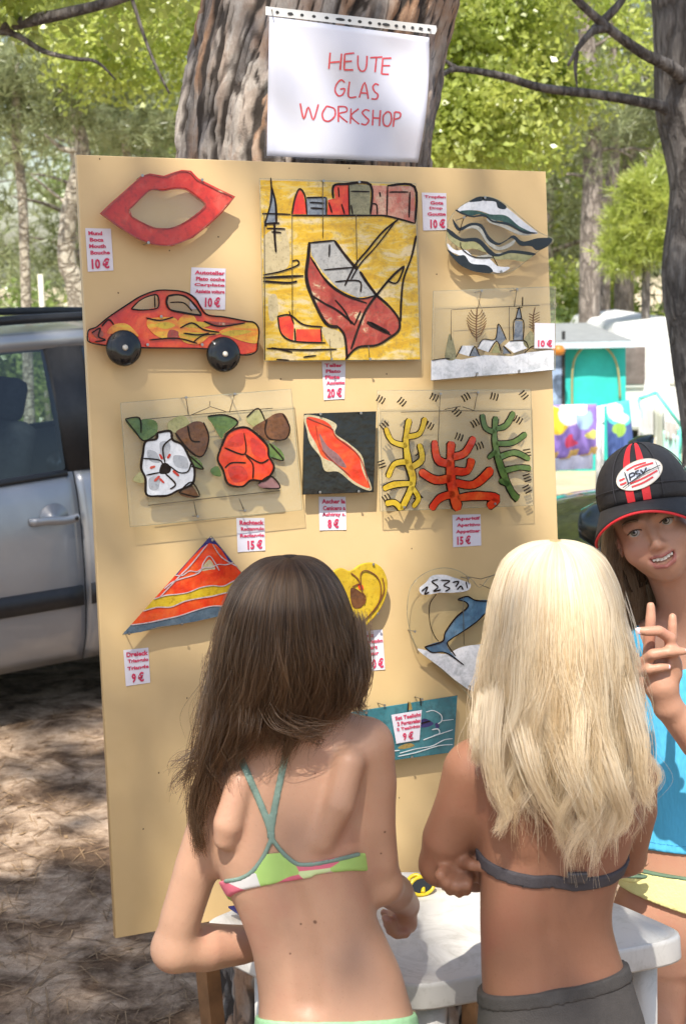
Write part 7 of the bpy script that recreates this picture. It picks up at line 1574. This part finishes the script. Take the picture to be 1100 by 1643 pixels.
    P = hair_on_rings(rg, 13000, (-math.pi * 1.14, math.pi * .14), zend, 13, wave=.017, nclump=200, stray=.035, freq=24, clump=.8, rho=(.86, 1.06)); strands('strand', P, taper(len(P[0]), 30, .00042), H_BLOND, hm)
    G = [([(800, 1120, 1.99), (788, 1200, 1.985), (796, 1260, 1.985), (812, 1300, 1.99), (798, 1338, 2.0)], 8, .007), ([(835, 1150, 1.98), (850, 1220, 1.975), (875, 1280, 1.975), (905, 1330, 1.985), (900, 1352, 1.99)], 6, .008), ([(1005, 1100, 2.0), (1022, 1180, 1.99), (1030, 1250, 1.99), (1040, 1300, 2.0)], 6, .008), ([(960, 1180, 1.97), (985, 1260, 1.97), (1000, 1310, 1.98), (985, 1340, 1.985)], 6, .009), ([(780, 1130, 2.02), (768, 1190, 2.01), (765, 1225, 2.01)], 5, .007), ([(990, 960, 2.05), (1012, 1040, 2.04), (1022, 1110, 2.04)], 1, .008), ([(900, 1180, 1.965), (930, 1270, 1.965), (960, 1340, 1.98)], 6, .010)]
    P = guide_locks(G, 1300, 18, curl=.006); strands('loose_strand', P, taper(len(P), 22, .00042), H_BLOND, hm)
    return o
blonde_girl()

# ---- girl in the black cap --------------------------------------------------
def cap_girl():
    B = Body(); YC = 2.68
    B.rings(rings_px([(975, 1085, 1150, YC, .045), (1000, 1062, 1178, YC, .052), (1025, 1035, 1210, YC, .062), (1060, 1024, 1216, YC, .072), (1120, 1024, 1212, YC, .08), (1200, 1026, 1208, YC, .082), (1300, 1022, 1208, YC, .082), (1370, 1012, 1214, YC, .086), (1420, 1000, 1222, YC, .092), (1480, 990, 1232, YC, .096), (1530, 1000, 1226, YC, .085)]), .03, 2.25)
    eye = W(1043, 845, 2.575); fwd0 = nrm(CAMPOS - eye); up0 = nrm(UP * 62 - RT * 25)
    rr = np.cross(up0, fwd0); fwd = nrm(fwd0 - rr * .05 - up0 * .02); R = frame(fwd, up0); S_ = .98
    hc = eye - R @ (A(0, .074, .003) * S_)
    L = head(B, hc, R, S_, True)
    B.tag = 'torso'
    B.chain([(hc + R @ A(0, -.02, -.05), .042), K(1110, 1000, YC, 42)], .025)
    B.chain([K(1085, 1000, YC, 30), K(1040, 1028, YC, 32)], .03); B.chain([K(1140, 1000, YC, 30), K(1200, 1030, YC, 34)], .03)
    B.tag = 'arm'
    # her right arm, hanging with the hand at the hip
    B.chain([K(1034, 1036, YC, 32), K(1010, 1120, YC - .01, 29), K(985, 1215, YC - .02, 27)], .02); B.chain([K(985, 1215, YC - .02, 26), K(984, 1290, YC - .06, 24), K(992, 1345, YC - .10, 17)], .014); B.chain([K(993, 1350, YC - .10, 17), K(1003, 1368, YC - .11, 18)], .01)
    for i, (x, y) in enumerate(((1034, 1385), (1026, 1396), (1014, 1402), (1004, 1400))): B.chain([K(1010 - i * 5, 1372 + i * 5, YC - .11, 8), K((1012 - i * 5 + x) / 2, (1372 + i * 5 + y) / 2 - 1, YC - .114, 7.2), K(x, y, YC - .11, 6)], .003)
    # her left arm, hand raised in front of her chest
    YH = 2.45
    B.chain([K(1206, 1045, YC, 34), K(1200, 1140, 2.62, 31), K(1172, 1236, 2.50, 29)], .02); B.chain([K(1172, 1238, 2.50, 28), K(1120, 1190, 2.47, 30), K(1072, 1136, YH + .005, 22)], .014)
    B.chain([K(1070, 1132, YH, 22), K(1060, 1100, YH, 26)], .012); B.chain([K(1046, 1062, YH, 17), K(1072, 1064, YH, 17)], .01); B.chain([K(1058, 1098, YH, 24), K(1048, 1066, YH, 17)], .01); B.chain([K(1062, 1098, YH, 24), K(1074, 1066, YH, 16)], .01)
    F1 = [K(1040, 1052, YH, 10.35), K(1041, 1020, YH - .002, 9.18), K(1043, 993, YH, 8.28), K(1043, 972, YH + .004, 7.02)]; F2 = [K(1075, 1056, YH + .004, 9.45), K(1077, 1026, YH + .002, 8.55), K(1078, 1004, YH + .003, 7.74), K(1078, 990, YH + .006, 6.84)]
    F3 = [K(1032, 1062, YH - .008, 9.90), K(1046, 1050, YH - .030, 9.00), K(1072, 1046, YH - .034, 8.10), K(1096, 1045, YH - .030, 6.66)]; F4 = [K(1028, 1078, YH - .006, 9.00), K(1040, 1074, YH - .026, 8.28), K(1058, 1071, YH - .030, 7.38), K(1070, 1070, YH - .028, 6.30)]
    TH = [K(1074, 1024, YH - .024, 9.45), K(1056, 1012, YH - .034, 8.64), K(1038, 1013, YH - .036, 7.92), K(1024, 1012, YH - .034, 6.30)]
    for f in (F1, F2, F3, F4): B.chain(f, .0035)
    B.chain([K(1080, 1080, YH - .004, 14), (TH[0][0], TH[0][1])], .008); B.chain(TH, .0035)
    for hx, s in ((1056, -1), (1168, 1)):
        h0 = W(hx, 1475, YC); leg(B, h0, A(h0[0] - .012 * (s < 0), YC - .05, .40), A(h0[0] - .004, YC + .0, .08), A(h0[0] - .03, YC - .15, .022), .080)
    foot = A(float(W(1110, 1480, YC)[0]), YC, 0)
    o = body_mesh('person', B, .0032, None, SK_CG, foot); prop(o, 'smiling girl in a black cap and blue top raising her fingers', 'person')
    tint_lips(o, [L(*p) for p in ((-.027, .068, -.0440), (-.016, .081, -.0510), (0, .0865, -.0538), (.016, .081, -.0510), (.027, .068, -.0440), (.016, .081, -.0675), (0, .0865, -.0725), (-.016, .081, -.0675), (-.027, .068, -.0440))], .0044)
    face_bits(L, R, o, S_, (-.001, 0))
    g = MB(); pts = [L(x, .0745 - 9 * x * x, z) for z in (-.0720, -.0490) for x in np.linspace(-.023, .023, 10)]; g.add(pts, [(i, i + 1, i + 11, i + 10) for i in range(9)]); g.build('mouth_inside', M_GUM, o, True)
    for i in range(6):
        x = -.0155 + i * .0062; w = .0061; y = .0802 - 10 * x * x; h = (.0058, .0066, .0078, .0078, .0066, .0058)[i]; z = -.0530 + 7 * x * x
        MB().box(L(x, y, z - h / 2), (w * S_, .0028, h * S_), R).build('tooth', M_TOOTH, o, True, .0007)
    for f, wd in ((TH, .0062), (F3, .0052), (F4, .0048)): nail_at(f[-1][0] + nrm(CAMPOS - f[-1][0]) * f[-1][1] * .75, f[-1][0] - f[-2][0], CAMPOS - f[-1][0], wd * .8, o, plain('pink_nail', (.72, .50, .56), .2, .05, 60))
    # clothes
    B2 = B.part('torso')
    n1, d1 = plane3(W(1010, 1358, 2.66), W(1105, 1374, 2.58), W(1212, 1372, 2.68)); nk = W(1090, 1008, 2.60); nr = rpx(1090, 1008, 62, 2.6)
    def reg(X, Y, Z):
        base = -(X * n1[0] + Y * n1[1] + Z * n1[2] - d1); neck = nr - np.sqrt((X - nk[0]) ** 2 + ((Y - nk[1]) * .55) ** 2 + ((Z - nk[2]) * .85) ** 2)
        return np.maximum(np.maximum(base, neck), Z - W(1100, 1000, YC)[2])
    cy = NT('sky_blue_jersey'); co = cy.coord(); cy.col(cy.ramp(cy.noise(5, 4, .6, co), [(.3, (.075, .43, .72)), (.7, (.095, .50, .78))])); cy.set(Roughness=.8); cy.bump(cy.noise(14, 3, .6, cy.coord((2, 2, .7))), .5, .02)
    body_mesh('blue_top', B2, .0034, o, cy.m, None, 2, reg, .006, A(.3, 2.5, .7), A(.85, 2.85, 1.25))
    reg2 = lambda X, Y, Z: np.abs(X * n1[0] + Y * n1[1] + Z * n1[2] - d1 - .016) - .0016
    body_mesh('hem_seam', B2, .003, o, plain('blue_seam', (.05, .32, .58), .8, .1, 30), None, 1, reg2, .0072, A(.3, 2.5, .7), A(.85, 2.85, .9))
    n4, d4 = plane3(W(990, 1388, 2.66), W(1100, 1412, 2.58), W(1224, 1410, 2.68)); n5, d5 = plane3(W(980, 1418, 2.66), W(1100, 1468, 2.58), W(1230, 1490, 2.68))
    reg3 = lambda X, Y, Z: np.maximum(X * n4[0] + Y * n4[1] + Z * n4[2] - d4, -(X * n5[0] + Y * n5[1] + Z * n5[2] - d5))
    sk = body_mesh('yellow_skirt', B, .0034, o, plain('pale_yellow_fabric', (.74, .70, .30), .8, .06, 30, .3), None, 1, reg3, .010, A(.3, 2.5, .5), A(.88, 2.85, .85))
    reg4 = lambda X, Y, Z: np.abs(X * n4[0] + Y * n4[1] + Z * n4[2] - d4) - .003
    body_mesh('waist_seam', B, .003, sk, plain('dark_green_cord', (.10, .16, .10), .8, .1, 30), None, 1, reg4, .0112, A(.3, 2.5, .5), A(.88, 2.85, .85))
    # hair hanging beside and behind the face
    G = []
    r = np.random.default_rng(6)
    for i in range(30):
        u = i / 29; x0 = -.087 + .007 * r.normal() if i < 18 else -.07 + .14 * (i - 18) / 11; y0 = .022 - .08 * r.random() if i < 18 else -.085; x1 = x0 * 1.15 + .012 * r.normal()
        p0 = L(x0 * .72, y0, .025); p1 = L(x0 * 1.0, y0, -.03); p2 = L(x1, y0 + .0, -.08) - A(0, 0, .03); p3 = p2 - A(.0 + .012 * r.normal(), -.005, .11 + .05 * r.random())
        G.append((p0, p1, p2, p3))
    out = []
    for p in G:
        C = np.array(catmull(p, 7)); C = np.stack([np.interp(np.linspace(0, len(C) - 1, 18), range(len(C)), C[:, k]) for k in range(3)], 1)
        m = 110; s = np.linspace(0, 1, 18)[None, :, None]; out.append(C[None] + r.normal(0, .0065, (m, 1, 3)) * (1 - .35 * s) + .005 * s * np.sin(s * r.uniform(5, 9, (m, 1, 1)) + r.uniform(0, 6, (m, 1, 3))))
    P = np.concatenate(out)
    hm = MB(); vs = [L(.081 * math.cos(a), -.02 + .092 * math.sin(a), z) for z in (.05, .0, -.05, -.10) for a in np.linspace(math.pi * .98, math.pi * 2.02, 20)]
    hm.add(vs, [(i * 20 + j, i * 20 + j + 1, (i + 1) * 20 + j + 1, (i + 1) * 20 + j) for i in range(3) for j in range(19)])
    hmo = hm.build('hair', B_BROWN, o, True); strands('strand', P, taper(len(P), 18, .00045), H_BROWN, hmo)
    # ---- the cap: a thing worn on the head
    cf = nrm(R @ A(-.02, .98, .10)); cu = nrm(R @ A(.20, -.09, 1)); CR = frame(cf, cu); cc = hc + R @ (A(.006, -.010, .064) * S_); rad = A(.085, .106, .092) * S_
    capo = o; mk = plain('black_cap_cloth', (.016, .015, .017), .7, .25, 120, .35); mred = plain('red_cap_stripe', (.62, .022, .028), .6, .08, 80, .2)
    X = lambda az, el, h=0: cc + CR @ A((rad[0] + h) * math.cos(el) * math.sin(az), (rad[1] + h) * math.cos(el) * math.cos(az), (rad[2] + h) * math.sin(el) if el >= 0 else rad[2] * math.sin(el))
    m = MB(); ne, na = 16, 56; pts = []
    els = list(np.linspace(-.26, 1.50, ne))
    for el in els:
        for i in range(na): az = 2 * math.pi * i / na; pts.append(X(az, el, .0012 * math.cos(az * 6) ** 8 * -1 + .002 * (fbm(A(az * 3, el * 4, 1.0)) - .5)))
    pts.append(X(0, math.pi / 2)); m.add(pts, [(j * na + i, j * na + (i + 1) % na, (j + 1) * na + (i + 1) % na, (j + 1) * na + i) for j in range(ne - 1) for i in range(na)] + [((ne - 1) * na + i, (ne - 1) * na + (i + 1) % na, ne * na) for i in range(na)])
    cap = empty('cap', cc, 'black cap with red stripes and a white oval badge on the smiling girl', 'cap')
    crown = m.build('cap_crown', mk, cap, True); sld = crown.modifiers.new('s', 'SOLIDIFY'); sld.thickness = .002; sld.offset = -1
    MB().lathe(X(0, math.pi / 2, .001), [(0, .004), (.005, .003), (.007, 0), (0, -.001)], 12, CR[:, [0, 1, 2]]).build('button', mk, cap, True)
    for az in np.linspace(0, 2 * math.pi, 7)[:-1] + .52: MB().tube([X(az, e, .0012) for e in np.linspace(-.24, 1.5, 16)], .0011, 5).build('seam', plain('cap_seam', (.028, .026, .03), .8, .2, 90), crown, True)
    MB().tube([X(a, .06, .001) for a in np.linspace(-math.pi, math.pi, 60)], .0009, 5).build('seam', bpy.data.materials['cap_seam'], crown, True)
    def brim(a, t, h=0):                 # a: side angle, t: 0 at the crown .. 1 at the edge
        az = a; e = -.24; b = X(az, e, -.001); out_ = CR @ nrm(A(math.sin(az) * .75, math.cos(az), 0)); Lb = .046 * S_ * math.cos(a / 1.25 * math.pi / 2 * .86) ** .6
        return b + out_ * Lb * t + CR @ A(0, 0, 1) * (h - .018 * t * t * 1.0 - .046 * math.sin(a) ** 2 * t - .004)
    m = MB(); aa = np.linspace(-1.22, 1.22, 31); pts = [brim(a, t) for a in aa for t in np.linspace(0, 1, 9)]; m.add(pts, [(i * 9 + j, (i + 1) * 9 + j, (i + 1) * 9 + j + 1, i * 9 + j + 1) for i in range(30) for j in range(8)])
    bo = m.build('brim', mk, cap, True); sb = bo.modifiers.new('s', 'SOLIDIFY'); sb.thickness = .003; sb.offset = -1
    MB().tube([brim(a, 1.0, -.0012) for a in aa], .0024, 7).build('brim_piping', mred, bo, True)
    for a0 in (-.17, .17):
        w = .085; q = [X(a0 + s * w, e, .0011) for e in np.linspace(-.24, 1.35, 26) for s in (-1, 1)]; MB().add(q, [(2 * i, 2 * i + 1, 2 * i + 3, 2 * i + 2) for i in range(25)]).build('stripe', mred, crown, True)
        q = [brim(a0 * (1 + .15 * t) + s * w * (1 + .1 * t), t, .0008) for t in np.linspace(.0, .99, 10) for s in (-1, 1)]; MB().add(q, [(2 * i, 2 * i + 1, 2 * i + 3, 2 * i + 2) for i in range(9)]).build('stripe', mred, bo, True)
    # badge, laid on the crown
    def on_crown(px, py, h):
        d = CR.T @ ray(px, py); oo = CR.T @ (CAMPOS - cc); rr_ = rad + h; a_, b_, c_ = ((d / rr_) ** 2).sum(), 2 * (d * oo / rr_ ** 2).sum(), ((oo / rr_) ** 2).sum() - 1; D = b_ * b_ - 4 * a_ * c_
        if D < 0: D = 0
        t = (-b_ - math.sqrt(D)) / (2 * a_); return CAMPOS + ray(px, py) * t
    zb = lambda x, y: (980 + x / 6.317, 700 + y / 6.317)
    bc = (283, 388); ea, eb = 245, 138; tl = math.radians(-24)
    def E(u, v): return zb(bc[0] + u * ea * math.cos(tl) - v * eb * math.sin(tl), bc[1] + u * ea * math.sin(tl) + v * eb * math.cos(tl))
    def patch(name, f, loops, h, mat):
        mm = MB()
        for lp in loops: mm.add([on_crown(*E(*p), h) for p in lp], [tuple(range(len(lp)))])
        return mm.build(name, mat, parent=f, smooth=True)
    wht = plain('badge_white', (.74, .70, .64), .7, .06, 60); blu = plain('badge_pale_blue', (.60, .64, .74), .7, .05, 60); rdb = plain('badge_red', (.66, .05, .06), .7, .06, 60); blk = plain('badge_black', (.02, .02, .03), .7, .1, 60)
    rim = [(math.cos(t), math.sin(t)) for t in np.linspace(0, 2 * math.pi, 40)[:-1]]
    mm = MB(); ctr = on_crown(*E(0, 0), .0022); ring2 = []
    for s in (.33, .66, 1.0): ring2.append([on_crown(*E(u * s, v * s), .0022) for u, v in rim])
    vs = [ctr] + sum(ring2, []); k = 39; fs = [(0, 1 + i, 1 + (i + 1) % k) for i in range(k)] + [(1 + j * k + i, 1 + (j + 1) * k + i, 1 + (j + 1) * k + (i + 1) % k, 1 + j * k + (i + 1) % k) for j in range(2) for i in range(k)]
    bd = mm.add(vs, fs).build('badge', wht, crown, True); MB().tube([on_crown(*E(u, v), .0022) for u, v in rim] + [on_crown(*E(1, 0), .0022)], .0009, 5).build('badge_rim', plain('badge_rim', (.62, .56, .46), .7, .1, 60), bd, True)
    def bar(pts, w, name, mat, h=.0034):
        P2 = np.array(catmull([A(a, b, 0) for a, b in pts], 5)) if len(pts) > 2 else np.array([A(*pts[0], 0) * (1 - t) + A(*pts[1], 0) * t for t in np.linspace(0, 1, 7)])
        T = np.gradient(P2, axis=0); T /= np.linalg.norm(T, axis=1)[:, None] + 1e-9; N = np.stack([-T[:, 1], T[:, 0] * (ea / eb) * .8, 0 * T[:, 0]], 1); n_ = len(P2); mm = MB()
        mm.add([on_crown(*E(*(p + q * w)[:2]), h) for p, q in zip(P2, N)] + [on_crown(*E(*(p - q * w)[:2]), h) for p, q in zip(P2, N)], [(i, i + 1, n_ + i + 1, n_ + i) for i in range(n_ - 1)]); return mm.build(name, mat, bd, True)
    for pts in (([(-.42, -.66), (.0, -.72), (.45, -.62)]), ([(-.1, -.50), (.3, -.48), (.72, -.38)]), ([(-.86, -.20), (-.72, -.18), (-.62, -.20)]), ([(-.90, .10), (-.75, .14), (-.62, .12)]), ([(-.5, .34), (.1, .36), (.75, .26)]), ([(-.5, .60), (0, .66), (.48, .56)])): bar(pts, .045, 'badge_stripe', rdb, .0030)
    patch('badge_field', bd, [[(-.5, -.38), (-.3, -.40), (.1, -.36), (.55, -.16), (.2, .02), (-.2, .16), (-.55, .22)]], .0052, blu)
    for pts in (([(-.52, -.62), (-.55, .2), (-.58, .3)]), ([(-.85, .40), (-.4, .22), (.2, .03), (.95, -.02)])): bar(pts, .022, 'badge_line', blk, .0060)
    Ls = [[(-.44, .12), (-.38, -.33)], [(-.38, -.33), (-.20, -.31), (-.19, -.12), (-.40, -.08)], [(.06, -.32), (-.09, -.30), (-.08, -.13), (.03, -.06), (.0, .07), (-.15, .08)], [(.12, -.30), (.19, .03)], [(.19, .03), (.38, -.27)]]
    for st in Ls: bar(st, .032, 'badge_letter', blk, .0064)
    return o
cap_girl()
